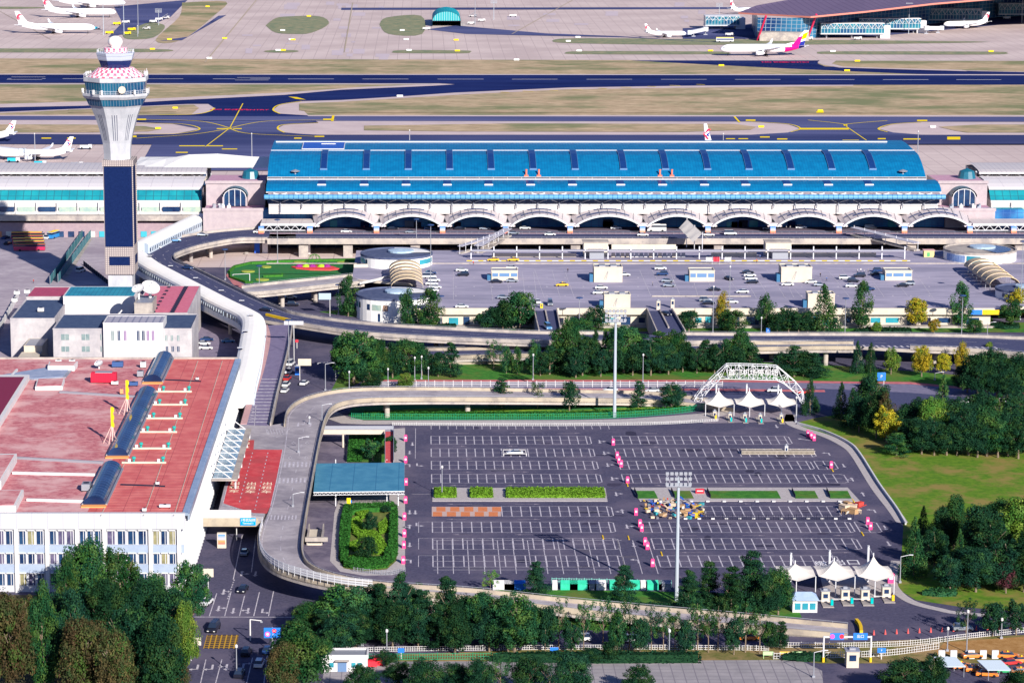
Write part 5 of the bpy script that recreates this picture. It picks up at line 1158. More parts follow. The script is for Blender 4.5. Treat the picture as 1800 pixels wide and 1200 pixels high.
# forecourt strip between roof car park and viaduct
M_tens = mat("tensile_fabric", (.66,.6,.55), (.74,.68,.62), .5, .7)
def shelter(pxa, pxb, py, z, lab, step=40):
 a = G(pxa,py,z); b = G(pxb,py,z); L = b.x-a.x; t = thing('platform_shelter', lab, 'shelter', (a.x,a.y,z))
 m = MB(); m.box(0,L,-2,2,3.3,3.5); m.build('roof', mat("shelter_roof",(.42,.4,.46),None,1,.5), t)
 n = int(L/9)
 for i in range(n+1): m = MB(); m.box(i*L/n-.2,i*L/n+.2,-.3,.3,0,5); m.build('post', M_whitem, t)
 return t
shelter(828, 1590, 455, 6, "long thin grey roofed shelter running behind the roof car park")
for x0, x1, y0, lab in ((865,1013,452,"white ribbon wall under the shelter's left part"),(1075,1188,441,"long pale wall panel under the viaduct, right of the white block"),(1350,1540,451,"white ribbon wall under the shelter's right part"),(1250,1330,451,"short white ribbon wall under the middle of the shelter")):
 a = G(x0,y0,6); b = G(x1,y0,6); m = MB(); m.box(a.x,b.x,a.y,a.y+.4,6.0,7.6 if y0 > 445 else 8.6); tag(m.build('ribbon_wall', M_cream), lab, 'wall')
for x0, x1, y0, lab in ((1026,1069,438,"white plant box above the shelter, left of the white tensile peak"),(1346,1391,438,"white plant box above the shelter, right of the white tensile peak")):
 a = G(x0,y0,9); b = G(x1,y0,9); t = thing('plant_box', lab, 'plant box', (a.x,a.y,6)); m = MB(); m.box(0,b.x-a.x,0,7,0,5.6); m.build('wall', M_cream, t); m = MB(); m.box(-.3,b.x-a.x+.3,-.3,7.3,5.601,5.9); m.build('roof', M_conc, t)
 m = MB(); m.box(2,b.x-a.x-2,-6,-.01,0,3.2); m.build('porch', M_steel, t)
random.seed(9)
for i in range(16):
 x = 1078+i*8.2; a = G(x,452,6); m = MB(); m.box(-.75,.75,-.3,.3,0,1.7); o = m.build('vending_cabinet', random.choice([M_white,M_cream,M_steel]), None, loc=a); tag(o, f"pale cabinet under the shelter, {ORD[i]} from the left", 'cabinet', 'row of pale cabinets under the shelter')
t = thing('tensile_peak', "white ribbed tensile peak covering the stairs between viaduct and car park", 'canopy', G(1215,440,6))
o_ = t.location.copy(); m = MB(); A = [Vector((XAT(px,o_.y,12),o_.y+dy,z))-o_ for px,dy,z in ((1204,16,11.5),(1213,14,16.5),(1224,2,14),(1239,-6,9.6),(1220,-8,9.2),(1208,0,9.8))]
top = A[1]; P = [A[0],A[5],A[4],A[3],A[2]]
K = 6
ridge = [Vector((XAT(1213+u*20,o_.y,12)-o_.x, 14-u*18, 10.6-u*3.2)) for u in [i/K for i in range(K+1)]]
lft = [Vector((r.x-3.4-i*.1, r.y-1.5, r.z-3.4+.25*(i%2))) for i, r in enumerate(ridge)]; rgt = [Vector((r.x+3.0, r.y+1.2, r.z-3.0+.25*(i%2))) for i, r in enumerate(ridge)]
for i in range(K):
 m.f([lft[i],lft[i+1],ridge[i+1],ridge[i]]); m.f([ridge[i],ridge[i+1],rgt[i+1],rgt[i]])
m.build('fabric', M_tens, t)
m = MB()
for i in (0,3,6): m.tube((ridge[i].x,ridge[i].y,-1),(ridge[i].x,ridge[i].y,ridge[i].z+.5),.15,6)
m.build('mast', M_whitem, t)
def stairbridge(nm, lab, P0, P1, z0, z1, w=3.2):
 a = G(*P0, z0); b = G(*P1, z1); t = thing(nm, lab, 'stair bridge', (0,0,0)); m = MB(); m.beam(a, b, w, .5); m.build('flight', M_conc, t)
 m = MB(); m.beam(a+Vector((0,0,3)), b+Vector((0,0,3)), w+.4, .2); m.build('roof', mat("shelter_roof",(.42,.4,.46)), t)
 m = MB()
 for i in range(7): p = a.lerp(b,i/6); m.tube(p+Vector((0,-w/2,0)), p+Vector((0,-w/2,4)), .12, 5)
 m.build('posts', M_whitem, t)
stairbridge('stair_bridge', "grey roofed stair flight rising from the round building towards the viaduct at the left", (840,445), (893,414), 6, 8)
stairbridge('stair_bridge', "long open stair flight next to the left round building's right side", (808,446), (870,425), 6, 8, 2)
stairbridge('stair_bridge', "roofed stair flight with white posts descending to the right below the arched canopies", (1500,412), (1612,440), 8, 6.4)
m = MB(); a = G(820,459,6); b = G(1600,459,6); m.box(a.x,b.x,a.y,a.y+.35,6,6.3); tag(m.build('dashed_kerb', M_kerby), "long yellow dashed kerb in front of the shelter behind the roof car park", 'kerb')
t = thing('news_kiosk', "small yellow kiosk with a pink roof beside the right stair flight", 'kiosk', G(1632,451,6)); m = MB(); m.box(-2,2,-1.5,1.5,0,2.6); m.build('wall', mat("kiosk_yellow",(.75,.6,.25),None), t); m = MB(); m.box(-2.3,2.3,-1.8,1.8,2.601,2.8); m.build('roof', mat("kiosk_pink",(.6,.35,.35),None), t); m = MB(); m.box(-.9,.3,-1.56,-1.51,.2,1.9); m.build('door', mat("kiosk_green",(.1,.35,.15),None), t)
for px, pos in ((1252,'left'),(1265,'middle'),(1285,'right')):
 t = thing('flag', f"{'red' if pos=='middle' else 'white'} flag hanging {'between the two white flags' if pos=='middle' else 'at the '+pos+' of the red flag'} at the forecourt", 'flag', G(px,465,6)); m = MB(); m.tube((0,0,0),(0,0,3.2),.06,5); m.build('pole', M_whitem, t); m = MB()
 for i in range(6): m.f([(-.1-i*.4,.08*sin(i*1.7),1.2),(-.1-(i+1)*.4,.08*sin((i+1)*1.7),1.2),(-.1-(i+1)*.4,.08*sin((i+1)*1.7),2.9),(-.1-i*.4,.08*sin(i*1.7),2.9)])
 m.build('cloth', M_red if pos=='middle' else M_white, t)
for i, (px, py) in enumerate(((452,445),(466,445),(541,446),(1600,445),(730,444))):
 m = MB(); m.box(-1.1,1.1,-.35,.35,0,4.6); o = m.build('advert_panel', [mat("advert_white",(.75,.72,.75),None), mat("advert_blue",(.03,.1,.5),None)][i==0], None, loc=G(px,py,0)); tag(o, f"{'blue' if i==0 else 'white'} tall advertising panel at a viaduct pier, {ORD[[0,1,2,4,3][i]]} from the left", 'advert panel', 'advert panels at the viaduct piers')
# ================================================================ LEFT BUILDINGS
ZR = 18.5; FY = 626.0
BX = G(325,905,ZR).x; BY2 = G(410,632,ZR).y
M_rough = mat("rough_red_roof", (.38,.1,.13), (.6,.26,.27), .6, .9, c3=(.62,.36,.36), scale3=.09, detail=9)
M_brred = stripes("bright_red_roof", (.6,.12,.11), (.36,.06,.06), 1, 1.6, .2, .55, noise=((.72,.2,.17),.3), axis2=0, period2=6.3, duty2=.02)
M_maroon = stripes("maroon_roof", (.2,.03,.07), (.15,.02,.05), 1, 1.4, .12, .7)
M_facw = stripes("facade_white", (.46,.46,.5), (.3,.3,.36), 0, 3.6, .02, .5)
M_span = mat("spandrel_blue_grey", (.27,.33,.46), (.32,.38,.5), .6, .5)
t = thing('red_roofed_building', "big white-walled building with a broad red roof and barrel skylights", 'building', (0,0,0)); RB = t
XW = -190
m = MB(); m.box(XW, BX-1.2, FY+.6, BY2, 0, ZR-.01); m.build('core', M_facw, t)
xs = G(283,632,ZR).x  # boundary line between rough and bright roof
m = MB(); m.box(xs, BX-.6, FY+1, BY2, ZR, ZR+.15); m.build('bright_roof', M_brred, t)
m = MB(); m.box(XW, xs-.01, FY+1, BY2, ZR, ZR+.12); m.build('rough_roof', M_rough, t)
m = MB(); m.box(XW, BX, FY-.2, FY+1, ZR-3.3, ZR+.5); m.build('front_parapet', M_facw, t)
m = MB(); m.box(XW, BX, BY2, BY2+.5, 0, ZR+.7); m.build('rear_parapet', M_conc, t)
m = MB(); m.box(BX-.7, BX+.6, FY+.8, BY2, ZR-.3, ZR+.35); m.box(BX+.6, BX+1.0, FY+.8, BY2, ZR-1.3, ZR+.2); m.build('side_gutter', mat("gutter_metal",(.3,.38,.5),(.45,.52,.62),.4,.35,.4), t)
m = MB(); y = FY+2
while y < BY2: m.box(BX-1.1, BX+.5, y, y+.5, 0, ZR-1.3); y += 3.1
m.build('side_fins', M_whitem, t)
m = MB(); m.box(BX-1.19, BX-1.12, FY+2, BY2-1, 0, ZR-1.3); m.build('fin_gap_shade', mat('fin_shadow_grey',(.16,.19,.27),None), t)  # dark sheet behind the fins, painting in the shadow lines between them
SF = SCL((0,FY,10)); X = lambda px: XAT(px, FY, 10)
zf = lambda py: ZAT(py, FY)
m = MB();
for a, b in ((958,972),(992,1007)): m.box(XW, BX-.3, FY+.3, FY+.59, zf(b), zf(a))
m.build('spandrel', M_span, t)
pil = [-450,-396,-342,-288,-234,-180,-126,-76,-24,29,83,136,184,265,315]
for p in pil: b = MB(); b.box(X(p)-.45, X(p)+.45, FY-.15, FY+.6, 0, ZR-3.3); b.build('pilaster', M_white, t)
for i in range(len(pil)-1):
 a, b = pil[i]+4, pil[i+1]-4; n = 3 if b-a < 60 else 4
 for q in range(n):
  x0 = a+(b-a)*(q+.06)/n; x1 = a+(b-a)*(q+.74)/n
  for (ya, yb) in ((933,957),(973,991),(1008,1029)):
   if i < 8 and x1 < -5: continue
   wn = MB(); wn.box(X(x0), X(x1), FY+.5, FY+.58, zf(yb), zf(ya)); o = wn.build('window', random.choice([M_glassdk,M_glassdk,mat("dusk_glass",(.04,.04,.1),(.14,.12,.2),.5,.15),mat("dusk_glass",(.04,.04,.1)),mat("olive_blind",(.16,.15,.08),(.3,.27,.14),.5,.5)]), t)
   fr = MB(); fr.box(X(x0)-.12,X(x1)+.12,FY+.1,FY+.62,zf(ya),zf(ya)+.25); fr.box(X(x0+(x1-x0)*.68)-.06,X(x0+(x1-x0)*.68)+.06,FY+.4,FY+.5,zf(yb),zf(ya)); fr.build('frame', M_whitem, o)
def skyl(py0, py1):
 a = G(0,py1,ZR+.15).y; b = G(0,py0,ZR+.15).y; xc = -76.5; r = 2.6; m = MB(); K = 10
 sk = MB(); P = [(xc-r*cos(pi*i/K), ZR+.3+r*.85*sin(pi*i/K)) for i in range(K+1)]
 for i in range(K): sk.f([(P[i][0],a,P[i][1]),(P[i][0],b,P[i][1]),(P[i+1][0],b,P[i+1][1]),(P[i+1][0],a,P[i+1][1])][::-1])
 sk.f([(x,a,z) for x,z in P]); sk.f([(x,b,z) for x,z in P][::-1])
 o = sk.build('barrel_skylight', stripes("skylight_glass",(.008,.018,.06),(.06,.1,.22),1,2.4,.08,.12,noise=((.015,.04,.12),.1)), RB)
 m.box(xc-r-.4,xc-r,a,b,ZR+.15,ZR+.6); m.box(xc+r,xc+r+.4,a,b,ZR+.15,ZR+.6); m.build('kerb', M_steel, o)
 m = MB(); m.box(xc-r-.3,xc+r+.3,a-2.2,a-.01,ZR+.15,ZR+.4); m.build('orange_sill', mat("orange_sill",(.75,.33,.12),None), o)
skyl(630,672); skyl(692,802); skyl(825,888)
for py, xa, xb in ((689,269,337),(712,262,330),(736,251,321),(760,240,311),(789,228,301),(814,214,292)):
 a = G(xa,py,ZR+.2); b = G(xb,py,ZR+.2); v = MB(); v.box(a.x,b.x,a.y,a.y+.7,ZR+.16,ZR+.55); o = v.build('vent_rail', M_cream, RB)
 for q in (.27,.93):
  c = a.lerp(b,q); g = MB(); g.tube((c.x,c.y+.3,ZR+.5),(c.x,c.y+.3,ZR+1.1),.28,8); g.lathe([(.3,ZR+1.1),(.55,ZR+1.4),(.5,ZR+1.8),(0,ZR+2.0)],10,(c.x,c.y+.3)); g.build('turbine_vent', mat("vent_teal",(.03,.32,.3),None), o)
  g = MB(); g.ob((c.x-1.1,c.y+.2,ZR+.5),(.7,.5,.8)); g.build('vent_motor', M_white, o)
for pts in (((300,634),(178,905)),((348,634),(253,905)),((391,634),(306,905))):
 v = MB(); v.beam(G(*pts[0],ZR+.25), G(*pts[1],ZR+.25), .12, .12); v.build('lightning_strip', M_cream, RB)
for a, b, mm in (((105,689),(238,697),M_steel),((0,803),(182,813),M_steel),((22,831),(167,834),M_white),((47,878),(150,881),M_white),((-60,748),(30,650),M_white) ):
 v = MB(); p, q = G(*a,ZR+.4), G(*b,ZR+.4); v.beam(p,q,.55,.7); v.build('roof_pipe', mm, RB)
v = MB(); v.beam(G(290,667,ZR+.3),G(353,670,ZR+.3),.4,.3); v.build('dark_rail', M_dark, RB); v = MB(); v.beam(G(212,851,ZR+.3),G(290,854,ZR+.3),.4,.3); v.build('dark_rail', M_dark, RB)
def roofbox(nm, lab, quad, h, wallm, topm, z=ZR+.12, cat='roof structure'):
 P = [G(x,y,z) for x,y in quad]; t = thing(nm, lab, cat, P[0]); o_ = P[0]
 m = MB(); Q = [(p.x-o_.x,p.y-o_.y) for p in P]; m.prism(Q, 0, h); m.build('wall', wallm, t)
 cx = sum(q[0] for q in Q)/len(Q); cy = sum(q[1] for q in Q)/len(Q); m = MB(); m.prism([(cx+(x-cx)*.9, cy+(y-cy)*.9) for x,y in Q], h+.004, h+.12); m.build('top', topm, t); return t
roofbox('raised_roof', "dark maroon raised roof with a white parapet at the left edge of the red roof", [(-70,668),(52,668),(-8,765),(-160,765)], 1.6, M_white, M_maroon)
roofbox('raised_roof', "low white walled roof light box behind the maroon roof", [(87,644),(137,644),(131,652),(84,652)], 1.5, M_white, M_rough)
roofbox('raised_roof', "blue-grey patched low roof between the maroon roof and the rear edge", [(2,660),(86,646),(128,650),(116,664),(60,668),(-20,664)], .25, M_steel, mat("grey_blue_sheet",(.22,.27,.4),(.32,.36,.48),.3))
roofbox('raised_roof', "white walled pinkish roof well right of the maroon roof", [(62,686),(110,685),(114,672),(66,672)], 1.1, M_white, M_rough)
roofbox('raised_roof', "white roof room at the left edge above the facade", [(-60,868),(2,860),(30,812),(-40,812)], 2.2, M_white, M_rough)
roofbox('raised_roof', "white framed low roof nearest the facade at the left edge", [(-60,903),(28,900),(42,872),(-50,872)], 1.6, M_white, M_rough)
def prim(name, lab, cat, px, py, z, fn, rz=0, grp=None):
 t = thing(name, lab, cat, G(px,py,z), rz, grp); fn(t); return t
def f_container(t):
 m = MB(); m.box(-3.6,3.6,-1.3,1.3,.3,2.9); m.build('box', stripes("red_container",(.75,.02,.05),(.55,.01,.04),0,.5,.3,.5), t); m = MB(); m.box(-2.4,2.4,-.9,1.2,2.91,3.1); m.build('lid', M_steel, t)
prim('red_container', "bright red box container standing on the rough red roof", 'container', 183, 672, ZR+.13, f_container, -.03)
def f_dish(r, hgt, tilt):
 def f(t):
  m = MB(); m.tube((0,0,0),(0,0,hgt),.25*r/1.5,8); m.build('mount', M_white, t)
  m = MB(); n = 20; d_ = Vector((.25,-.55,.8)).normalized() if tilt else Vector((-.2,-.5,.85)).normalized(); a = d_.orthogonal().normalized(); b = d_.cross(a); c = Vector((0,0,hgt+.2)); R0 = []
  for q in (0,.35,.7,1):
   R0.append([c + d_*(q*q*r*.33) + (a*cos(2*pi*i/n)+b*sin(2*pi*i/n))*r*max(q,.02) for i in range(n)])
  for j in range(3):
   for i in range(n): m.f([R0[j][i],R0[j][(i+1)%n],R0[j+1][(i+1)%n],R0[j+1][i]]); m.f([v-d_*.08 for v in (R0[j+1][i],R0[j+1][(i+1)%n],R0[j][(i+1)%n],R0[j][i])])
  m.build('reflector', M_white, t, True)
  m = MB();
  for k in range(3): m.tube(c+d_*.33*r+(a*cos(k*2.1)+b*sin(k*2.1))*r, c+d_*r*.95, .05, 4)
  m.tube(c+d_*r*.85, c+d_*r*1.0, .18, 6); m.build('feed', M_steel, t)
 return f
prim('satellite_dish', "small white satellite dish on the red roof behind the red container", 'satellite dish', 174, 648, ZR+.13, f_dish(1.3,1.2,0))
def f_pylon(t):
 m = MB();
 for x, y in ((-.9,-2.6),(-2.6,-.4),(1.0,.3)): m.tube((x*.9,y*.6,0),(0,0,5.0),.09,5)
 m.tube((0,0,0),(0,0,4.8),.14,5); m.build('tripod', mat("mast_pink",(.7,.5,.45),None), t)
 m = MB(); m.box(-.3,.3,-.25,.25,4.2,9.4);
 for z in (4.2,6.2,8.2): m.box(.1,.5,-.3,.3,z,z+1.0)
 m.build('sign_box', M_sy, t)
prim('yellow_roof_sign', "yellow vertical roof sign on a thin tripod, nearer to the red container", 'roof sign', 224, 728, ZR+.13, f_pylon); prim('yellow_roof_sign', "yellow vertical roof sign on a thin tripod, beside the long barrel skylight", 'roof sign', 198, 778, ZR+.13, f_pylon)
def f_unit(w_, d_, h_, m_=None):
 def f(t):
  m = MB(); m.box(-w_/2,w_/2,-d_/2,d_/2,.25,h_); m.build('casing', m_ or M_steel, t); m = MB(); m.tube((0,0,h_),(0,0,h_+.12),min(w_,d_)*.36,12); m.build('fan', M_dark, t); m = MB(); m.box(-w_/2+.1,-w_/2+.25,-d_/2,d_/2,0,.25); m.box(w_/2-.25,w_/2-.1,-d_/2,d_/2,0,.25); m.build('feet', M_black, t)
 return f
for px, py, lab, w_, d_, h_, mm in ((207,645,"dark blue air unit on the rough red roof left of the first skylight",3.2,2,1.7,mat("unit_blue",(.05,.1,.25),None)),(252,646,"white air unit beside the first barrel skylight",1.6,1.6,1.8,M_white),(247,662,"grey air unit below the white one by the first barrel skylight",1.8,1.8,1.8,M_steel),(202,676,"white and grey air unit in front of the red container",2,1.2,1,M_white),(235,678,"dark blue air unit beside the yellow roof sign's top",2.4,1.5,1.2,mat("unit_blue",(.05,.1,.25))),(152,861,"silver air unit left of the lowest barrel skylight",2,3.4,1.8,M_steel),(103,638,"red-topped white vent box at the rear edge, left one",1.8,1.2,1,M_white),(127,638,"red-topped white vent box at the rear edge, right one",1.8,1.2,1,M_white),(254,899,"small white vent box at the roof's front edge",1,.8,.9,M_white),(290,892,"white machine with a hose on the bright red roof near the front edge",2.6,.9,.8,M_whitem),(347,668,"small white vent on the dark rail of the bright red roof",.9,.7,.8,M_white),(277,852,"small white vent on the lower dark rail of the bright red roof",.9,.7,.8,M_white),(214,693,"white panel cabinet with an orange front on the red roof",.9,.6,1.6,mat("unit_orange",(.75,.3,.15),None)),(22,872,"white vent box on the left framed roof",1.6,1.2,1,M_white)):
 prim('rooftop_unit', lab, 'air unit', px, py, ZR+.16, f_unit(w_,d_,h_,mm))
b = MB();
for s_, q in (((268,664),(290,664)),):
 pass
t = thing('glass_side_canopy', "blue-grey glazed canopy with white struts beside the red-roofed building", 'canopy', (0,0,0))
ya, yb = G(400,842,9).y, G(400,755,9).y; m = MB(); m.box(BX+.7, BX+5.6, ya, yb, 9.0, 9.15); m.build('glass', stripes("canopy_glass",(.1,.22,.32),(.35,.42,.5),1,1.6,.1,.15,axis2=0,period2=1.2,duty2=.1), t)
m = MB(); n = 8
for i in range(n+1): y = ya+(yb-ya)*i/n; m.beam((BX+.5,y,13),(BX+5.4,y,9.3),.22,.22); m.beam((BX+.5,y,9.2),(BX+5.6,y,9.25),.2,.2)
m.build('strut', M_white, t); m = MB(); m.box(BX+5.6,BX+7.2,ya-1,yb+1,8.9,9.2); m.box(BX+.6,BX+7.2,ya-1.6,ya-.6,8.9,9.3); m.build('edge_walk', M_conc, t)
m = MB(); y = ya
while y < yb+1: m.tube((BX+6.6,y,0),(BX+6.6,y,8.9),.25,8); y += 12
m.build('posts', M_whitem, t)
# ---- grey rendered building
M_grey = mat("mottled_grey_render", (.33,.31,.34), (.42,.39,.41), .3, .85, c3=(.5,.47,.48), scale3=.1)
M_dkroof = mat("dark_flat_roof", (.045,.07,.14), (.07,.1,.18), .5, .8)
def blk(nm, lab, pxa, pxb, pyf, pyb, z, wallm, roofm, par=.5, cat='building', z0=0, wins=None):
 a = G(pxa,pyf,z); b = G(pxb,pyf,z); yb = G(pxa,pyb,z).y; t = thing(nm, lab, cat, (a.x,a.y,z0)); L = b.x-a.x; D = yb-a.y; h = z-z0
 m = MB(); m.box(0,L,0,D,0,h-.3); m.build('wall', wallm, t)
 m = MB(); m.box(.3,L-.3,.3,D-.3,h-.299,h-.15); m.build('roof', roofm, t)
 m = MB(); e = par; m.box(-.1,L+.1,-.1,.3,h-.3,h-.3+e); m.box(-.1,L+.1,D-.3,D+.1,h-.3,h-.3+e); m.box(-.1,.3,.3,D-.3,h-.3,h-.3+e); m.box(L-.3,L+.1,.3,D-.3,h-.3,h-.3+e); m.build('parapet', wallm, t)
 if wins:
  s_ = SCL((a.x,a.y,z))
  for x0, x1, y0, y1, mm in wins: w_ = MB(); w_.box((x0-pxa)/s_,(x1-pxa)/s_,-.06,-.01,ZAT(y1,a.y)-z0,ZAT(y0,a.y)-z0); o = w_.build('window', mm, t); w_ = MB(); w_.box((x0+x1)/2/s_-pxa/s_-.05,(x0+x1)/2/s_-pxa/s_+.05,-.1,-.061,ZAT(y1,a.y)-z0,ZAT(y0,a.y)-z0); w_.build('mullion', M_white, o)
 return t
PG = mat("pale_window",(.14,.2,.22),(.24,.3,.3),.5,.3)
wr = [(107,121,587,597.5,PG),(143,157,587,597.5,PG),(176,181,587,597.5,PG)]+[(x,x+4,589,599,m_) for x,m_ in ((290,PG),(300,PG),(311,PG))]+[(107,121,608.5,618,PG),(143,157,608.5,618,PG),(176,181,608.5,618,PG)]+[(x,x+4,608.5,618,M_glassdk) for x in (198,208,218,242,251,259,267,291,301,311)]
blk('grey_rendered_building', "mottled grey two-storey building with rows of small windows behind the red roof", 93, 337, 577.5, 552, 16, M_grey, M_dkroof, .4, wins=wr)
wr = [(x,x+4.5,580,597,mm) for x,mm in ((196,PG),(207,M_glassdk),(218,mat("mauve_glass",(.25,.15,.3),None)),(241,M_glassdk),(250,M_glassdk),(258,mat("mauve_glass",(.25,.15,.3))),(267,mat("mauve_glass",(.25,.15,.3))))]
blk('white_centre_block', "white projecting centre bay with tall slit windows and a ribbed roof on the grey building", 182, 287, 566, 553.5, 18.2, M_white, stripes("ribbed_grey_roof",(.36,.34,.4),(.2,.2,.28),0,2.2,.25,.5), .3, wins=wr).location.y -= 1.2
blk('white_hall', "white hall with a teal sheet roof between the grey building and the tower", 111, 236, 520, 503, 16.5, M_white, stripes("teal_sheet_roof",(.02,.2,.3),(.01,.12,.2),0,1.5,.12,.5,noise=((.03,.28,.38),.2)), .2)
blk('pink_roofed_hall', "hall with a pink roof and rows of dark vents beside the white walkway", 233, 330, 549, 502, 15, M_grey, mat("pink_sheet_roof",(.52,.13,.2),(.6,.18,.25),.6,.7), .2)
mk = MB()
for i in range(15):
 y = 505+i*3.1; c = G(329-i*1.7-2,y,15.1); mk.ob((c.x,c.y,15.1),(1.4,.9,.35));
 if i % 2 == 0: c = G(297-i*1.9,y,15.1); mk.ob((c.x,c.y,15.1),(1.1,.8,.3))
tag(mk.build('roof_vent_row', M_dark), "rows of small dark vents on the pink roofed hall beside the walkway", 'roof vents')
blk('dark_roofed_building', "grey building with a dark flat roof left of the white hall", 18, 96, 560, 526, 13.5, M_grey, M_dkroof, .5)
blk('red_roofed_annex', "low annex with a mottled red roof behind the dark-roofed building", 46, 112, 521, 504, 12, M_grey, mat("annex_red",(.45,.08,.15),(.3,.06,.12),1.2), .3)
blk('rooftop_plant_room', "grey plant room under the satellite dishes on the pink-roofed hall", 236, 268, 533, 520, 19, M_conc, M_steel, .4, z0=15, cat='plant room')
prim('satellite_dish', "big white satellite dish facing the viewer beside the tower foot", 'satellite dish', 264, 523, 19, f_dish(3.2,2.6,1)); prim('satellite_dish', "smaller white satellite dish left of the big one beside the tower foot", 'satellite dish', 244, 526, 19, f_dish(2.2,3.0,0))
for px, py, lab in ((30,518,"grey air unit on the dark-roofed building, upper left corner"),(26,531,"white framed air unit on the dark-roofed building's left edge"),(48,516,"white air unit at the back of the dark roof"),(72,548,"low junk pile of pale boards on the dark flat roof")):
 prim('rooftop_unit', lab, 'air unit', px, py, 13.4, f_unit(2,1.6,1.4,M_white))
blk('cooling_plant', "white boxy cooling plant in the yard in front of the dark-roofed building", 42, 74, 607, 594, 7, M_cream, M_steel, .2, cat='plant room')
blk('cooling_plant', "small pale plant shed tucked behind the red roof", 32, 66, 627, 618, 5, M_cream, M_cream, .2, cat='plant room')
flat('bus_yard', [(-400,386),(240,386),(240,440),(330,520),(330,640),(-400,640)], .07, M_paving if False else mat("yard_concrete",(.34,.29,.34),(.45,.39,.43),.2,.9,c3=(.3,.25,.3),scale3=.03))
flat('yard_parking', [(330,560),(400,580),(440,640),(400,720),(330,720)], .075, mat("yard_asphalt",(.18,.15,.22),(.26,.22,.3),.3))
for P, lab, mm, h in (([(165,410),(102,497)],"tall teal framed screen wall left of the tower","t",3.2),([(150,410),(88,500)],"outer teal framed screen wall left of the tower","t",3.2),([(147,466),(190,500)],"dark railing fence at the tower foot","d",1.8),([(-10,600),(33,522)],"white fence at the left edge by the dark-roofed building","w",2.5)):
 t = thing('screen_fence', lab, 'fence', (0,0,0)); a, b = G(*P[0]), G(*P[1]); m = MB(); m.beam(a+Vector((0,0,h/2)), b+Vector((0,0,h/2)), .15, h); m.build('panel', {'t':mat("teal_screen",(.04,.16,.2),(.1,.24,.28),.8,.6),'d':M_dark,'w':M_white}[mm], t)
 m = MB(); n = 12
 for i in range(n+1): p = a.lerp(b,i/n); m.tube(p, p+Vector((0,0,h+.3)), .12, 5)
 m.build('posts', M_steel if mm != 'w' else M_white, t)
flat('pale_strip', [(112,486),(157,420),(162,420),(120,487)], .12, M_conc)
# ================================================================ GREEN AREAS, FOOTWAYS AND AT-GRADE ROADS
flat('upper_lawn', [(575,700),(600,652),(640,642),(740,641),(1240,633),(1440,640),(1600,652),(1800,668),(2000,690),(2000,715),(1800,690),(1600,671),(1240,668),(640,668)], .02, M_grass)
flat('lower_road', [(640,668.5),(1240,668.5),(1600,672.5),(1800,691),(1990,716),(1990,735),(1800,712),(1600,700),(1450,700),(1240,706),(1000,692),(640,694)], .03, mat("pale_asphalt",(.15,.14,.22),(.21,.19,.28),.4,.9))
flat('dark_road', [(1150,690),(1300,684),(1450,683),(1600,690),(1800,706),(1990,728),(1990,742),(1800,724),(1600,710),(1450,720),(1400,735),(1240,735),(1245,712),(1150,703)], .045, M_road)
for pts in ([(640,668.8),(1240,669),(1600,673),(1800,692),(1990,716)], [(700,683.5),(1240,684.5),(1450,687)]):
 mk = MB(); pline(mk, pts, 3.2, .06); tag(mk.build('red_cycle_lane', mat("cycle_red",(.45,.1,.13),(.55,.2,.2),.4)), kind='structure')
for yy, x0, x1 in ((675.5,650,1270),(679.5,650,1270)):
 t = thing('road_railing', f"white road railing above the loop ramp, {'farther' if yy<677 else 'nearer'} of the two parallel ones", 'railing', (0,0,0)); a, b = G(x0,yy), G(x1,yy+1); m = MB(); m.path([a+Vector((0,0,.9)), b+Vector((0,0,.9))], .09, 4); m.path([a+Vector((0,0,.4)), b+Vector((0,0,.4))], .06, 4); m.build('rails', M_white, t)
 m = MB(); n = 38; m.tube((0,0,0), (0,0,1.3), .12, 4); me = m.mesh('post', M_white)
 for i in range(n+1): o = bpy.data.objects.new('post', me); COL.objects.link(o); o.parent = t; o.location = a.lerp(b,i/n)
flat('strip_lawn', [(612,730),(618,716),(680,711),(830,712),(1000,714),(1150,712),(1215,699),(1258,703),(1250,714),(1200,724),(1100,733),(1000,737),(640,738)], .05, M_grassg)
flat('strip_lawn', [(660,722),(760,717),(860,718),(1000,721),(1180,714),(1180,722),(1000,728),(700,728)], .055, mat("yellow_green_grass",(.2,.33,.03),(.3,.4,.06),.6,.95,c3=(.08,.25,.03),scale3=.2))  # brighter, yellower grass patch on the strip lawn
flat('footway', [(590,722),(608,731),(640,738.5),(1000,738),(1100,736),(1200,729),(1300,721),(1262,733),(1200,742),(1000,745),(640,745.5),(600,744),(575,735)], .06, M_paving)
flat('planted_strip', [(560,548),(630,558),(730,572),(800,582),(1800,584),(1990,590),(1990,568),(1745,566),(1745,558),(730,558),(640,540)], .05, M_grass)
flat('inner_yard', [(560,752),(712,748),(712,1000),(690,1025),(560,1000),(530,960),(545,860)], .01, mat("worn_asphalt",(.1,.085,.13),(.15,.13,.18),.5,.9,c3=(.2,.17,.22),scale3=.1))
flat('footway', [(598,872),(712,868),(712,1000),(690,1010),(640,1011),(598,1004),(580,985),(588,900)], .02, M_paving)
flat('footway', [(612,758),(712,752),(712,812),(608,812)], .02, M_paving)
flat('planting_bed', [(606,893),(690,889),(700,905),(697,985),(680,1000),(640,1004),(604,998),(594,980),(600,915)], .04, mat("bed_ground",(.08,.12,.03),(.2,.2,.06),1))
flat('planting_bed', [(616,763),(690,760),(690,812),(610,812)], .04, M_grass)
flat('big_lawn', [(1402,742),(1440,733),(1520,722),(1600,722),(1800,740),(2050,770),(2050,1090),(1800,1075),(1690,1066),(1610,1054),(1578,1034),(1584,990),(1588,920),(1560,872),(1512,800),(1460,770),(1425,760)], .03, M_grassdry)
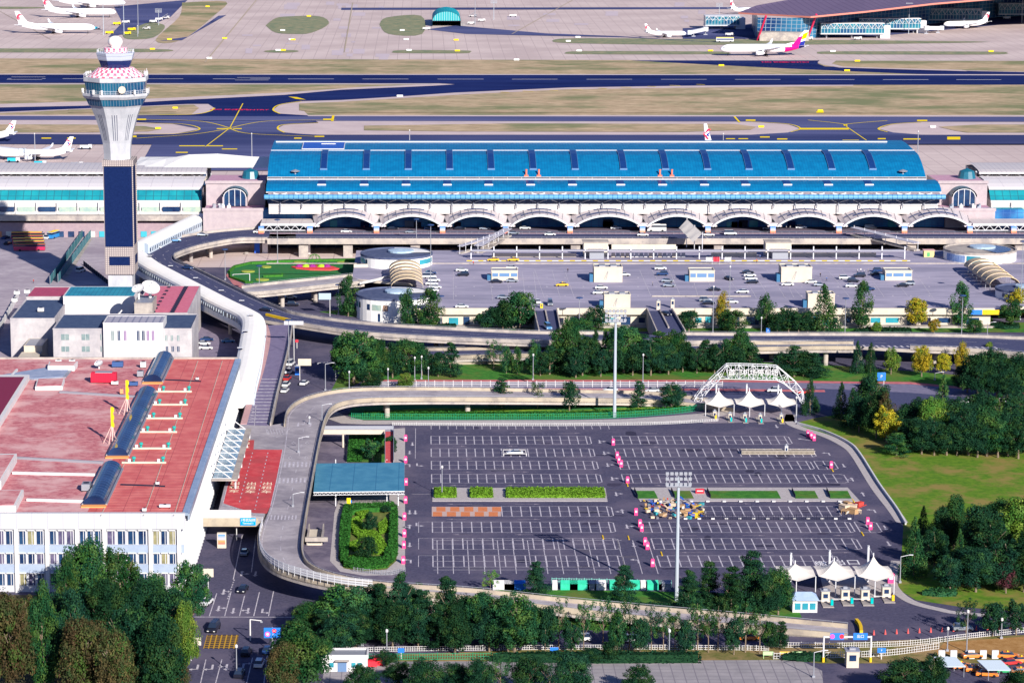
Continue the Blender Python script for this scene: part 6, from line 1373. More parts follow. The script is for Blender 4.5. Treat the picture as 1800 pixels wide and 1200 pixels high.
mk = MB(); pline(mk, [(1390,728),(1388,740),(1402,750),(1450,765),(1485,782),(1505,800),(1540,856),(1570,895),(1586,918)], 3.0, .05, 0, 5); tag(mk.build('footway', M_paving), kind='structure')
mk = MB(); pline(mk, [(1575,985),(1568,1020),(1578,1040),(1605,1058),(1650,1070),(1700,1078),(1900,1092)], 2.4, .05, 0, 5); tag(mk.build('footway', M_paving), kind='structure')
b = MB(); P = catmull([G(x,y) for x,y in ((1402,746),(1450,760),(1492,780),(1512,800),(1545,852),(1576,895),(1592,922))],5); solid_strip(b, offset(P,.2), offset(P,-.2), 0, .75); tag(b.build('low_barrier', M_white), "low white barrier curving between the car park footway and the big lawn", 'barrier')
flat('verge', [(560,1155),(1000,1138),(1300,1136),(1800,1115),(2050,1105),(2050,1165),(1440,1165),(1400,1160),(560,1163)], .03, mat("verge_ground",(.1,.12,.03),(.24,.18,.08),.4,.95,c3=(.3,.2,.1),scale3=.08))
flat('bare_ground', [(1640,1150),(1660,1128),(1800,1118),(2050,1108),(2050,1150)], .05, mat("brown_ground",(.3,.15,.05),(.42,.24,.1),.4,.95))
flat('paved_lot', [(570,1168),(640,1162),(1405,1159),(1445,1178),(1452,1260),(560,1260)], .05, stripes("grey_pavers",(.27,.25,.27),(.21,.19,.22),0,2.4,.1,.9,axis2=1,period2=2.4,duty2=.1,noise=((.34,.31,.33),.2)))
flat('tree_ground', [(-300,1045),(330,1045),(335,1075),(322,1130),(316,1260),(-300,1260)], .02, mat("dark_soil",(.07,.06,.035),(.13,.11,.06),.5))  # dark brown ground below the bottom left grove
flat('tree_ground', [(560,1046),(760,1052),(850,1062),(1000,1080),(1150,1094),(1300,1108),(1300,1112),(1000,1106),(560,1106)], .02, M_grass)
flat('tree_ground', [(870,1035),(1130,1038),(1390,1045),(1410,1085),(1300,1083),(1150,1070),(1000,1056),(870,1040)], .02, M_grass)
flat('toll_apron', [(1440,1005),(1570,1000),(1575,1036),(1560,1048),(1452,1056)], .02, M_paving)
flat('toll_apron', [(1250,712),(1385,712),(1400,740),(1235,744)], .05, mat("toll_ground",(.2,.17,.22),(.28,.24,.28),.5))
# car park lines
rg = random.Random(77); mk = MB()
for i in range(60):
 x = rg.uniform(745,1480); y = rg.uniform(752,1000); w_ = rg.uniform(3,34); h = rg.uniform(1,5)
 P = [(x+w_*cos(a)*rg.uniform(.6,1), y+h*sin(a)*rg.uniform(.6,1)) for a in [q*pi/4 for q in range(8)]]; mk.f([G(a,b,.004+.0001*i) for a,b in P][::-1], i%3)
tag(mk.build('asphalt_patches', [mat("patch_dark",(.034,.032,.06),(.05,.046,.08),1.5), mat("patch_pale",(.11,.1,.14),(.08,.073,.11),2), mat("patch_mid",(.065,.058,.095),(.045,.04,.075),1.5)]), kind='structure')
mk = MB(); ZM = .012
YR = [(766.3,780.4),(788.1,802.5),(810,824.6),(833.1,848.3),(889.6,907.3),(916.7,935.4),(945.8,965),(976,995.8)]
YW = [(G(740,a).y, G(740,b).y) for a, b in YR]
def lx(x0, x1, y, w=.15, z=ZM): mk.f([(x0,y-w/2,z),(x1,y-w/2,z),(x1,y+w/2,z),(x0,y+w/2,z)])
def ly(x, y0, y1, w=.15, z=ZM): mk.f([(x-w/2,min(y0,y1),z),(x+w/2,min(y0,y1),z),(x+w/2,max(y0,y1),z),(x-w/2,max(y0,y1),z)])
def row(i, x0, x1, first=None, endcap=True):
 yt, yb = YW[i]; lx(x0,x1,yt,.2); lx(x0,x1,yb,.2); lx(x0,x1,(yt+yb)/2,.2); x = x0 if first is None else first
 while x <= x1+.01: ly(x, yb, yt, .3, ZM+.004); x += 2.5
 if endcap: ly(x1+1.2, yb+1, yt-1, .3); mk.f([(x1,yt-.1,ZM),(x1+.2,yt+.1,ZM),(x1+1.35,yt-1,ZM),(x1+1.05,yt-1,ZM)][::-1] if False else [(x1,yt-.1,ZM),(x1+1.05,yt-1,ZM),(x1+1.35,yt-1,ZM),(x1+.2,yt+.1,ZM)]); mk.f([(x1,yb+.1,ZM),(x1+.2,yb-.1,ZM),(x1+1.35,yb+1,ZM),(x1+1.05,yb+1,ZM)])
for i in range(8):
 if i != 4: row(i, 2.9, 47.9)
row(4, 21, 48.5)
RB_ = [(55.7,105.7),(55.4,110.4),(55.2,107.7),(55,107.5),(73.5,107.3),(55.8,108.3),(57.5,107.5),(57.6,100.1)]
for i, (a, b) in enumerate(RB_): row(i, a, b)
for i, a in ((2,110),(3,110.4),(5,110.8)): row(i, a, a+4.3)
for k in range(22): ly(3+k*2.5, G(740,754).y, G(740,748).y, .2)
for k in range(15): ly(4+k*3.75, G(740,1008).y, G(740,949).y, .2)
for yy in (949,1001): lx(3, 50, G(740,yy).y, .2)
for i in (5,6,7): lx(-.5,2.9,YW[i][0],.15); ly(-.6,YW[i][1],YW[i][0],.15)
ly(-1.6, G(740,806).y, G(740,752).y, .15)
lx(-2.5,3,G(740,868).y,.2)
tag(mk.build('bay_lines', M_mark), kind='structure')
mk = MB()
for y, x0, x1, dr in ((761,795,825,-1),(761,895,925,-1),(761,980,1020,1),(761,1130,1155,-1),(784,795,820,1),(784,890,910,-1),(785,1130,1160,1),(806,805,830,1),(806,905,930,1),(829,800,830,1),(829,900,930,1),(852.5,790,820,-1),(852.5,890,930,-1),(852.8,1150,1200,-1),(852.8,1270,1310,1),(885.6,785,830,-1),(885.6,905,950,1),(884.8,1280,1320,1),(912,785,820,-1),(912,910,950,1),(939,795,830,-1),(939,905,945,-1),(940.6,1190,1225,-1),(940.6,1305,1345,1),(940.6,1465,1500,-1),(970.5,1195,1240,-1),(970.5,1320,1360,1),(970.5,1455,1495,1)):
 a, b = (x0,x1) if dr > 0 else (x1,x0); p, q = G(a,y,.02), G(b,y,.02); d_ = 1 if q.x > p.x else -1
 mk.f([(min(p.x,q.x),p.y-.12,.02),(max(p.x,q.x),p.y-.12,.02),(max(p.x,q.x),p.y+.12,.02),(min(p.x,q.x),p.y+.12,.02)])
 T = [(q.x-d_*1.6,q.y-.5,.024),(q.x,q.y,.024),(q.x-d_*1.6,q.y+.5,.024)]; mk.f(T if d_>0 else T[::-1])
tag(mk.build('aisle_arrows', M_markf), kind='structure')
mk = MB()
for px, py, k, r in ((725,780,'up',pi),(720,795,'up',pi),(720,817,'left',0),(733,817,'left',pi),(720,900,'up',pi),(730,900,'up',pi),(720,925,'upleft',0),(732,922,'left',pi),(720,957,'up',pi),(722,985,'left',0),(1054,776,'upleft',pi),(1062,796,'upleft',pi),(1068,817,'upleft',pi),(1076,841,'upleft',pi),(1083,868,'upleft',pi),(1094,898,'upleft',0),(1102,925,'upleft',pi),(1114,957,'up',pi),(1122,985,'left',0),(1365,749,'up',pi),(1457,797,'left',0),(1483,818,'up',pi),(1498,842,'upleft',0),(1517,868,'up',0),(1537,897,'left',0),(1556,927,'up',pi),(1562,955,'up',pi),(1413,772,'up',.9)): arrow(mk, px, py, .02, 4.4, k, r, .22)
pline(mk, [(330,1083.5),(565,1084)], .4, .02)
for a, b in (((381,1042),(368,1082)),((406,1040),(395,1082)),((430,1046),(421,1082)),((456,1040),(446,1082)),((481,1038),(472,1082)),((426,940),(410,1018)),((450,940),(442,1005)),((362,1158),(349,1215)),((390,1158),(375,1215)),((444,1155),(430,1215)),((470,1150),(462,1215)),((400,905),(345,905))): pline(mk, [a,b], .22, .02)
for px, py, k, r, f_ in ((384,1069,'upleft',pi,0),(393,1040,'upleft',pi,0),(410,1073,'up',pi,0),(436,1073,'upleft',pi,1),(461,1074,'left',pi,0),(425,1007,'upleft',0,1),(449,1008,'up',pi,0),(347,1173,'left',pi,1),(373,1173,'left',pi,1),(398,1172,'upleft',pi,1),(428,1168,'left',0,1)): arrow(mk, px, py, .02, 4.6, k, r, .24, bool(f_))
for i in range(9): pline(mk, [(412-i*1.4,1018+i*4),(411-i*1.4,1020+i*4)], .3, .02)
tag(mk.build('lane_arrows', M_mark), kind='structure')
mk = MB(); pq(mk, [(364,1115),(420,1115),(415,1139),(357,1139)], .02)
tag(mk.build('yellow_box_marking', stripes("yellow_hatch",(.06,.045,.05),(.5,.28,.03),0,1.1,.25,.8,axis2=1,period2=1.4,duty2=.22)), kind='structure')
mk = MB(); x0 = 3.0; yt, yb = YW[4];
pq(mk, [(759,890),(880,890),(880.5,907),(759,907)], .012)
tag(mk.build('paver_bays', mat("pale_pavers",(.5,.36,.33),None)), kind='structure')
mk = MB()
for r in range(2):
 for k in range(5):
  a = 767+k*24.5-(6 if r else 0); pq(mk, [(max(a,760),890.5+r*8.6),(a+16,890.5+r*8.6),(a+16.2,898.3+r*8.6),(max(a,760),898.3+r*8.6)], .018)
tag(mk.build('orange_bays', mat("orange_pavers",(.55,.17,.07),(.62,.22,.1),1)), kind='structure')
for x, y in ((1060,944),(1105,945),(1163,973),(1103,852),(1463,826),(1500,880),(1516,938)):
 m = MB(); m.box(-.15,.15,-1.8,1.8,.01,.16); o = m.build('speed_hump', M_yellow, None, loc=G(x,y)); tag(o, f"yellow painted line at the car park's {'centre aisle' if x<1200 else 'right end'}, {ORD[sorted([q for q in (852,944,945,973) if True] if x<1200 else [826,880,938]).index(y if y!=944 or x<1080 else 945)]} from the top", 'wheel stop', 'yellow wheel stops in the car park')
for s_ in (("出口", 1487, 988, 3.6),("缴费", 1455, 990, 3.2)): ground_text(s_[0], s_[1], s_[2], s_[3], .03, mat("white_ground_letters",(.7,.68,.72),None), 1.4)
# leaf scatter for hedges and crowns
def leafmesh(name, clumps, nper, size, mats, seed=1, squash=1.0):
 """clumps: (x,y,z,r[,rz]) balls whose shells are covered in small leaf faces"""
 rg = random.Random(seed); V = []; F = []; MI = []
 for c in clumps:
  mi = 1 if rg.random() < .3 else 0
  cr = c[3]; cz = c[4] if len(c) > 4 else cr; n = int(nper*(cr/.2)**1.3) if nper < 400 else nper
  for _ in range(n):
   u = rg.uniform(-1,1); a = rg.uniform(0,2*pi); s = sqrt(1-u*u); d = (s*cos(a), s*sin(a), u); k = rg.uniform(.62,1.05)
   px, py, pz = c[0]+d[0]*cr*k, c[1]+d[1]*cr*k, c[2]+d[2]*cz*k
   nx, ny, nz = d[0]+rg.uniform(-.8,.8), d[1]+rg.uniform(-.8,.8), d[2]+rg.uniform(-.5,.9)
   l = sqrt(nx*nx+ny*ny+nz*nz) or 1; nx/=l; ny/=l; nz/=l
   tx, ty = (-ny, nx) if abs(nx)+abs(ny) > .1 else (1, 0); l = hypot(tx,ty); tx/=l; ty/=l
   bx_, by2, bz = -nz*ty, nz*tx, nx*ty-ny*tx; s1 = size*rg.uniform(.6,1.3); s2 = s1*rg.uniform(.5,.9); b = len(V)
   for q, r in ((-1,-.4),(.2,-1),(1,.3),(-.1,1)): V.append((px+tx*q*s1+bx_*r*s2, py+ty*q*s1+by2*r*s2, pz+(bz*r*s2)*squash))
   F.append((b,b+1,b+2,b+3)); MI.append(mi)
 me = bpy.data.meshes.new(name); me.from_pydata(V, [], F)
 for m in mats: me.materials.append(m)
 me.polygons.foreach_set('material_index', MI)
 me.update(); return me
def hedge(lab, quad, h, m, size=.16, z0=0, name='hedge', dens=16, seed=1, cat='hedge', grp=None):
 P = [G(x,y,z0) for x,y in quad]; o_ = P[0]; Q = [(p.x-o_.x,p.y-o_.y) for p in P]
 t = thing(name, lab, cat, o_, 0, grp); cx = sum(q[0] for q in Q)/len(Q); cy = sum(q[1] for q in Q)/len(Q)
 b = MB(); b.prism([(cx+(x-cx)*.97,cy+(y-cy)*.97) for x,y in Q], 0, h-.1); b.build('core', m, t)
 xs_ = [q[0] for q in Q]; ys_ = [q[1] for q in Q]; area = (max(xs_)-min(xs_))*(max(ys_)-min(ys_)); rg = random.Random(seed); V=[];F=[]
 def inside(x,y):
  c = False
  for i in range(len(Q)):
   (xi,yi),(xj,yj) = Q[i],Q[i-1]
   if (yi>y)!=(yj>y) and x < (xj-xi)*(y-yi)/(yj-yi)+xi: c = not c
  return c
 def leaf(x,y,z):
  a = rg.uniform(0,2*pi); tl_ = rg.uniform(-.9,.9); s1 = size*rg.uniform(.6,1.5); b_ = len(V)
  for q, r in ((-1,-.6),(.8,-.8),(1,.6),(-.5,1)): V.append((x+cos(a)*q*s1-sin(a)*r*s1*.7, y+sin(a)*q*s1+cos(a)*r*s1*.7, z+(q+r)*s1*.5*tl_))
  F.append((b_,b_+1,b_+2,b_+3))
 for _ in range(int(min(area*dens, 9000))):
  x = rg.uniform(min(xs_),max(xs_)); y = rg.uniform(min(ys_),max(ys_))
  if inside(x,y): leaf(x,y,h-.1+rg.uniform(0,.3))
 for i in range(len(Q)):
  (x0,y0),(x1,y1) = Q[i-1],Q[i]; L = hypot(x1-x0,y1-y0)
  for _ in range(int(min(L*h*dens,2500))): f_ = rg.random(); leaf(x0+(x1-x0)*f_+rg.uniform(-.12,.12), y0+(y1-y0)*f_+rg.uniform(-.12,.12), rg.uniform(.05,h))
 me = bpy.data.meshes.new('foliage'); me.from_pydata(V,[],F); me.materials.append(m); o = bpy.data.objects.new('foliage', me); COL.objects.link(o); o.parent = t
 return t
M_hl = mat("lime_hedge", (.08,.2,.012), (.16,.29,.03), 1.5, .85); M_hd = mat("dark_hedge", (.015,.07,.015), (.04,.16,.025), 1.8, .9); M_hm = mat("mid_hedge", (.045,.15,.012), (.09,.22,.025), 1.8, .9)
def slab_(nm, px, h, m, z=.0):
 P = [G(x,y,z) for x,y in px]; b = MB(); b.prism([(p.x,p.y) for p in P], z, h); return tag(b.build(nm, m), kind='structure')
slab_('kerbed_island', [(760,857.5),(1064,857.5),(1068,881),(760,881)], .12, M_paving)
slab_('kerbed_island', [(1109,857),(1490,857),(1512,881),(1125,881)], .12, M_paving)
for (x0,x1), lab in zip(((764,801),(827,865),(890,1062)), ("short clipped hedge block at the left end of the car park island","short clipped hedge block, second from the left on the car park island","long clipped hedge block on the car park island left of the centre aisle")):
 k = (868-740)/1.0
 hedge(lab, [(x0,862),(x1-(x1-740)*.004,862),(x1+1,875.5),(x0,875.5)], 1.0, M_hl, .2)
for (x0,x1), q in zip(((1115,1150),(1180,1213),(1243,1366),(1392,1432),(1453,1490)), ('first','second','third','fourth','fifth')):
 flat('island_lawn', [(x0,862),(x1,862),(x1+7,875.5),(x0+6,875.5)], .14, M_grass)
 b = MB(); a0, a1 = G(x0,862), G(x0+6,875.5); b.beam(a0+Vector((0,0,.5)), a1+Vector((0,0,.5)), .12, .9); tag(b.build('island_fence', M_dark), f"low dark railing beside the {q} lawn patch of the right island", 'railing', 'low railings on the right island')
hedge("dark outer hedge along the left and back of the lower garden", [(606,893),(690,889),(698,898),(640,900),(618,905),(610,985),(600,990),(597,960),(600,915)], 1.3, M_hd, .22)
hedge("dark hedge along the right side of the lower garden", [(698,900),(698,975),(690,990),(672,992),(684,960),(686,910)], 1.3, M_hd, .22, seed=2)
hedge("low hedge across the front of the lower garden", [(604,985),(690,985),(680,998),(640,1002),(606,997)], 1.1, M_hd, .22, seed=3)
hedge("bright lime planting sweeping diagonally through the lower garden", [(614,920),(628,910),(640,925),(665,940),(680,962),(678,975),(655,975),(640,955),(622,940)], .7, M_hl, .2, seed=4)
hedge("bright lime planting patch at the top of the lower garden", [(622,897),(650,893),(648,905),(636,913),(626,906)], .7, M_hl, .2, seed=5)
hedge("small lime planting patch at the right of the lower garden", [(664,925),(678,914),(686,932),(668,940)], .7, M_hl, .2, seed=6)
hedge("small lime planting patch at the lower left of the garden", [(612,958),(634,950),(640,962),(622,970)], .7, M_hl, .2, seed=7)
hedge("lime strip in front of the low hedge in the lower garden", [(610,985),(622,976),(640,982),(632,988)], .6, M_hl, .2, seed=8)
hedge("dark hedge frame of the small upper garden", [(616,764),(676,761),(677,775),(640,778),(634,812),(611,812)], 1.3, M_hd, .22, seed=9)
hedge("rounded lime planting in the small upper garden", [(628,785),(640,775),(656,782),(655,796),(632,798)], .8, M_hm, .2, seed=10)
hedge("lime strip along the back of the small upper garden", [(630,764),(674,762),(674,768),(632,770)], .9, M_hl, .2, seed=11)
hedge("mixed green shrub row beside the strip lawn's fence", [(640,728),(1000,727),(1150,722),(1250,712),(1250,716),(1150,727),(1000,732),(640,733)], .9, M_hd, .25, dens=8, seed=12)
def meshfence(lab, pts, h, m, z=0, step=3, name='fence', open_=True):
 P = catmull([G(x,y,z) for x,y in pts], 6); t = thing(name, lab, 'fence', (0,0,0)); b = MB()
 for i in range(len(P)-1):
  d_ = (P[i+1]-P[i]).length; k = max(1,int(d_/.5)) if open_ else 1
  if open_:
   for j in range(k): p = P[i].lerp(P[i+1], j/k); b.box(p.x-.04,p.x+.04,p.y-.02,p.y+.02,z,z+h)
   for q in (.1,.5,.95): b.beam(P[i]+Vector((0,0,h*q)), P[i+1]+Vector((0,0,h*q)), .05, .08)
  else: b.beam(P[i]+Vector((0,0,h/2)), P[i+1]+Vector((0,0,h/2)), .06, h)
 b.build('mesh_panel', m, t); b = MB(); b.tube((0,0,0), (0,0,h+.15), .08, 5); me = b.mesh('post', m)
 for p in P: o = bpy.data.objects.new('post', me); COL.objects.link(o); o.parent = t; o.location = p
 return t
M_fg = mat("fence_green", (.0,.25,.12), None, 1, .5)
meshfence("green mesh fence along the footway above the main car park", [(618,737),(800,738),(1000,737),(1100,734),(1200,726),(1255,716)], 1.9, M_fg)
meshfence("white railing between footway and the main car park's top edge", [(690,747),(850,748),(1000,748),(1150,746),(1262,740)], .8, M_white)
meshfence("grey railing on the footway at the bottom of the loop's inside", [(622,1004),(680,1010),(712,1004)], 1, M_steel)
meshfence("white railing along the bottom road's near side", [(560,1146),(1000,1141),(1290,1142),(1350,1144)], 1.1, M_white)
meshfence("white curved railing between bottom road and taxi lot", [(1352,1137),(1480,1138),(1600,1134),(1700,1122),(1830,1108)], 1.2, M_white)
meshfence("second white railing in front of the blue gantry signs", [(1360,1158),(1460,1156),(1560,1152),(1650,1140)], 1.4, M_white)
meshfence("green mesh fence behind the paved lot", [(640,1160),(800,1159),(1000,1158),(1200,1158)], 1.5, M_fg)
meshfence("dark fence net around the empty bays near the junk pile", [(1230,912),(1320,913),(1400,913),(1500,912)], 1.3, M_dark)
meshfence("blue-green railing below the car park's bottom edge", [(970,1027),(1040,1028),(1120,1030),(1180,1032)], 1.6, mat("rail_teal",(.2,.5,.45),None))
# ================================================================ SHELTERS, TOLL PLAZAS, POSTS
t = thing('blue_roof_shelter', "long blue ribbed flat roof on a white truss beside the planted garden", 'shelter', (0,0,0)); zc = 4.6
P = [G(556,814,zc),G(711,812.5,zc),G(711,862,zc),G(551,864,zc)]; m = MB(); m.prism([(p.x,p.y) for p in P], zc-.12, zc); m.build('roof', stripes("blue_shelter_roof",(.05,.2,.32),(.025,.13,.24),1,1.3,.18,.5,axis2=0,period2=6,duty2=.03,noise=((.08,.26,.38),.3)), t)
m = MB(); a, b = P[3], P[2]; n = 22; m.beam(a+Vector((0,0,-.15)),b+Vector((0,0,-.15)),.18,.22); m.beam(a+Vector((0,0,-.9)),b+Vector((0,0,-.9)),.14,.14)
for i in range(n): p, q = a.lerp(b,i/n), a.lerp(b,(i+1)/n); c = p.lerp(q,.5); m.tube(p+Vector((0,0,-.2)),c+Vector((0,0,-.9)),.06,4); m.tube(c+Vector((0,0,-.9)),q+Vector((0,0,-.2)),.06,4)
m.build('edge_truss', M_whitem, t)
for px, py in ((590,889),(680,889),(700,888),(590,835),(680,835)): m = MB(); p = G(px,py); m.tube(p, p+Vector((0,0,zc-.9 if py>860 else zc-.13)), .16, 8); m.build('post', M_whitem, t)
t = thing('red_footbridge', "L-shaped footbridge with a red deck and cream parapet beside the small upper garden", 'footbridge', (0,0,0)); zc = 4.3
for q, nm, mm in (([(566,752),(692,752),(692,758),(566,759)],'deck',mat("grey_steps",(.3,.28,.33),(.4,.38,.42),1)),([(677,758),(692,758),(692,812),(677,812)],'red_deck',mat("red_deck",(.45,.06,.08),(.55,.1,.1),.8))):
 P = [G(x,y,zc) for x,y in q]; m = MB(); m.prism([(p.x,p.y) for p in P], zc-.35, zc); m.build(nm, mm, t)
for a, b in (((566,759),(677,759)),((692,755),(692,812)),((677,760),(677,812)),((566,752),(692,752))): m = MB(); m.beam(G(*a,zc+.3),G(*b,zc+.3),.15,1.3); m.build('parapet', M_cream if a[1]==759 else M_steel, t)
for px, py in ((603,786),(684,830)): m = MB(); p = G(px,py); m.tube(p, p+Vector((0,0,zc-.3)), .3, 8); m.build('pier', M_cream, t)
t = thing('stair_trough', "cream walled stair trough beside the loop ramp's inner side", 'stairs', G(541,958)); m = MB(); m.box(0,3.3,0,14,0,.5); m.build('steps', M_cream, t)
m = MB(); m.box(-.3,0,0,14,0,2); m.box(3.3,3.6,0,14,0,2); m.box(-.6,5,-1,-.05,1.2,2.2); m.build('walls', M_conc, t)
def tents(lab, peaks, zt_, yb, depth, sp, zlow=4.6):
 t = thing('toll_canopy', lab, 'toll canopy', (0,0,0)); n = len(peaks)
 for k, (px, py) in enumerate(peaks):
  c = G(px, yb, 0); w = sp/SCL(c)/2; zt1 = ZAT(py, c.y+depth/2); m = MB(); K = 8; cx, cy = c.x, c.y+depth/2
  ring = [(cx-w,cy-depth/2,zlow),(cx,cy-depth/2-1.5,zlow-.8),(cx+w,cy-depth/2,zlow),(cx+w,cy,zlow+.4),(cx+w,cy+depth/2,zlow),(cx,cy+depth/2+1,zlow-.3),(cx-w,cy+depth/2,zlow),(cx-w,cy,zlow+.4)]
  prev = [Vector(p) for p in ring]
  for j in range(1, K+1):
   f_ = j/K; s = (1-f_); z_ = zlow+(zt1-zlow)*(f_**2.1); cur = []
   for p in ring: cur.append(Vector((cx+(p[0]-cx)*s, cy+(p[1]-cy)*s, z_+(p[2]-zlow)*s)))
   for i in range(8): m.f([prev[i],prev[(i+1)%8],cur[(i+1)%8],cur[i]])
   prev = cur
  m.build('membrane', M_tens, t, True)
  m = MB(); m.tube((cx,cy,zlow),(cx,cy,zt1+.8),.13,6); m.tube((cx,cy+depth/2+3,0),(cx,cy+depth/2+3,zt1+.6),.28,8); m.tube((cx,cy+depth/2+3,zt1+.6),(cx,cy,zt1),.05,4)
  m.build('mast', M_whitem, t)
  for xx, hh, dd in ((cx-w*.1,zlow-.8,1.4),(cx+w,zlow,0))+(((cx-w,zlow,0),) if k == 0 else ()): m = MB(); m.tube((xx,cy-depth/2-dd,0),(xx,cy-depth/2-dd,hh),.12,6); m.build('front_post', M_whitem, t)
 return t
tents("row of three white peaked tents over the toll lanes at the lower right", [(1401,990),(1470,985),(1539,977)], 0, 1046, 9, 64)
tents("row of three white peaked tents over the toll lanes below the white truss arch", [(1265,686),(1319,686),(1375,687)], 0, 731, 8, 50, 3.7)
for i, (px, py) in enumerate(((1450,1057),(1485,1054),(1520,1054),(1557,1049))):
 t = booth(px, py, 0, 2.7, 1.9, f"cream toll booth under the lower right tents, {ORD[i]} from the left", None, 'toll booths under the lower right tents')
 m = MB(); m.box(-1.1,1.4,-5,4,-.0,.18); m.build('island', M_conc, t); m = MB(); m.ob((1.1,-3.4,.18),(.6,.6,1.3)); m.build('barrier_machine', mat("teal_machine",(.0,.4,.4),None) if i < 3 else M_yellow, t); m = MB(); m.beam((1.1,-3.4,1.2),(-3.4,-3.4,1.25),.1,.14); m.build('barrier_arm', M_white, t)
for i, (px, py, c) in enumerate(((1256,735,'y'),(1283,739,'t'),(1309,740,'t'),(1336,741,'t'),(1373,741,'y'))):
 t = booth(px, py, 0, 2.2, 1.0, f"slim toll machine under the tents below the truss arch, {ORD[i]} from the left", None, 'toll machines below the truss arch')
 m = MB(); m.box(-.8,.8,-3,6,0,.16); m.build('island', M_conc, t); m = MB(); m.ob((.2,-1.8,.16),(.5,.5,1.2)); m.build('barrier_machine', mat("teal_machine",(.0,.4,.4)) if c=='t' else M_yellow, t)
t = thing('toll_office', "small white office with a blue-grey pitched roof beside the lower right toll lanes", 'office', G(1393,1076)); m = MB(); m.box(0,5.6,0,5,0,2.9); m.build('wall', M_white, t)
m = MB(); m.add([(-.4,-.5,2.9),(6,-.5,2.9),(6,5.5,2.9),(-.4,5.5,2.9),(1,2.5,4.2),(4.6,2.5,4.2)],[(0,1,5,4),(1,2,5),(2,3,4,5),(3,0,4),(3,2,1,0)]); m.build('roof', mat("office_roof",(.3,.4,.6),(.36,.46,.66),.6), t)
for x in (.5,2.2,3.9): m = MB(); m.box(x,x+1.3,-.06,-.01,.7,2.2); m.build('window', M_glassteal, t)
t = thing('truss_arch', "white lattice arch with big raised letters spanning the toll entrance", 'arch', (0,0,0)); yA = G(1222,712).y+2
X_ = lambda px, z: XAT(px, yA, z)
outer = [(1219,712),(1222,700),(1232,686),(1248,670),(1262,657),(1278,642),(1300,641.8),(1324,642.5),(1348,643.5),(1367,645),(1385,660),(1400,673),(1412,688),(1414,702)]
inner = [(1231,712),(1236,699),(1244,688),(1254,677),(1266,666),(1280,666),(1300,666.5),(1324,667),(1348,668),(1365,668),(1378,674),(1390,684),(1402,694),(1409,702)]
O_ = [Vector((XAT(a,yA,ZAT(b,yA)),yA,max(0,ZAT(b,yA)))) for a,b in outer]; I_ = [Vector((XAT(a,yA,ZAT(b,yA)),yA,max(0,ZAT(b,yA)))) for a,b in inner]
O_[-1].z = 0; I_[-1].z = 0
m = MB(); dy = Vector((0,3,0))
for s in (Vector((0,0,0)), dy):
 for i in range(len(O_)-1): m.tube(O_[i]+s,O_[i+1]+s,.13,5); m.tube(I_[i]+s,I_[i+1]+s,.13,5); m.tube(O_[i]+s,I_[i+1]+s,.07,4); m.tube(I_[i]+s,O_[i+1]+s,.07,4)
 for i in range(len(O_)): m.tube(O_[i]+s,I_[i]+s,.1,4)
for i in range(len(O_)): m.tube(O_[i],O_[i]+dy,.1,4); m.tube(I_[i],I_[i]+dy,.1,4)
for i in range(5,9):
 for u in (.33,.66): a = O_[i].lerp(O_[i+1],u); b = I_[i].lerp(I_[i+1],u); m.tube(a,b,.08,4); m.tube(a,a+dy,.08,4)
m.build('lattice', M_whitem, t)
for i, ch in enumerate("首都机场停车场"):
 px = 1286+i*12.6; text_mesh(ch, 2.3, M_white, 'letter', t, (XAT(px,yA,9), yA-.3, ZAT(655,yA)), (pi/2,0,0), .12, .02)
def gantry(lab, px0, px1, py, zb, boards):
 a, b = G(px0,py), G(px1,py); t = thing('sign_gantry', lab, 'gantry', a); L = b.x-a.x; m = MB(); m.beam((0,0,zb),(L,0,zb),.25,.35); m.build('beam', M_white, t)
 for x in (0,L): m = MB(); m.tube((x,0,0),(x,0,zb+.2),.2,8); m.build('post', M_white, t); m = MB(); m.tube((x,0,0),(x,0,1.1),.3,8); m.build('yellow_sleeve', M_yellow, t)
 for x0, x1, mm, kind in boards:
  o = MB(); o.box(L*x0,L*x1,-.25,-.15,zb-.6,zb+.9); o = o.build('board', mm, t); c = L*(x0+x1)/2
  if kind == 'circles':
   for dx, mc in ((-1,M_white),(1,M_red)): q = MB(); q.tube((c+dx,-.26,zb+.15),(c+dx,-.29,zb+.15),.5,16); q.build('roundel', mc if dx>0 else mat("roundel_pink",(.8,.1,.4),None), o)
  else: text_mesh(kind, .8, M_white, 'lettering', o, (c,-.27,zb+.15), (pi/2,0,0), .01, .01)
 return t
gantry("white gantry with two blue boards across the exit road at the lower right", 1447, 1530, 1163, 5.6, [(.13,.42,M_blue,'circles'),(.62,.92,M_blue,"出口")])
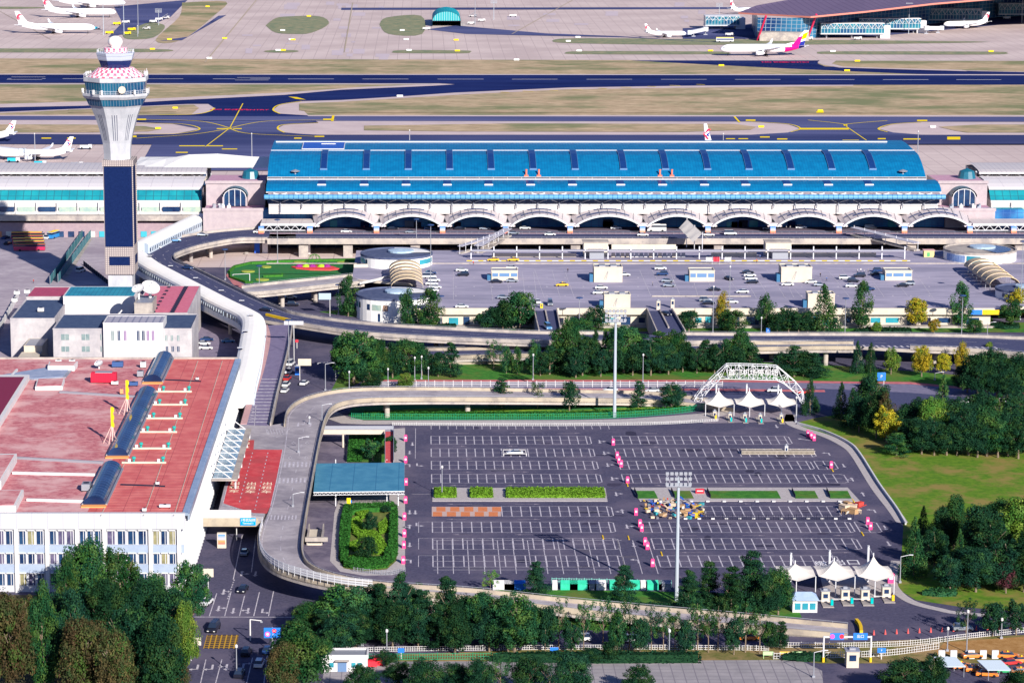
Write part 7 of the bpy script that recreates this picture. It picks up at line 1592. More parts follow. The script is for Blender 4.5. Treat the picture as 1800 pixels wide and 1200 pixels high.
def postsign(lab, px, py, h, bw, bh, m_, kind=None, side=1, pm=None, txt=None, arm=0, name='road_sign'):
 t = thing(name, lab, 'sign', G(px,py)); m = MB(); m.tube((0,0,0),(0,0,h),.12,8);
 if arm: m.tube((0,0,h-.4),(arm,0,h-.4),.09,6)
 m.build('post', pm or M_white, t); m = MB(); m.box(arm-bw/2 if arm else -bw/2, (arm if arm else 0)+bw/2, -.22,-.14,h-bh,h); o = m.build('board', m_, t); cx = arm
 if kind == 'circles':
  m = MB(); m.tube((cx-bw*.28,-.23,h-bh*.62),(cx-bw*.28,-.26,h-bh*.62),bh*.24,16); m.build('roundel', mat("roundel_pink",(.8,.1,.4),None), o); m = MB(); m.tube((cx-bw*.28,-.27,h-bh*.62),(cx-bw*.28,-.28,h-bh*.62),bh*.14,16); m.build('roundel_centre', M_white, o); m = MB(); m.tube((cx+bw*.12,-.23,h-bh*.3),(cx+bw*.12,-.26,h-bh*.3),bh*.2,16); m.build('no_entry_disc', M_red, o); m = MB(); m.box(cx+bw*.04,cx+bw*.2,-.28,-.265,h-bh*.33,h-bh*.27); m.build('bar', M_white, o); m = MB(); m.box(cx+.1,cx+.2,-.25,-.225,h-bh*.95,h-bh*.55); m.build('arrow', M_white, o)
 if txt: text_mesh(txt, bh*.5, M_white, 'lettering', o, (cx,-.24,h-bh/2), (pi/2,0,0), .01, .01)
 return t
postsign("blue sign with a red no-entry disc and a pink roundel above the lower left road", 479, 1146, 5.6, 3.6, 2.3, M_blue, 'circles')
postsign("blank cream sign back at the left edge of the lower road", 336, 1160, 5.2, 4.4, 1.8, M_cream, None)
postsign("blank cream sign back beside the trees in front of the white building", 366, 1035, 5.0, 2.6, 2.0, M_cream, None)
postsign("pale sign board above the parked vans beside the descending ramp", 527, 668, 7, 4.2, 2.2, M_cream, None, arm=1.6)
postsign("wide grey overhead sign board where the walkway ramp meets the curving viaduct", 517, 640, 14.5, 6.4, 1.3, mat("grey_board",(.42,.42,.46),None), None, txt="出口 EXIT")
postsign("pale blue sign back left of the white drum building", 580, 556, 8.5, 4.4, 2.3, mat("pale_blue_board",(.36,.45,.55),None), None, arm=-1.8)
postsign("blue direction board on a yellow-footed post by the right-hand lawn", 1553, 690, 6.5, 2.6, 2.6, M_blue, None, txt="P", arm=-.8)
postsign("small blue sign in the planted strip in front of the roof car park", 1350, 586, 2, 1.4, 1.8, M_blue, None, txt="P")
postsign("small blue board above the right-hand road behind the paved lot", 974, 1157, 2.6, 1.8, 1.2, M_blue, None); postsign("small blue board beside the red bin near the white gatehouse", 705, 1157, 2.4, 1.4, 1.0, M_blue, None)
postsign("pink round prohibition sign on a pole under the portal", 416, 948, 4.2, .9, .9, mat("roundel_pink",(.8,.1,.4)), None)
postsign("red round stop sign beside the shaded road under the viaduct", 522, 612, 3.0, .9, .9, M_red, None)
postsign("blue board at the exit beside the white booth", 1549, 1158, 2.6, 1.8, 1.1, M_blue, None, txt="P")
postsign("dark blue board under the roof car park's right corner", 1713, 562, 6, 2.4, 1, M_blue, None)
t = thing('entrance_banner', "yellow and blue entrance banner at the roof car park's right corner", 'sign', (0,0,0)); a = G(1706,551,5); m = MB(); m.box(a.x,a.x+4,a.y-.6,a.y-.4,4.7,6.4); m.build('blue_part', M_blue, t); m = MB(); m.box(a.x+4.01,a.x+10,a.y-.6,a.y-.4,4.7,6.4); m.build('yellow_part', M_yellow, t)
t = thing('yellow_banner', "yellow vertical banner beside the garden under the blue shelter", 'banner', G(613,893)); m = MB(); m.tube((0,0,0),(0,0,2.8),.06,5); m.build('pole', M_steel, t); m = MB(); m.box(-.5,.5,-.1,-.05,.6,2.8); m.build('cloth', M_sy, t); m = MB(); m.box(.5,.8,.1,.2,.4,2.2); m.build('blue_edge', M_blue, t)
t = thing('glass_shelter_box', "white framed advertising box standing in the road mouth under the portal", 'advert box', G(390,962)); m = MB(); m.box(-1.1,1.1,-.5,.5,0,3.8); m.build('frame', M_cream, t); m = MB(); m.box(-.85,.85,-.56,-.51,1,3.5); m.build('poster', M_poster, t)
pp = thing('pink_pillar', '', 'pillar', (0,0,0)); m = MB(); m.box(-.5,.5,-.4,.4,0,1.9); m.add([(-.5,-.4,1.9),(.5,-.4,1.9),(.5,.4,1.9),(-.5,.4,1.9),(-.4,-.1,2.15),(.4,-.1,2.15),(.4,.3,2.15),(-.4,.3,2.15)],[(0,1,5,4),(1,2,6,5),(2,3,7,6),(3,0,4,7),(4,5,6,7)]); m.build('body', M_pink, pp); m = MB(); m.box(-.3,.3,-.46,-.41,.9,1.5); m.build('panel', mat("pale_pink_panel",(.85,.6,.7),None), pp)
PP = Proto(pp)
colL = [(713,775),(713,813),(714,852),(713,884),(711,913),(711,943),(710,963),(709,990)]
colC = [(1078,782),(1085,805),(1088,813),(1092,820),(1103,849),(1118,905),(1125,925),(1128,933),(1134,957),(1138,965),(1147,995)]
colR = [(1420,767),(1426,770),(1431,774),(1461,822),(1525,921),(1530,930)]
for lst, tx in ((colL,"down the car park's left edge"),(colC,"down the car park's centre aisle"),(colR,"at the car park's right side")):
 for i, (x, y) in enumerate(lst): PP.put(G(x,y), 0, .88, f"bright pink self-service pillar, {ORD[i]} from the top {tx}", 'pink pillars in the car park')
PP.put(G(1566,1024), 0, (1.5,1,1.1), "wide pink pillar at the right end of the lower toll canopy", 'pink pillars in the car park')
rg = random.Random(12); JM = [mat("junk_white",(.6,.58,.55),None),mat("junk_wood",(.42,.26,.14),None),mat("junk_blue",(.02,.1,.5),None),mat("junk_yellow",(.75,.5,.04),None),mat("junk_grey",(.16,.15,.18),None),mat("junk_teal",(.05,.3,.35),None),mat("junk_beige",(.6,.47,.35),None),mat("junk_red",(.5,.06,.05),None)]
t_names = ['white','wooden','blue','yellow','dark grey','teal','beige','dark red']; JK = []
def junk(px, py, k, col, sz, rz, lab, z=0):
 m = MB(); s = sz
 if k == 0: m.box(-s,s,-s*.6,s*.6,0,s); m.box(-s*1.05,s*1.05,-s*.65,s*.65,s,s*1.1)
 elif k == 1:
  m.box(-s,s,-s*.6,s*.6,s*.75,s*.85)
  for x in (-.85,.85):
   for y in (-.5,.5): m.box(s*x-.06,s*x+.06,s*y-.06,s*y+.06,0,s*.75)
 elif k == 2: m.beam((-s*1.4,0,.15),(s*1.4,.3,s*.9),.5,.08)
 elif k == 3: m.lathe([(0,0),(s*.4,0),(s*.45,s*.5),(s*.4,s),(0,s)],10)
 else:
  m.box(-s*.5,s*.5,-s*.4,s*.4,s*.4,s*.5); m.box(-s*.5,s*.5,s*.32,s*.4,s*.5,s*1.1)
  for x in (-.42,.42): m.box(s*x-.04,s*x+.04,-s*.36,-s*.3,0,s*.4); m.box(s*x-.04,s*x+.04,s*.3,s*.36,0,s*.4)
 o = m.build(['crate','table','board','drum','chair'][k], JM[col], None, loc=G(px,py,0)+Vector((0,0,z+.01))); o.rotation_euler = (0,0,rz); tag(o, lab, ['crate','table','board','drum','chair'][k], 'salvaged items heaped in the car park'); return o
cells = []
for r in range(9):
 for c in range(15): cells.append((r, c))
cnt = 0
for r, c in cells:
 py = 881+r*3.7+rg.uniform(-1,1); px = 1131+c*7.0+(py-881)*.35+rg.uniform(-2,2)
 if (c > 11 and r < 2) or (c < 1 and r > 6) or rg.random() < .06: continue
 k = rg.choice([0,0,1,2,2,3,4]); col = rg.choice([0,1,1,2,2,3,4,4,4,5,6,7]); nm = ['crate','table','leaning board','drum','chair'][k]
 junk(px, py, k, col, rg.uniform(.4,.85), rg.uniform(0,3), f"{t_names[col]} {nm} in the salvage heap, {ORD[r]} row back, {ORD[c]} from the left", rg.choice([0,0,.5]))
for i in range(14):
 k = rg.choice([0,1,2]); col = rg.choice([6,6,1,0,7]); junk(1482+(i%5)*7+rg.uniform(-1,1)+(i//5)*1.5, 889+(i//5)*6.5, k, col, rg.uniform(.9,1.3), rg.uniform(0,3), f"{t_names[col]} {['crate','table','leaning board'][k]} in the small right heap, {ORD[i//5]} row, {ORD[i%5]} from left")
for i, (x, col, w_) in enumerate(((885,0,5),(905,2,5),(975,0,1.2),(1000,5,4),(1018,5,4.5),(1040,4,2),(1055,0,2.6),(1085,5,3.6),(1112,5,3.2),(1130,0,1.2),(1150,5,3.4),(1168,4,3))):
 cc = [M_white,M_fg,M_blue,None,M_steel,mat("tarp_green",(.02,.45,.25),(.05,.5,.35),1)][col]; b = MB(); b.box(-w_/2,w_/2,-1.2,1.2,0,1.5); b.add([(-w_/2,-1.3,1.5),(w_/2,-1.3,1.5),(w_/2,0,2.1),(-w_/2,0,2.1),(-w_/2,1.3,1.5),(w_/2,1.3,1.5)],[(0,1,2,3),(3,2,5,4)])
 o = b.build('site_shed', cc, None, loc=G(x,1034)); tag(o, f"{['white','green','blue','','grey','green covered'][col]} low shed at the car park's bottom edge, {ORD[i]} from the left", 'shed', "low sheds below the car park's bottom edge")
for x, y in [(1215+i*29,881.5) for i in range(10)]+[(1205+i*24,912) for i in range(13)]:
 b = MB(); b.box(-.45,.45,-.3,.3,0,.35); o = b.build('concrete_block', M_white, None, loc=G(x,y));
 k = [q for q in range(10) if x == 1215+q*29] if y < 900 else [q for q in range(13) if x == 1205+q*24]
 tag(o, f"small white block in the {'upper' if y<900 else 'lower'} line right of the salvage, {ORD[k[0]]} from left", 'block', 'white blocks around the fenced bays')
t = thing('trolley_cage', "long white cage of nested trolleys in the second bay row at the right", 'trolley cage', (0,0,0)); a, b = G(1303,797), G(1432,797); m = MB()
for i in range(60): x = a.x+(b.x-a.x)*i/60; m.box(x,x+.12,a.y-1.4,a.y+1.4,.1,1.0)
for z in (.15,1.0): m.beam(Vector((a.x,a.y-1.4,z)),Vector((b.x,a.y-1.4,z)),.08,.08); m.beam(Vector((a.x,a.y+1.4,z)),Vector((b.x,a.y+1.4,z)),.08,.08)
m.build('cage', M_cream, t)
booth(1382,797,0,2.3,.9,"slim white cabinet standing on the trolley cage row", M_white)
t = thing('red_box', "small red box on the paved gap of the right car park island", 'box', G(1230,866,.12)); m = MB(); m.box(-1.1,1.1,-.6,.6,0,1.1); m.build('body', M_red, t); m = MB(); m.box(-.8,.8,-.66,-.61,.6,.85); m.build('label_strip', M_white, t)
def lamp(px, py, pyt, lab, z=0, kind='disc', grp='lamp posts', r=.1):
 b = G(px,py,z); h = ZAT(pyt,b.y)-z; t = thing('street_lamp' if kind != 'mast' else 'floodlight_mast', lab, 'lamp post' if kind != 'mast' else 'floodlight mast', b, 0, grp)
 m = MB(); m.tube((0,0,0),(0,0,h),r*1.5,8,0,r); m.box(-.3,.3,-.3,.3,0,.5); m.build('pole', M_steel if kind != 'mast' else mat("mast_grey",(.36,.4,.46),None), t)
 if kind == 'disc': m = MB(); m.lathe([(0,h+.3),(1.1,h+.1),(1.25,h-.15),(.3,h-.2),(0,h-.2)],12); m.build('lamp_head', mat("lamp_blue",(.03,.06,.16),None), t)
 elif kind == 'arm': m = MB(); m.tube((0,0,h),(2.2,0,h+.5),.07,5); m.box(1.9,2.9,-.15,.15,h+.4,h+.55); m.build('lamp_arm', M_whitem, t)
 elif kind == 'stub': m = MB(); m.lathe([(0,h+.7),(.3,h+.5),(.3,h),(0,h-.05)],8); m.build('lamp_head', M_white, t)
 elif kind == 'mast':
  k = max(1,h/28); m = MB(); m.box(-2.7*k,2.7*k,-.7*k,.7*k,h-2.1*k,h-1.9*k)
  for q in range(3): m.beam((-2.6*k,0,h-1.6*k+q*1.2*k),(2.6*k,0,h-1.6*k+q*1.2*k),.14,.14)
  for x in (-2.6,2.6,0): m.beam((x*k,0,h-1.8*k),(x*k,0,h+1*k),.12,.12)
  m.build('head_frame', M_steel, t)
  for q in range(3):
   for x in range(6):
    if abs(x-2.5) < 1 and q == 2: pass
    m = MB(); m.box((-2.5+x-.35)*k,(-2.5+x+.35)*k,-.5*k,-.1*k,(h-1.9*k+q*1.2*k),(h-1.2*k+q*1.2*k)); m.build('floodlight', M_steel, t)
 return t
MAST = [(1189,1055,838,"tall floodlight mast rising in front of the main car park",.32),(1080,733,552,"tall pale mast between the truss arch and the roof car park",.36)]
for x,y,yt,l,r in MAST: lamp(x,y,yt,l,0,'mast',None,r)
AP = [(62,290,236,"apron light mast in front of the docked airliner at the left"),(443,298,236,"apron light mast left of the blue roof"),(720,262,230,"thin apron light mast behind the blue roof's left half"),(1271,262,236,"apron light mast beside the white fin behind the blue roof"),(1612,300,232,"apron light mast right of the blue roof"),(182,62,-8,"apron light mast behind the tower dome, left one"),(218,62,-8,"apron light mast behind the tower dome, second"),(243,60,-8,"apron light mast behind the tower dome, rightmost"),(242,65,46,"short dark mast on the far grass strip"),(279,45,18,"dark apron mast beside the brown strip"),(835,44,-4,"apron light mast right of the teal hangar"),(868,35,2,"yellowish apron mast far right of the teal hangar"),(1264,40,8,"apron light mast left of the far brown roof"),(1597,60,8,"apron light mast in front of the far pier's middle"),(1796,42,-4,"apron light mast at the photo's upper right edge")]
for x,y,yt,l in AP: lamp(x,y,yt,l,0,'stub' if yt > 40 or y < 62 and yt < 0 else 'mast','apron light masts',.2)
LP = [(488,462,386,0,'disc'),(456,520,467,0,'disc'),(396,492,438,0,'disc'),(595,553,500,0,'disc'),(757,545,395,6,'disc'),(732,421,385,7.5,'disc'),(775,577,520,0,'disc'),(1018,586,523,0,'disc'),(1253,586,505,0,'stub'),(1282,545,470,6,'stub'),(1485,590,524,0,'disc'),(1690,590,519,0,'disc'),(1793,562,424,0,'disc'),(1338,586,560,0,'stub'),(1735,600,568,0,'arm'),(1130,672,625,0,'stub'),(937,668,625,0,'stub'),(741,666,628,0,'stub'),(729,668,630,0,'stub'),(753,686,648,0,'stub'),(682,672,650,0,'stub'),(614,690,655,0,'stub'),(1643,668,656,0,'arm'),(1399,742,700,0,'stub'),(777,872,822,0,'stub'),(1082,1124,1074,0,'stub'),(1176,1158,1110,0,'stub'),(1174,1140,1108,0,'stub'),(1699,1146,1076,0,'stub'),(1665,1144,1106,0,'stub'),(1760,1122,1090,0,'stub'),(1582,1024,978,0,'arm'),(680,1160,1110,0,'stub'),(637,1134,1095,0,'stub'),(1637,1196,1163,0,'stub'),(416,1188,1137,0,'stub'),(525,795,770,6.5,'arm'),(515,890,868,6.5,'arm'),(566,740,712,6.5,'arm'),(544,745,735,6.5,'stub'),(508,655,562,0,'disc'),(1430,1190,1146,0,'arm'),(572,686,640,0,'arm')]
for i, (x,y,yt,z,k) in enumerate(LP):
 zone = 'top third' if y < 470 else 'roof car park strip' if y < 602 else 'middle lawns' if y < 760 else 'lower half'
 grp_ = sorted([q for q in LP if ('top third' if q[1] < 470 else 'roof car park strip' if q[1] < 602 else 'middle lawns' if q[1] < 760 else 'lower half') == zone])
 lamp(x,y,yt,f"thin {'flat-headed' if k=='disc' else 'armed' if k=='arm' else 'plain'} lamp post, {ORD[grp_.index((x,y,yt,z,k))]} from the left in the {zone}", z, k, 'lamp posts around the roads')
for px, py, pyt, L, lab in ((590,668,636,-5.6,"cantilever camera arm over the shaded junction"),(439,497,481,-6.5,"white cantilever arm at the left tip of the oval lawn"),(440,1125,1088,2.5,"white signal post with an arm above the stop line")):
 b = G(px,py); h = ZAT(pyt,b.y); t = thing('camera_arm', lab, 'camera arm', b); m = MB(); m.tube((0,0,0),(0,0,h),.16,8); m.build('pole', M_white, t); m = MB(); m.tube((0,0,h),(L,0,h-.3),.11,6); m.build('arm', M_white, t); m = MB(); m.ob((L,0,h-.7),(.5,.3,.3)); m.build('camera', M_steel, t)
t = thing('gatehouse', "white flat-roofed gatehouse with a blue door at the bottom edge", 'gatehouse', G(566,1180)); m = MB(); m.box(0,9.6,0,5,0,3.3); m.build('wall', M_white, t); m = MB(); m.box(.3,9.3,.3,4.7,3.301,3.4); m.build('roof', M_steel, t); m = MB(); m.box(-.2,9.8,-.2,.2,3.0,3.7); m.box(9.4,9.8,.2,5,3.0,3.7); m.box(-.2,9.4,4.7,5.1,3.0,3.7); m.build('parapet', M_white, t); m = MB(); m.box(3.3,5.2,-.08,-.01,0,2.3); m.build('door', mat("door_blue",(.12,.2,.36),None), t)
for x in (1.6,6.2,7.5): m = MB(); m.box(x,x+.9,-.07,-.01,1,2); m.build('window', M_glassteal, t)
m = MB(); m.box(2.8,5.8,-1.1,-.2,2.5,2.65); m.build('door_hood', M_conc, t)
for px, py, lab in ((665,1168,"taller red bin right of the gatehouse"),(655,1170,"lower red bin right of the gatehouse")): b = MB(); b.box(-.9,.9,-.6,.6,0,1.5 if px==665 else 1.1); b.box(-.95,.95,-.65,.65,1.5 if px==665 else 1.1,1.65 if px==665 else 1.25); tag(b.build('bin', M_red, None, loc=G(px,py)), lab, 'bin')
for i, px in enumerate((1198,1205,1212,1219)): b = MB(); b.box(-.4,.4,-.4,.4,0,1.1); b.box(-.45,.45,-.45,.45,1.1,1.2); tag(b.build('bin', [M_dark,M_dark,M_blue,M_fg][i], None, loc=G(px,1162)), f"{['black','black','blue','green'][i]} wheeled bin on the paved lot's far edge, {ORD[i]} from the left", 'bin', 'wheeled bins by the paved lot')
booth(1497,1170,0,3.6,2.6,"white exit booth with a blue side under the gantry"); booth(534,1000,0,.8,.6,"tiny yellow post box beside the loop's inner yard", M_sy)
booth(523,658,0,2.8,1.6,"blue and white guard booth beside the parked vans", M_blue)
for i, (x, y) in enumerate(((1655,1190),(1735,1196))): t = thing('white_shed_roof', f"white sloping shed roof in the taxi lot, {['left','right'][i]} one", 'shed', G(x,y)); m = MB(); m.add([(0,0,2.4),(5,0,2.4),(3.8,5,3),(-1.2,5,3),(0,0,2.25),(5,0,2.25),(3.8,5,2.85),(-1.2,5,2.85)],[(0,1,2,3),(7,6,5,4),(0,4,5,1),(1,5,6,2),(2,6,7,3),(3,7,4,0)]); m.build('roof', mat("pale_blue_shed",(.5,.58,.66),None), t); m = MB(); [m.tube((x_,y_,0),(x_,y_,2.3),.08,5) for x_,y_ in ((.3,.3),(4.7,.3),(3.5,4.6),(-.8,4.6))]; m.build('posts', M_steel, t)
for i in range(5): px = 1655+i*21; b = MB(); b.box(-.7,.7,-.2,.2,0,1.9); tag(b.build('white_board', M_white, None, loc=G(px+(10 if i>1 else 0),1157)), f"white upright board at the back of the taxi lot, {ORD[i]} from the left", 'board', 'white boards at the taxi lot')
for i, (px, mm) in enumerate(((1350,mat("board_green",(.4,.6,.3),None)),(1379,mat("board_orange",(.8,.5,.1),None)),(1401,mat("board_green",(.4,.6,.3))))): b = MB(); b.box(-1.1,1.1,-.1,.1,.8,1.6); b.box(-1,-.9,-.05,.05,0,.8); b.box(.9,1,-.05,.05,0,.8); tag(b.build('low_board', mm, None, loc=G(px,1157)), f"{['pale green','orange','pale green'][i]} low board on the verge at the paved lot's corner, {ORD[i]} from the left", 'board')
for i in range(13): px = 1536+i*20; b = MB(); b.lathe([(.28,0),(.2,.4),(.06,1.1),(0,1.12)],8); tag(b.build('traffic_bollard', mat("cone_red",(.6,.1,.1),None), None, loc=G(px,1115-i*.9)), f"red lane bollard on the exit road, {ORD[i]} from the left", 'bollard', 'red lane bollards')
t = thing('yellow_nose', "curved yellow crash barrier where the bottom ramp meets the exit road", 'barrier', (0,0,0)); P = catmull([G(x,y) for x,y in ((1505,1093),(1510,1099),(1513,1106),(1514,1114))],4); m = MB(); solid_strip(m, offset(P,.35), offset(P,-.35), 0, .9); m.build('barrier', M_yellow, t)
t = thing('yellow_nose', "yellow crash barrier at the split of viaduct and descending ramp", 'barrier', (0,0,0)); P = catmull([G(x,y,6.4) for x,y in ((468,555),(485,559),(510,565))],4); m = MB(); solid_strip(m, offset(P,.35), offset(P,-.35), 0, .9); m.build('barrier', M_yellow, t)
# ================================================================ TREES
def leafmat(n, a, b, c): return mat(n, a, b, 9, .75, c3=c, scale3=3.5, objvar=.35, spec=.08)
LM = {'R': leafmat("leaf_green",(.003,.027,.014),(.012,.066,.025),(.036,.1,.03)), 'D': leafmat("leaf_dark",(.002,.017,.012),(.008,.042,.021),(.018,.062,.026)),
      'L': leafmat("leaf_light",(.025,.09,.015),(.07,.17,.025),(.12,.2,.04)), 'Y': leafmat("leaf_yellow",(.2,.15,.01),(.4,.29,.02),(.07,.14,.02)),
      'O': leafmat("leaf_rust",(.028,.028,.012),(.085,.055,.025),(.03,.06,.02)), 'M': leafmat("leaf_maroon",(.04,.01,.02),(.1,.03,.04),(.03,.05,.02))}
LM2 = {k: leafmat('leaf_tone_'+k, *q) for k, q in {'R':((.014,.052,.012),(.045,.115,.022),(.08,.14,.035)),'D':((.005,.026,.012),(.018,.064,.018),(.038,.085,.022)),'L':((.06,.13,.012),(.15,.24,.03),(.2,.25,.05)),'Y':((.12,.16,.015),(.3,.28,.02),(.4,.22,.02)),'O':((.02,.05,.012),(.05,.1,.02),(.1,.07,.03)),'M':((.06,.012,.03),(.12,.04,.04),(.03,.06,.02))}.items()}
M_bark = mat("bark", (.16,.12,.09), (.26,.2,.15), 4, .9)
def crown_clumps(shape, seed, n):
 rg = random.Random(seed); C = []
 for _ in range(n):
  if shape == 'round':
   while True:
    x, y, z = rg.uniform(-1,1), rg.uniform(-1,1), rg.uniform(-1,1)
    if .2 < x*x+y*y+z*z < 1: break
   r = rg.choice((.07,.1,.13,.2))*rg.uniform(.85,1.15); k = 1.12 if r < .12 else .88; C.append((x*.4*k*(1-.25*z), y*.4*k*(1-.25*z), .54+z*.38*k, r, r*.7))
  elif shape == 'poplar':
   t = rg.uniform(0,1); rr_ = .4*sin(pi*(t*.82+.14))**.8*sqrt(rg.random()); a = rg.uniform(0,2*pi); r = rg.uniform(.09,.16); C.append((rr_*cos(a),rr_*sin(a),.14+t*.78,r,r*.8))
  elif shape == 'cone':
   t = rg.random()**1.3; rr_ = .44*(1-t)**.8*sqrt(rg.uniform(.3,1)); a = rg.uniform(0,2*pi); r = .06+.11*(1-t); C.append((rr_*cos(a),rr_*sin(a),.08+t*.86,r,r*.9))
  elif shape == 'tier':
   lv = rg.randrange(8); t = lv/7; rr_ = (.44*(1-t*.72))*rg.uniform(.2,1); a = rg.uniform(0,2*pi); r = rg.uniform(.1,.18)*(1-.4*t); C.append((rr_*cos(a),rr_*sin(a),.14+t*.76+rg.uniform(-.03,.03),r,r*.42))
  else:  # loose
   a = rg.uniform(0,2*pi); rr_ = .4*sqrt(rg.random()); C.append((rr_*cos(a),rr_*sin(a),.38+rg.random()*.55,rg.uniform(.06,.12),.06))
 return C
def trunk_mesh(seed, shape):
 rg = random.Random(seed); b = MB(); P = [Vector((rg.uniform(-.01,.01)*i, rg.uniform(-.01,.01)*i, z)) for i, z in enumerate((0,.12,.25,.42,.62,.85))]; R_ = (.03,.024,.02,.016,.011,.005)
 for i in range(5): b.tube(P[i],P[i+1],R_[i],7,0,R_[i+1],False)
 for k in range(7):
  z = rg.uniform(.2,.62); a = rg.uniform(0,2*pi); p = Vector((0,0,z)); L = rg.uniform(.15,.3)*(1 if shape != 'poplar' else .5); q = p+Vector((cos(a)*L,sin(a)*L,L*.8)); b.tube(p,q,.011,5,0,.004,False); b.tube(q.lerp(p,.4), q.lerp(p,.4)+Vector((cos(a+1)*L*.5,sin(a+1)*L*.5,L*.5)),.006,4,0,.002,False)
 return b.mesh('trunk', M_bark)
TRK = {s: [trunk_mesh(i*7+j, s) for j in range(2)] for i, s in enumerate(('round','poplar'))}
CR = {}
def crown(shape, kind, big, v):
 k = (shape, kind, big, v)
 if k not in CR:
  geo = (shape, big, v)
  if geo not in CR:
   n, per, sz = {'round':(62,170,.022),'poplar':(60,150,.02),'cone':(80,130,.018),'tier':(76,140,.02),'loose':(40,130,.018)}[shape]
   if big: n, per, sz = int(n*1.3), int(per*1.9), sz*.7
   CR[geo] = leafmesh('crown', crown_clumps(shape, v*13+len(shape), n), per, sz, [LM['R'], LM['R']], v+5)
  me = CR[geo].copy(); me.materials[0] = LM[kind]; me.materials[1] = LM2[kind]; CR[k] = me
 return CR[k]
TREES = []
def tree(px, pyb, pyt, wpx, code, phrase, big=False):
 """code: shape letter + leaf letter; the crown is wpx pixels wide in the photo"""
 shape = {'r':'round','p':'poplar','c':'cone','t':'tier','l':'loose'}[code[0]]; b = G(px,pyb); h = max(1.5, ZAT(pyt, b.y)); wd = wpx/SCL((b.x,b.y,h*.5))
 v = len(TREES) % (3 if shape in ('round','tier') else 2)
 r = thing({'r':'broadleaf_tree','p':'poplar_tree','c':'conifer_tree','t':'cedar_tree','l':'sapling_tree'}[code[0]], phrase, 'tree', b, (len(TREES)*2.4) % 6.28)
 wd *= {'round':1.18,'poplar':1.2,'cone':1.2,'tier':1.28,'loose':1.2}[shape]; r.scale = (wd, wd, h*1.1); r['group'] = 'trees around the roads and car parks'
 t = bpy.data.objects.new('trunk', TRK['poplar' if shape in ('poplar','cone') else 'round'][len(TREES)%2]); COL.objects.link(t); t.parent = r
 c = bpy.data.objects.new('crown', crown(shape, code[1], big, v)); COL.objects.link(c); c.parent = r; TREES.append(r); return r
look = {'rR':'round green tree','rD':'dense dark tree','rL':'light green tree','rY':'yellow round tree','rO':'rust-brown tree','pR':'tall green poplar-shaped tree','pD':'tall dark poplar-shaped tree','pY':'tall yellow tree','pL':'upright light green tree','cD':'dark pointed conifer','cR':'green pointed conifer','tD':'dark layered cedar','tR':'green layered cedar','lR':'thin airy green sapling','lL':'thin airy light sapling','lY':'small thin yellow tree','rM':'dark maroon tree','lD':'thin airy dark sapling','pO':'tall rust-brown tree','tL':'light layered tree','cL':'light pointed conifer'}
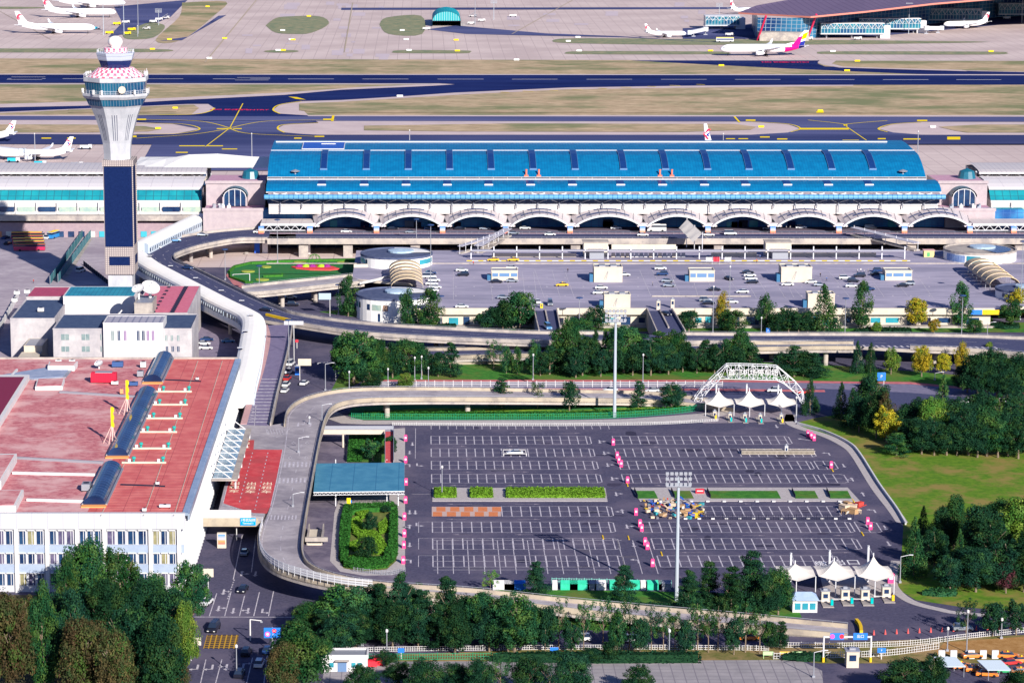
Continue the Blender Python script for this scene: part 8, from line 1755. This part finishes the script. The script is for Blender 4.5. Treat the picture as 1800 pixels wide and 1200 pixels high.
GRP = {
 "behind the loop ramp": [(622,674,578,78,'rR'),(664,668,598,50,'rR'),(720,662,597,60,'rR'),(643,660,590,50,'rD'),(690,664,604,44,'rD'),(602,662,600,40,'rD'),(640,672,610,56,'rR'),(742,660,610,36,'rD'),(770,662,618,34,'rD'),(650,688,652,46,'rD'),(713,685,656,30,'rL'),(792,662,604,42,'tD')],
 "left of the tall pale mast": [(868,650,600,30,'lR'),(890,656,610,26,'pR'),(909,658,613,22,'pR'),(938,660,601,28,'pR'),(966,658,610,44,'tD'),(983,652,600,40,'rD'),(950,660,615,34,'rD'),(1012,664,612,44,'rD'),(1035,656,590,40,'rD'),(1056,662,612,36,'rD'),(1000,655,560,62,'rR'),(1024,660,600,46,'tD'),(1046,650,583,32,'cD'),(1064,652,584,30,'cR')],
 "right of the tall pale mast": [(1096,655,572,70,'rR'),(1128,654,590,56,'tD'),(1080,660,600,40,'rD'),(1112,660,605,44,'rD'),(1144,660,600,48,'rD'),(1175,658,606,46,'rD'),(1200,654,600,40,'rD'),(1225,656,612,36,'rD'),(1256,656,606,36,'rD'),(1290,656,610,44,'rD'),(1322,655,612,44,'tD'),(1375,660,620,36,'rD'),(1412,662,616,40,'rD'),(1160,655,586,62,'tR'),(1186,652,582,52,'rR'),(1240,653,600,48,'tD'),(1272,652,600,34,'cD'),(1300,650,582,58,'rR'),(1396,662,610,52,'tD'),(1430,663,622,54,'tD')],
 "below the right half's elevated road": [(1507,656,602,24,'cD'),(1530,656,605,25,'cD'),(1566,658,611,30,'rL'),(1620,662,609,38,'rY'),(1658,658,620,28,'rY'),(1690,656,603,28,'pY'),(1738,640,602,26,'rL'),(1718,700,620,60,'rD'),(1752,700,612,62,'rD'),(1790,700,622,60,'rD'),(1700,690,640,50,'rD'),(1735,700,640,54,'rD'),(1770,702,640,54,'rD'),(1805,700,635,54,'rR')],
 "in the planted strip's left half": [(612,556,489,38,'pR'),(717,578,511,36,'pR'),(756,580,512,48,'pR'),(856,582,543,40,'rD'),(884,582,528,48,'rD'),(914,582,511,52,'rR'),(1046,584,537,46,'rD'),(1020,592,560,50,'rR')],
 "in the planted strip's right half": [(1211,583,545,38,'rD'),(1270,578,515,26,'pY'),(1294,590,548,42,'pR'),(1346,580,519,34,'pR'),(1386,584,540,46,'rD'),(1420,585,548,40,'rD'),(1366,586,552,32,'rD'),(1404,586,545,36,'rD'),(1278,586,545,34,'rR'),(1448,586,504,52,'cR'),(1515,580,500,38,'pR'),(1541,586,566,18,'rL'),(1610,576,523,40,'rY'),(1642,586,559,22,'rY'),(1688,576,502,40,'pR'),(1713,590,560,30,'rR'),(1776,575,525,40,'rR'),(1788,560,508,40,'pY')],
 "on the narrow lawn above the lot": [(882,716,666,38,'tD'),(945,718,674,24,'lR'),(1001,722,671,36,'rD'),(1122,716,671,34,'tD'),(1180,719,674,46,'rD')],
 "in the wood behind the big lawn": [(1424,728,668,32,'cD'),(1478,735,675,28,'cD'),(1498,752,686,38,'cD'),(1528,745,660,66,'rD'),(1540,770,692,50,'rD'),(1558,778,712,42,'rY'),(1555,775,690,30,'pO'),(1576,800,762,56,'tR'),(1655,752,664,42,'cR'),(1638,775,700,58,'rL'),(1620,798,738,54,'rD'),(1664,800,742,56,'rD'),(1702,800,712,60,'rD'),(1735,802,716,60,'rR'),(1772,802,710,58,'rD'),(1815,800,715,60,'rR'),(1796,768,722,24,'rY'),(1700,752,720,44,'tD'),(1680,775,700,62,'rD'),(1720,770,690,66,'rD'),(1755,775,695,60,'rR'),(1785,775,690,60,'rD'),(1600,790,735,48,'rD'),(1642,800,735,50,'rD'),(1682,800,730,52,'rD'),(1718,804,735,54,'rD'),(1754,804,728,56,'rR'),(1592,765,712,44,'rD'),(1510,760,700,46,'rD'),(1790,806,738,56,'rD'),(1616,760,700,52,'rD')],
 "at the lower right beyond the toll tents": [(1606,1012,915,44,'cR'),(1622,945,892,24,'cD'),(1676,965,872,58,'rR'),(1725,1000,890,76,'rD'),(1790,985,868,84,'rL'),(1685,1020,935,30,'cR'),(1700,1028,960,70,'rD'),(1765,1036,950,80,'rD'),(1768,1042,985,44,'rM'),(1815,1030,920,60,'rD'),(1642,1000,930,52,'rD'),(1655,975,895,50,'rD'),(1715,1040,965,70,'rD'),(1740,1015,915,84,'rD'),(1800,1040,950,70,'rD'),(1752,970,880,64,'rR'),(1670,1040,975,54,'rD'),(1820,990,880,70,'rL')],
 "below the loop ramp": [(545,1118,1060,70,'rR'),(610,1122,1024,96,'rR'),(668,1125,1030,60,'tD'),(705,1126,1012,62,'tD'),(745,1128,1040,56,'tD'),(785,1126,1018,56,'tD'),(862,1044,1004,28,'lL'),(943,1050,989,46,'tD'),(1098,1064,996,50,'tD'),(1245,1070,990,52,'tD'),(1320,1078,973,70,'tD'),(1368,1080,998,52,'rR'),(845,1135,1040,60,'rR'),(905,1152,1044,84,'rR'),(575,1110,1050,60,'rD'),(640,1120,1045,70,'rD'),(580,1135,1075,66,'rD'),(625,1140,1070,64,'rD'),(690,1140,1060,60,'rD'),(735,1140,1062,62,'rD'),(770,1142,1065,54,'tD'),(818,1130,1050,70,'rD'),(840,1110,1052,50,'rD'),(655,1110,1030,60,'rD'),(722,1112,1030,56,'rD'),(600,1150,1075,70,'rD'),(800,1150,1068,60,'rD'),(893,1148,1062,60,'rD'),(860,1145,1060,58,'rD'),(880,1120,1052,56,'rR'),(935,1140,1065,50,'rD'),(735,1060,1025,34,'tD'),(795,1064,1022,40,'tD'),(1210,1078,1005,50,'tD'),(1285,1084,1000,56,'tD'),(1345,1088,1012,54,'rD')],
 "in the sapling row along the bottom road": [(958,1146,1064,40,'rD'),(1005,1150,1090,34,'rD'),(1085,1146,1072,34,'rR'),(1125,1150,1085,36,'rD'),(1166,1146,1074,34,'lR'),(1206,1150,1092,34,'rD'),(1245,1146,1072,34,'lR'),(1290,1150,1080,36,'rD'),(1335,1148,1072,36,'lR'),(1352,1144,1090,30,'rD'),(982,1142,1058,34,'lR'),(1026,1144,1062,34,'lR'),(1060,1140,1054,40,'lR'),(1106,1143,1060,36,'lD'),(1145,1144,1070,30,'lD'),(1186,1146,1080,30,'lR'),(1226,1144,1054,40,'lR'),(1262,1144,1058,36,'lD'),(1310,1146,1056,42,'lR'),(1372,1140,1094,36,'tD'),(1698,1120,1056,38,'lD'),(1745,1118,1058,42,'rD'),(1786,1116,1052,42,'rD')],
 "along the bottom edge": [(525,1215,1096,106,'rR'),(500,1225,1130,60,'rO'),(640,1235,1165,60,'rD'),(745,1230,1158,64,'rD'),(842,1232,1160,56,'rD'),(930,1232,1150,60,'rD'),(966,1235,1162,50,'lD'),(568,1170,1120,40,'rR'),(700,1205,1162,50,'rD'),(880,1225,1158,50,'lR'),(1005,1225,1146,66,'rD'),(1120,1222,1168,50,'rD'),(800,1215,1166,60,'rD'),(1075,1164,1124,34,'rD'),(1640,1230,1150,50,'rD'),(1590,1230,1158,90,'rD'),(1040,1162,1140,50,'rD'),(680,1172,1142,36,'rD'),(1790,1230,1180,70,'rD')],
 "before the white building": [(152,1100,950,84,'rR'),(212,1095,962,78,'rR'),(120,1110,985,56,'pR'),(270,1110,1010,60,'rR'),(338,1100,982,66,'rR'),(255,1145,1020,80,'rD'),(190,1150,1020,80,'rD'),(300,1160,1030,80,'rD'),(325,1180,1060,50,'rL')],
 "in the bottom left grove": [(20,1225,1042,80,'rO'),(78,1215,1040,62,'pR'),(130,1200,1040,70,'rD'),(150,1235,1085,90,'rO'),(225,1225,1060,90,'rD'),(205,1250,1110,70,'rO'),(285,1245,1080,84,'rD'),(50,1160,1050,70,'rO'),(10,1130,1055,50,'rD'),(110,1170,1040,70,'rD'),(300,1230,1140,60,'rO')],
 "in the garden by the blue shelter": [(650,935,900,26,'rD'),(645,985,942,34,'rD'),(655,810,770,38,'rR'),(678,900,888,20,'rD'),(686,800,766,24,'rD')],
}
for g_, lst in GRP.items():
 n_of = {}
 for i, (x,y,yt,w_,c) in enumerate(lst):
  same = sorted([q for q in lst if q[4] == c]); k = same.index((x,y,yt,w_,c))
  ph = look[c] + ' ' + g_ if len(same) == 1 else f"{look[c]} {g_}, {ORD[k]} from the left"
  tree(x, y, yt, w_, c, ph, big=(w_ > 44 and y > 640))
for i, (x0,x1,y,h,c) in enumerate(((700,800,579,1.6,'D'),(1500,1600,584,1.2,'D'),(1740,1790,576,1.2,'D'),(860,1230,1163,2.0,'D'),(1375,1450,1160,1.5,'D'),(1620,1680,1046,1.3,'R'),(700,860,1050,1.8,'D'),(1000,1290,1074,1.6,'D'))):
 hedge(f"irregular dark shrub belt {['beside the white drum building','under the yellow trees of the planted strip','at the right end of the planted strip','along the bottom road before the paved lot','by the low boards on the verge','on the lawn beyond the toll tents','below the loop ramp on the left','between car park and bottom ramp'][i]}", [(x0,y),(x0+(x1-x0)*.3,y-4),(x1,y-3),(x1+2,y+2),(x0+(x1-x0)*.5,y+3)], h, LM[c], .3, name='shrub_belt', dens=5, seed=30+i, cat='shrubs')
o = flat('rough_grass', [(345,1040),(352,1058),(330,1100),(322,1125),(318,1098),(330,1060)], .04, M_soil)
# ================================================================ VEHICLES
PAINT = {'w':mat("car_white",(.62,.62,.64),None,1,.25),'s':mat("car_silver",(.32,.35,.4),None,1,.25,.6),'k':mat("car_black",(.012,.013,.025),None,1,.18),'n':mat("car_navy",(.015,.04,.13),None,1,.2),'b':mat("car_blue",(.08,.22,.42),None,1,.25),'r':mat("car_red",(.4,.03,.03),None,1,.25),'y':mat("cab_yellow",(.75,.45,.02),None,1,.3),'o':mat("cab_orange",(.7,.2,.03),None,1,.3),'g':mat("cab_green",(.03,.3,.12),None,1,.3)}
CN = {'w':'white','s':'silver','k':'black','n':'navy','b':'blue','r':'red','y':'yellow and blue','o':'orange and black','g':'green and yellow'}
M_cgl = mat("car_glass", (.015,.025,.05), None, 1, .08)
M_lamp = mat("head_lamp", (.7,.7,.68), None, 1, .2); M_tail = mat("tail_lamp", (.5,.02,.02), None, 1, .3)
SH = {'sedan':(4.7,1.8,[(-2.35,.35),(-2.35,.8),(-2.2,.98),(-1.5,1.02),(.95,.98),(1.9,.85),(2.3,.65),(2.35,.35)],(-1.75,-1.1,.35,1.15),1.02,1.45),
      'suv':(4.6,1.9,[(-2.3,.4),(-2.3,1.0),(-2.2,1.1),(1.1,1.08),(2.0,.98),(2.28,.75),(2.3,.4)],(-2.15,-1.85,.5,1.15),1.1,1.72),
      'van':(5.3,1.95,[(-2.65,.4),(-2.65,1.2),(1.5,1.2),(2.4,1.0),(2.65,.7),(2.65,.4)],(-2.6,-2.5,1.0,1.7),1.2,2.1)}
PR = {}
def carproto(sh, col):
 k = (sh, col)
 if k in PR: return PR[k]
 L, W, prof, cab, zb, zt_ = SH[sh]; t = thing({'sedan':'parked_car','suv':'parked_car','van':'parked_van'}[sh], '', 'car' if sh != 'van' else 'van', (0,-500,0))
 b = MB(); pm_ = PAINT[col]; n = len(prof); V = []
 for s in (-1,1):
  for x, z in prof: V.append((x, s*(W/2 if z < .9 else W/2-.06), z))
 F = [tuple(range(n)), tuple(range(2*n-1,n-1,-1))]+[(i,(i+1)%n+0,(i+1)%n+n,i+n)[::-1] for i in range(n)]
 b.add(V,F); a0,a1,a2,a3 = cab; e = W/2-.32; b.add([(a1,-e,zt_),(a2,-e,zt_),(a2,e,zt_),(a1,e,zt_),(a1,-e,zt_+.04),(a2,-e,zt_+.04),(a2,e,zt_+.04),(a1,e,zt_+.04)],[(3,2,1,0),(4,5,6,7),(0,1,5,4),(1,2,6,5),(2,3,7,6),(3,0,4,7)])
 b.build('body', [pm_], t)
 b = MB(); g = W/2-.1; b.add([(a0,-g,zb-.02),(a3,-g,zb-.02),(a3,g,zb-.02),(a0,g,zb-.02),(a1,-e-.02,zt_-.004),(a2,-e-.02,zt_-.004),(a2,e+.02,zt_-.004),(a1,e+.02,zt_-.004)],[(0,1,5,4),(1,2,6,5),(2,3,7,6),(3,0,4,7),(4,5,6,7)]); b.build('windows', M_cgl, t)
 for sx in (-1,1):
  for sy in (-1,1): b = MB(); x = sx*L*.3; b.tube((x,sy*(W/2-.2),.33),(x,sy*(W/2+.02),.33),.33,12); b.build('wheel', M_black, t)
 b = MB(); [b.box(L/2-.08,L/2+.01,s*W*.36-.2,s*W*.36+.2,.55,.72) for s in (-1,1)]; b.build('headlights', M_lamp, t)
 if col in 'yog': b = MB(); b.box(-.3,0,-.25,.25,zt_+.045,zt_+.2); b.build('taxi_light', M_sy, t);
 PR[k] = Proto(t); return PR[k]
def car(px, py, z, sh, col, deg, lab, fl_=''):
 p = carproto(sh, col); return p.put(G(px,py,z)+Vector((0,0,.02)), radians(deg), None, lab, 'cars on the roads and car parks')
ROOF = [(757,482,'sedan','n',0),(755,489,'van','w',0),(763,495,'suv','w',0),(759,501,'sedan','w',0),(765,507,'sedan','w',0),(760,513,'suv','w',0),(812,477,'sedan','w',0),(814,485,'suv','k',180),(873,497,'sedan','k',0),(900,496,'sedan','s',0),(885,525,'sedan','s',0),(945,533,'sedan','w',-80),(967,536,'van','s',-90),(988,503,'sedan','y',180),(1057,508,'sedan','w',0),(1053,517,'sedan','w',0),(1097,485,'sedan','w',0),(1161,474,'suv','w',0),(1164,484,'suv','n',180),(1173,496,'sedan','s',0),(1176,504,'sedan','s',0),(900,473,'sedan','w',0),(1281,492,'sedan','k',-70),(1256,511,'sedan','k',0),(1315,481,'sedan','k',0),(1318,486,'sedan','w',0),(1320,492,'sedan','w',0),(1322,498,'sedan','k',180),(1305,515,'sedan','w',180),(1240,530,'suv','s',0),(1246,535,'sedan','k',0),(1286,533,'sedan','w',0),(1384,502,'sedan','w',180),(1425,498,'sedan','w',180),(1441,503,'sedan','s',0),(1485,491,'suv','w',0),(1500,496,'suv','k',0),(1497,505,'sedan','w',0),(1511,487,'suv','k',180),(1527,510,'sedan','n',0),(1545,478,'suv','n',0),(1540,484,'sedan','k',0),(1586,504,'sedan','k',180),(1597,501,'suv','s',180),(812,541,'sedan','w',0)]
OTH = [(1171,554,6,'sedan','k',-65,"black car driving down the right entry ramp"),(963,578,6,'van','b',-80,"blue van at the foot of the left entry ramp"),(867,459,6,'sedan','y',180,"left yellow and blue taxi waiting behind the roof car park"),(902,459,6,'sedan','y',180,"right yellow and blue taxi waiting behind the roof car park"),
 (455,410,7,'sedan','w',0,"white car at the left end of the kerbside road"),(609,409,7,'sedan','w',0,"white car under the first arched canopy"),(690,404,7,'sedan','k',0,"black car under the second arched canopy"),(722,410,7,'sedan','s',0,"silver car left of the third poster pier"),(755,404,7,'sedan','n',0,"navy car under the second arch, right side"),(808,404,7,'sedan','k',0,"black car under the third arched canopy"),(852,404,7,'sedan','s',0,"silver car under the third arch, right side"),(923,403,7,'sedan','w',0,"white car under the fourth arched canopy, left side"),(967,414,7,'sedan','w',0,"white car near the edge below the fourth arch"),(903,412,7,'sedan','s',0,"silver car at the edge below the fourth poster pier"),(1083,403,7,'sedan','w',0,"white car under the fifth arched canopy"),(1130,415,7,'sedan','w',0,"white car at the edge left of the large white bus"),(1246,415,7,'sedan','w',0,"white car just right of the white tensile peak"),(1284,413,7,'van','w',0,"white minibus right of the tensile peak"),(1408,402,7,'suv','w',0,"white car under the eighth arched canopy"),(1350,404,7,'sedan','s',0,"silver car under the seventh arched canopy"),(1530,403,7,'van','k',0,"black van under the ninth arched canopy"),
 (308,425,7,'suv','b',12,"blue car on the viaduct curve above the covered walkway"),(356,415,7,'sedan','s',8,"silver car on the viaduct left of the flat canopy"),(273,437,7,'sedan','w',20,"white car on the viaduct bend beside the tower"),(468,547,6.5,'sedan','k',-30,"black car where the viaduct splits near the walkway bend"),(330,473,7,'sedan','n',-40,"navy car on the bend below the tower, right lane"),
 (471,520,0,'sedan','b',10,"blue car in the shade below the pale bridge arm"),(515,538,0,'suv','k',0,"black car in the shade left of the pale signboard"),(511,525,0,'sedan','w',0,"white car beside the columns of the pale bridge arm"),
 (511,642,0,'van','w',80,"white van, farthest of those parked right of the descending ramp"),(508,656,0,'suv','w',80,"white car second in the line right of the descending ramp"),(505,668,0,'suv','r',80,"dark red car third in the line right of the descending ramp"),(503,679,0,'suv','w',80,"white car fourth in the line right of the descending ramp"),(501,689,0,'sedan','w',80,"white car nearest in the line right of the descending ramp"),
 (535,676,0,'sedan','w',75,"white car alone on the shaded road right of the parked line"),(768,628,0,'sedan','w',0,"white car behind the trees under the curving viaduct"),(1073,688,0,'sedan','w',180,"white car passing behind the tall pale mast"),(1147,689,0,'sedan','w',180,"white car just left of the truss arch on the red lane"),(1361,689,0,'suv','w',180,"white estate car seen between arch and tents"),(1409,692,0,'sedan','r',180,"red car at the right foot of the truss arch"),(1700,709,0,'suv','w',180,"left white car on the road behind the wood"),(1759,710,0,'suv','w',180,"right white car on the road behind the wood"),
 (362,614,0,'sedan','w',0,"white car in the yard beside the grey building, nearest"),(358,606,0,'sedan','w',0,"white car in the yard beside the grey building, middle"),(364,599,0,'sedan','n',0,"navy car in the yard beside the grey building"),(401,602,0,'sedan','b',10,"blue car in the shade under the white walkway"),
 (905,799,0,'sedan','w',180,"lone white car parked in the main car park, ringed by a cage"),(1021,1126,0,'suv','w',180,"white and blue car behind a sapling on the bottom road"),(1103,1128,0,'suv','w',180,"pale silver car on the bottom road, middle"),(1214,1126,0,'sedan','k',180,"black car in tree shade on the bottom road"),(1318,1124,0,'sedan','o',0,"orange and black taxi on the bottom road"),(1692,1108,0,'suv','s',0,"silver car on the exit road near the right lamp post"),
 (363,1062,0,'sedan','w',-105,"white car parked beside the trees left of the lower road"),(427,1039,0,'sedan','k',-100,"black car crossing the arrows on the lower road"),(430,974,0,'sedan','s',85,"silver car in the shade below the loop ramp"),(376,1108,0,'van','k',-100,"black taxi van above the yellow hatching"),(433,1150,0,'suv','k',85,"black car with red tail lights right of the yellow hatching"),(456,1170,0,'suv','w',85,"white car with roof bars among the queue at the bottom"),(421,1188,0,'suv','k',85,"black car nearest the bottom edge in the queue"),(470,1146,0,'sedan','n',85,"navy car hidden beside the yellow-green tree")]
for i, (x,y,sh,c,a) in enumerate(ROOF):
 same = sorted([q for q in ROOF if q[3] == c and (q[2] == 'van') == (sh == 'van')]); k = same.index((x,y,sh,c,a))
 car(x, y, 6, sh, c, a, f"{CN[c]} {'van' if sh=='van' else 'car'} on the roof car park, {ORD[k]} such from the left")
for x,y,z,sh,c,a,l in OTH: car(x,y,z,sh,c,a,l)
TX = [(1710,1156,'o',8),(1772,1156,'o',-5),(1690,1174,'o',15),(1716,1180,'o',0),(1748,1172,'k',60),(1776,1168,'r',20),(1796,1164,'o',10),(1770,1182,'g',0),(1735,1188,'o',-8),(1665,1166,'w',20),(1795,1184,'o',5)]
for i, (x,y,c,a) in enumerate(TX):
 same = sorted([q for q in TX if q[2] == c]); k = same.index((x,y,c,a)); car(x,y,0,'sedan',c,a,f"{CN[c]} taxi in the lower right corner lot" + (f", {ORD[k]} from the left" if len(same) > 1 else ''))
t = thing('car_cage', "low white rail frame around the lone parked white car", 'rail frame', G(905,799)); m = MB()
for a, b in (((-3.2,-1.6),(3.2,-1.6)),((3.2,-1.6),(3.2,3.4)),((3.2,3.4),(-3.2,3.4)),((-3.2,3.4),(-3.2,-1.6))): m.beam((*a,.7),(*b,.7),.15,.15); m.beam((*a,0),(*a,.8),.2,.2)
m.build('rails', M_white, t)
def bus(px, py, z, deg, roofm, bodym, lab, L=10.5):
 t = thing('parked_bus', lab, 'bus', G(px,py,z), radians(deg), 'parked buses'); b = MB(); b.box(-L/2,L/2,-1.25,1.25,.45,2.0); b.box(-L/2,L/2,-1.25,1.25,2.75,2.95); b.build('body', bodym, t)
 b = MB(); b.box(-L/2+.02,L/2-.02,-1.23,1.23,2.0,2.75); b.build('windows', M_cgl, t); b = MB(); b.box(-L/2+.05,L/2-.05,-1.2,1.2,2.951,3.1); b.box(-1.5,1.5,-.7,.7,3.1,3.3); b.build('roof', roofm, t)
 for x in (-L*.3,L*.3):
  for s in (-1,1): b = MB(); b.tube((x,s*1.0,.48),(x,s*1.27,.48),.48,12); b.build('wheel', M_black, t)
MBb = mat("bus_blue",(.02,.2,.5),None,1,.35); MBr = mat("bus_red",(.4,.02,.08),None,1,.35); MBy = mat("bus_yellow_roof",(.75,.5,.04),None,1,.5)
for i in range(6): bus(52-i*1.8+i*.6, 441-i*5.2, 0, 2, MBy if i % 3 else mat("bus_brown_roof",(.25,.16,.05),None), MBr, f"yellow-roofed dark bus, {ORD[i]} nearest in the tight row left of the tower", 13)
bus(97,418,0,70,MBy,MBb,"yellow-roofed blue bus standing alone right of the bus row")
for i, x in enumerate((38,52,66)): bus(x,409,0,75,[mat("bus_beige_roof",(.55,.48,.35),None),MBy,mat("bus_beige_roof",(.55,.48,.35))][i],M_cream,f"small cream bus behind the bus row, {ORD[i]} from the left",7)
bus(4,398,0,80,MBy,MBb,"yellow-roofed blue bus cut by the left edge"); bus(1154,407,7,0,M_white,M_white,"large white bus under the sixth arched canopy",8)
for i, (x,y,c) in enumerate(((10,420,'n'),(28,424,'b'),(76,417,'w'),(85,420,'w'),(14,430,'k'),(142,478,'w'))): car(x,y,0,'van' if c=='w' else 'sedan',c,70,f"{CN[c]} vehicle parked {['beside the bus row at the left edge','just left of the bus row','behind the bus row, left of the pair','behind the bus row, right of the pair','in the bus shade at the left edge','by the dark railing at the tower foot'][i]}")
# ================================================================ PEOPLE (each a few pixels tall in the photo)
def person_mesh(pose):
 v = [(0,0,.92),(0,0,1.15),(0,0,1.4),(0,0,1.52),(0,0,1.64),(0,.02,1.72),(-.1,0,.88),(-.12,.05*pose,.48),(-.12,.12*pose,.06),(-.12,.12*pose-.16,.03),(.1,0,.88),(.12,-.05*pose,.48),(.12,-.14*pose,.06),(.12,-.14*pose-.16,.03),(-.2,0,1.38),(-.27,-.03,1.1),(-.26,-.14*pose,.86),(.2,0,1.38),(.27,.03,1.1),(.26,.1*pose,.86)]
 e = [(0,1),(1,2),(2,3),(3,4),(4,5),(0,6),(6,7),(7,8),(8,9),(0,10),(10,11),(11,12),(12,13),(2,14),(14,15),(15,16),(2,17),(17,18),(18,19)]
 r = [.15,.14,.15,.06,.1,.09,.1,.07,.05,.05,.1,.07,.05,.05,.07,.045,.04,.07,.045,.04]
 me = bpy.data.meshes.new('body'); me.from_pydata(v, e, []); o = bpy.data.objects.new('tmp', me); COL.objects.link(o); md = o.modifiers.new('s','SKIN');
 for i, q in enumerate(r): me.skin_vertices[0].data[i].radius = (q, q*.85)
 me.skin_vertices[0].data[0].use_root = True; o.modifiers.new('u','SUBSURF').levels = 1; bpy.context.view_layer.update()
 m2 = bpy.data.meshes.new_from_object(o.evaluated_get(bpy.context.evaluated_depsgraph_get())); bpy.data.objects.remove(o)
 m2.name = 'body'; return m2
M_skin = mat("skin",(.5,.3,.2),None,1,.7); PMs = [person_mesh(p) for p in (.3,1.2)]; CL = {'white':(.65,.65,.65),'black':(.02,.02,.03),'blue':(.05,.12,.35),'red':(.5,.04,.04),'grey':(.2,.2,.22)}
def person(px, py, z, i, c, lab):
 me = PMs[i%2].copy(); me.materials.clear(); me.materials.append(mat('cloth_'+c, CL[c], None)); me.materials.append(mat('trousers_dark',(.03,.03,.06),None)); me.materials.append(M_skin)
 for p in me.polygons: zc_ = p.center.z; p.material_index = 2 if zc_ > 1.5 or (zc_ < .98 and abs(p.center.x) > .2) else (1 if zc_ < .95 else 0)
 o = bpy.data.objects.new('person', me); COL.objects.link(o); o.location = G(px,py,z); o.rotation_euler = (0,0,i*1.3); tag(o, lab, 'person', 'people')
PE = [(998,479,6,'black',"person in black beside the white cars on the roof car park"),(1147,503,6,'grey',"person standing alone near the silver cars on the roof car park"),(1442,487,6,'black',"person in dark clothes right of the tall stair block"),(1453,494,6,'blue',"person in blue walking right of the tall stair block"),(1507,480,6,'white',"person in white, first from the left in the group by the navy car"),(1513,479,6,'white',"person in white, second from the left in the group by the navy car"),(1519,481,6,'white',"person in white, third from the left in the group by the navy car"),(1526,480,6,'grey',"person in grey at the right of the group by the navy car"),(1330,462,6,'red',"person in red behind the flags"),(59,498,0,'red',"person in red walking alone across the yard left of the tower"),(832,466,6,'red',"person in red near the left taxis"),(1382,403,7,'white',"person in white under the eighth arch, left one"),(1389,404,7,'grey',"person in grey under the eighth arch, right one"),(640,404,7,'red',"person in red under the first arched canopy"),(752,651,0,'black',"cyclist-like person in black on the upper lawn edge"),(1336,455,6,'blue',"person in blue under the shelter near the ribbon wall")]
for i, (x,y,z,c,l) in enumerate(PE): person(x,y,z,i,c,l)
for i, (px,py) in enumerate(((433,447),(521,447),(614,446),(640,447))): b = MB(); b.lathe([(.9,0),(1.1,.5),(.7,.9),(0,.95)],12); tag(b.build('stone_planter', M_conc, None, loc=G(px,py)), f"round pale stone planter under the viaduct, {ORD[i]} from the left", 'planter', 'stone planters under the viaduct')
for p in list(PR.values()): pass
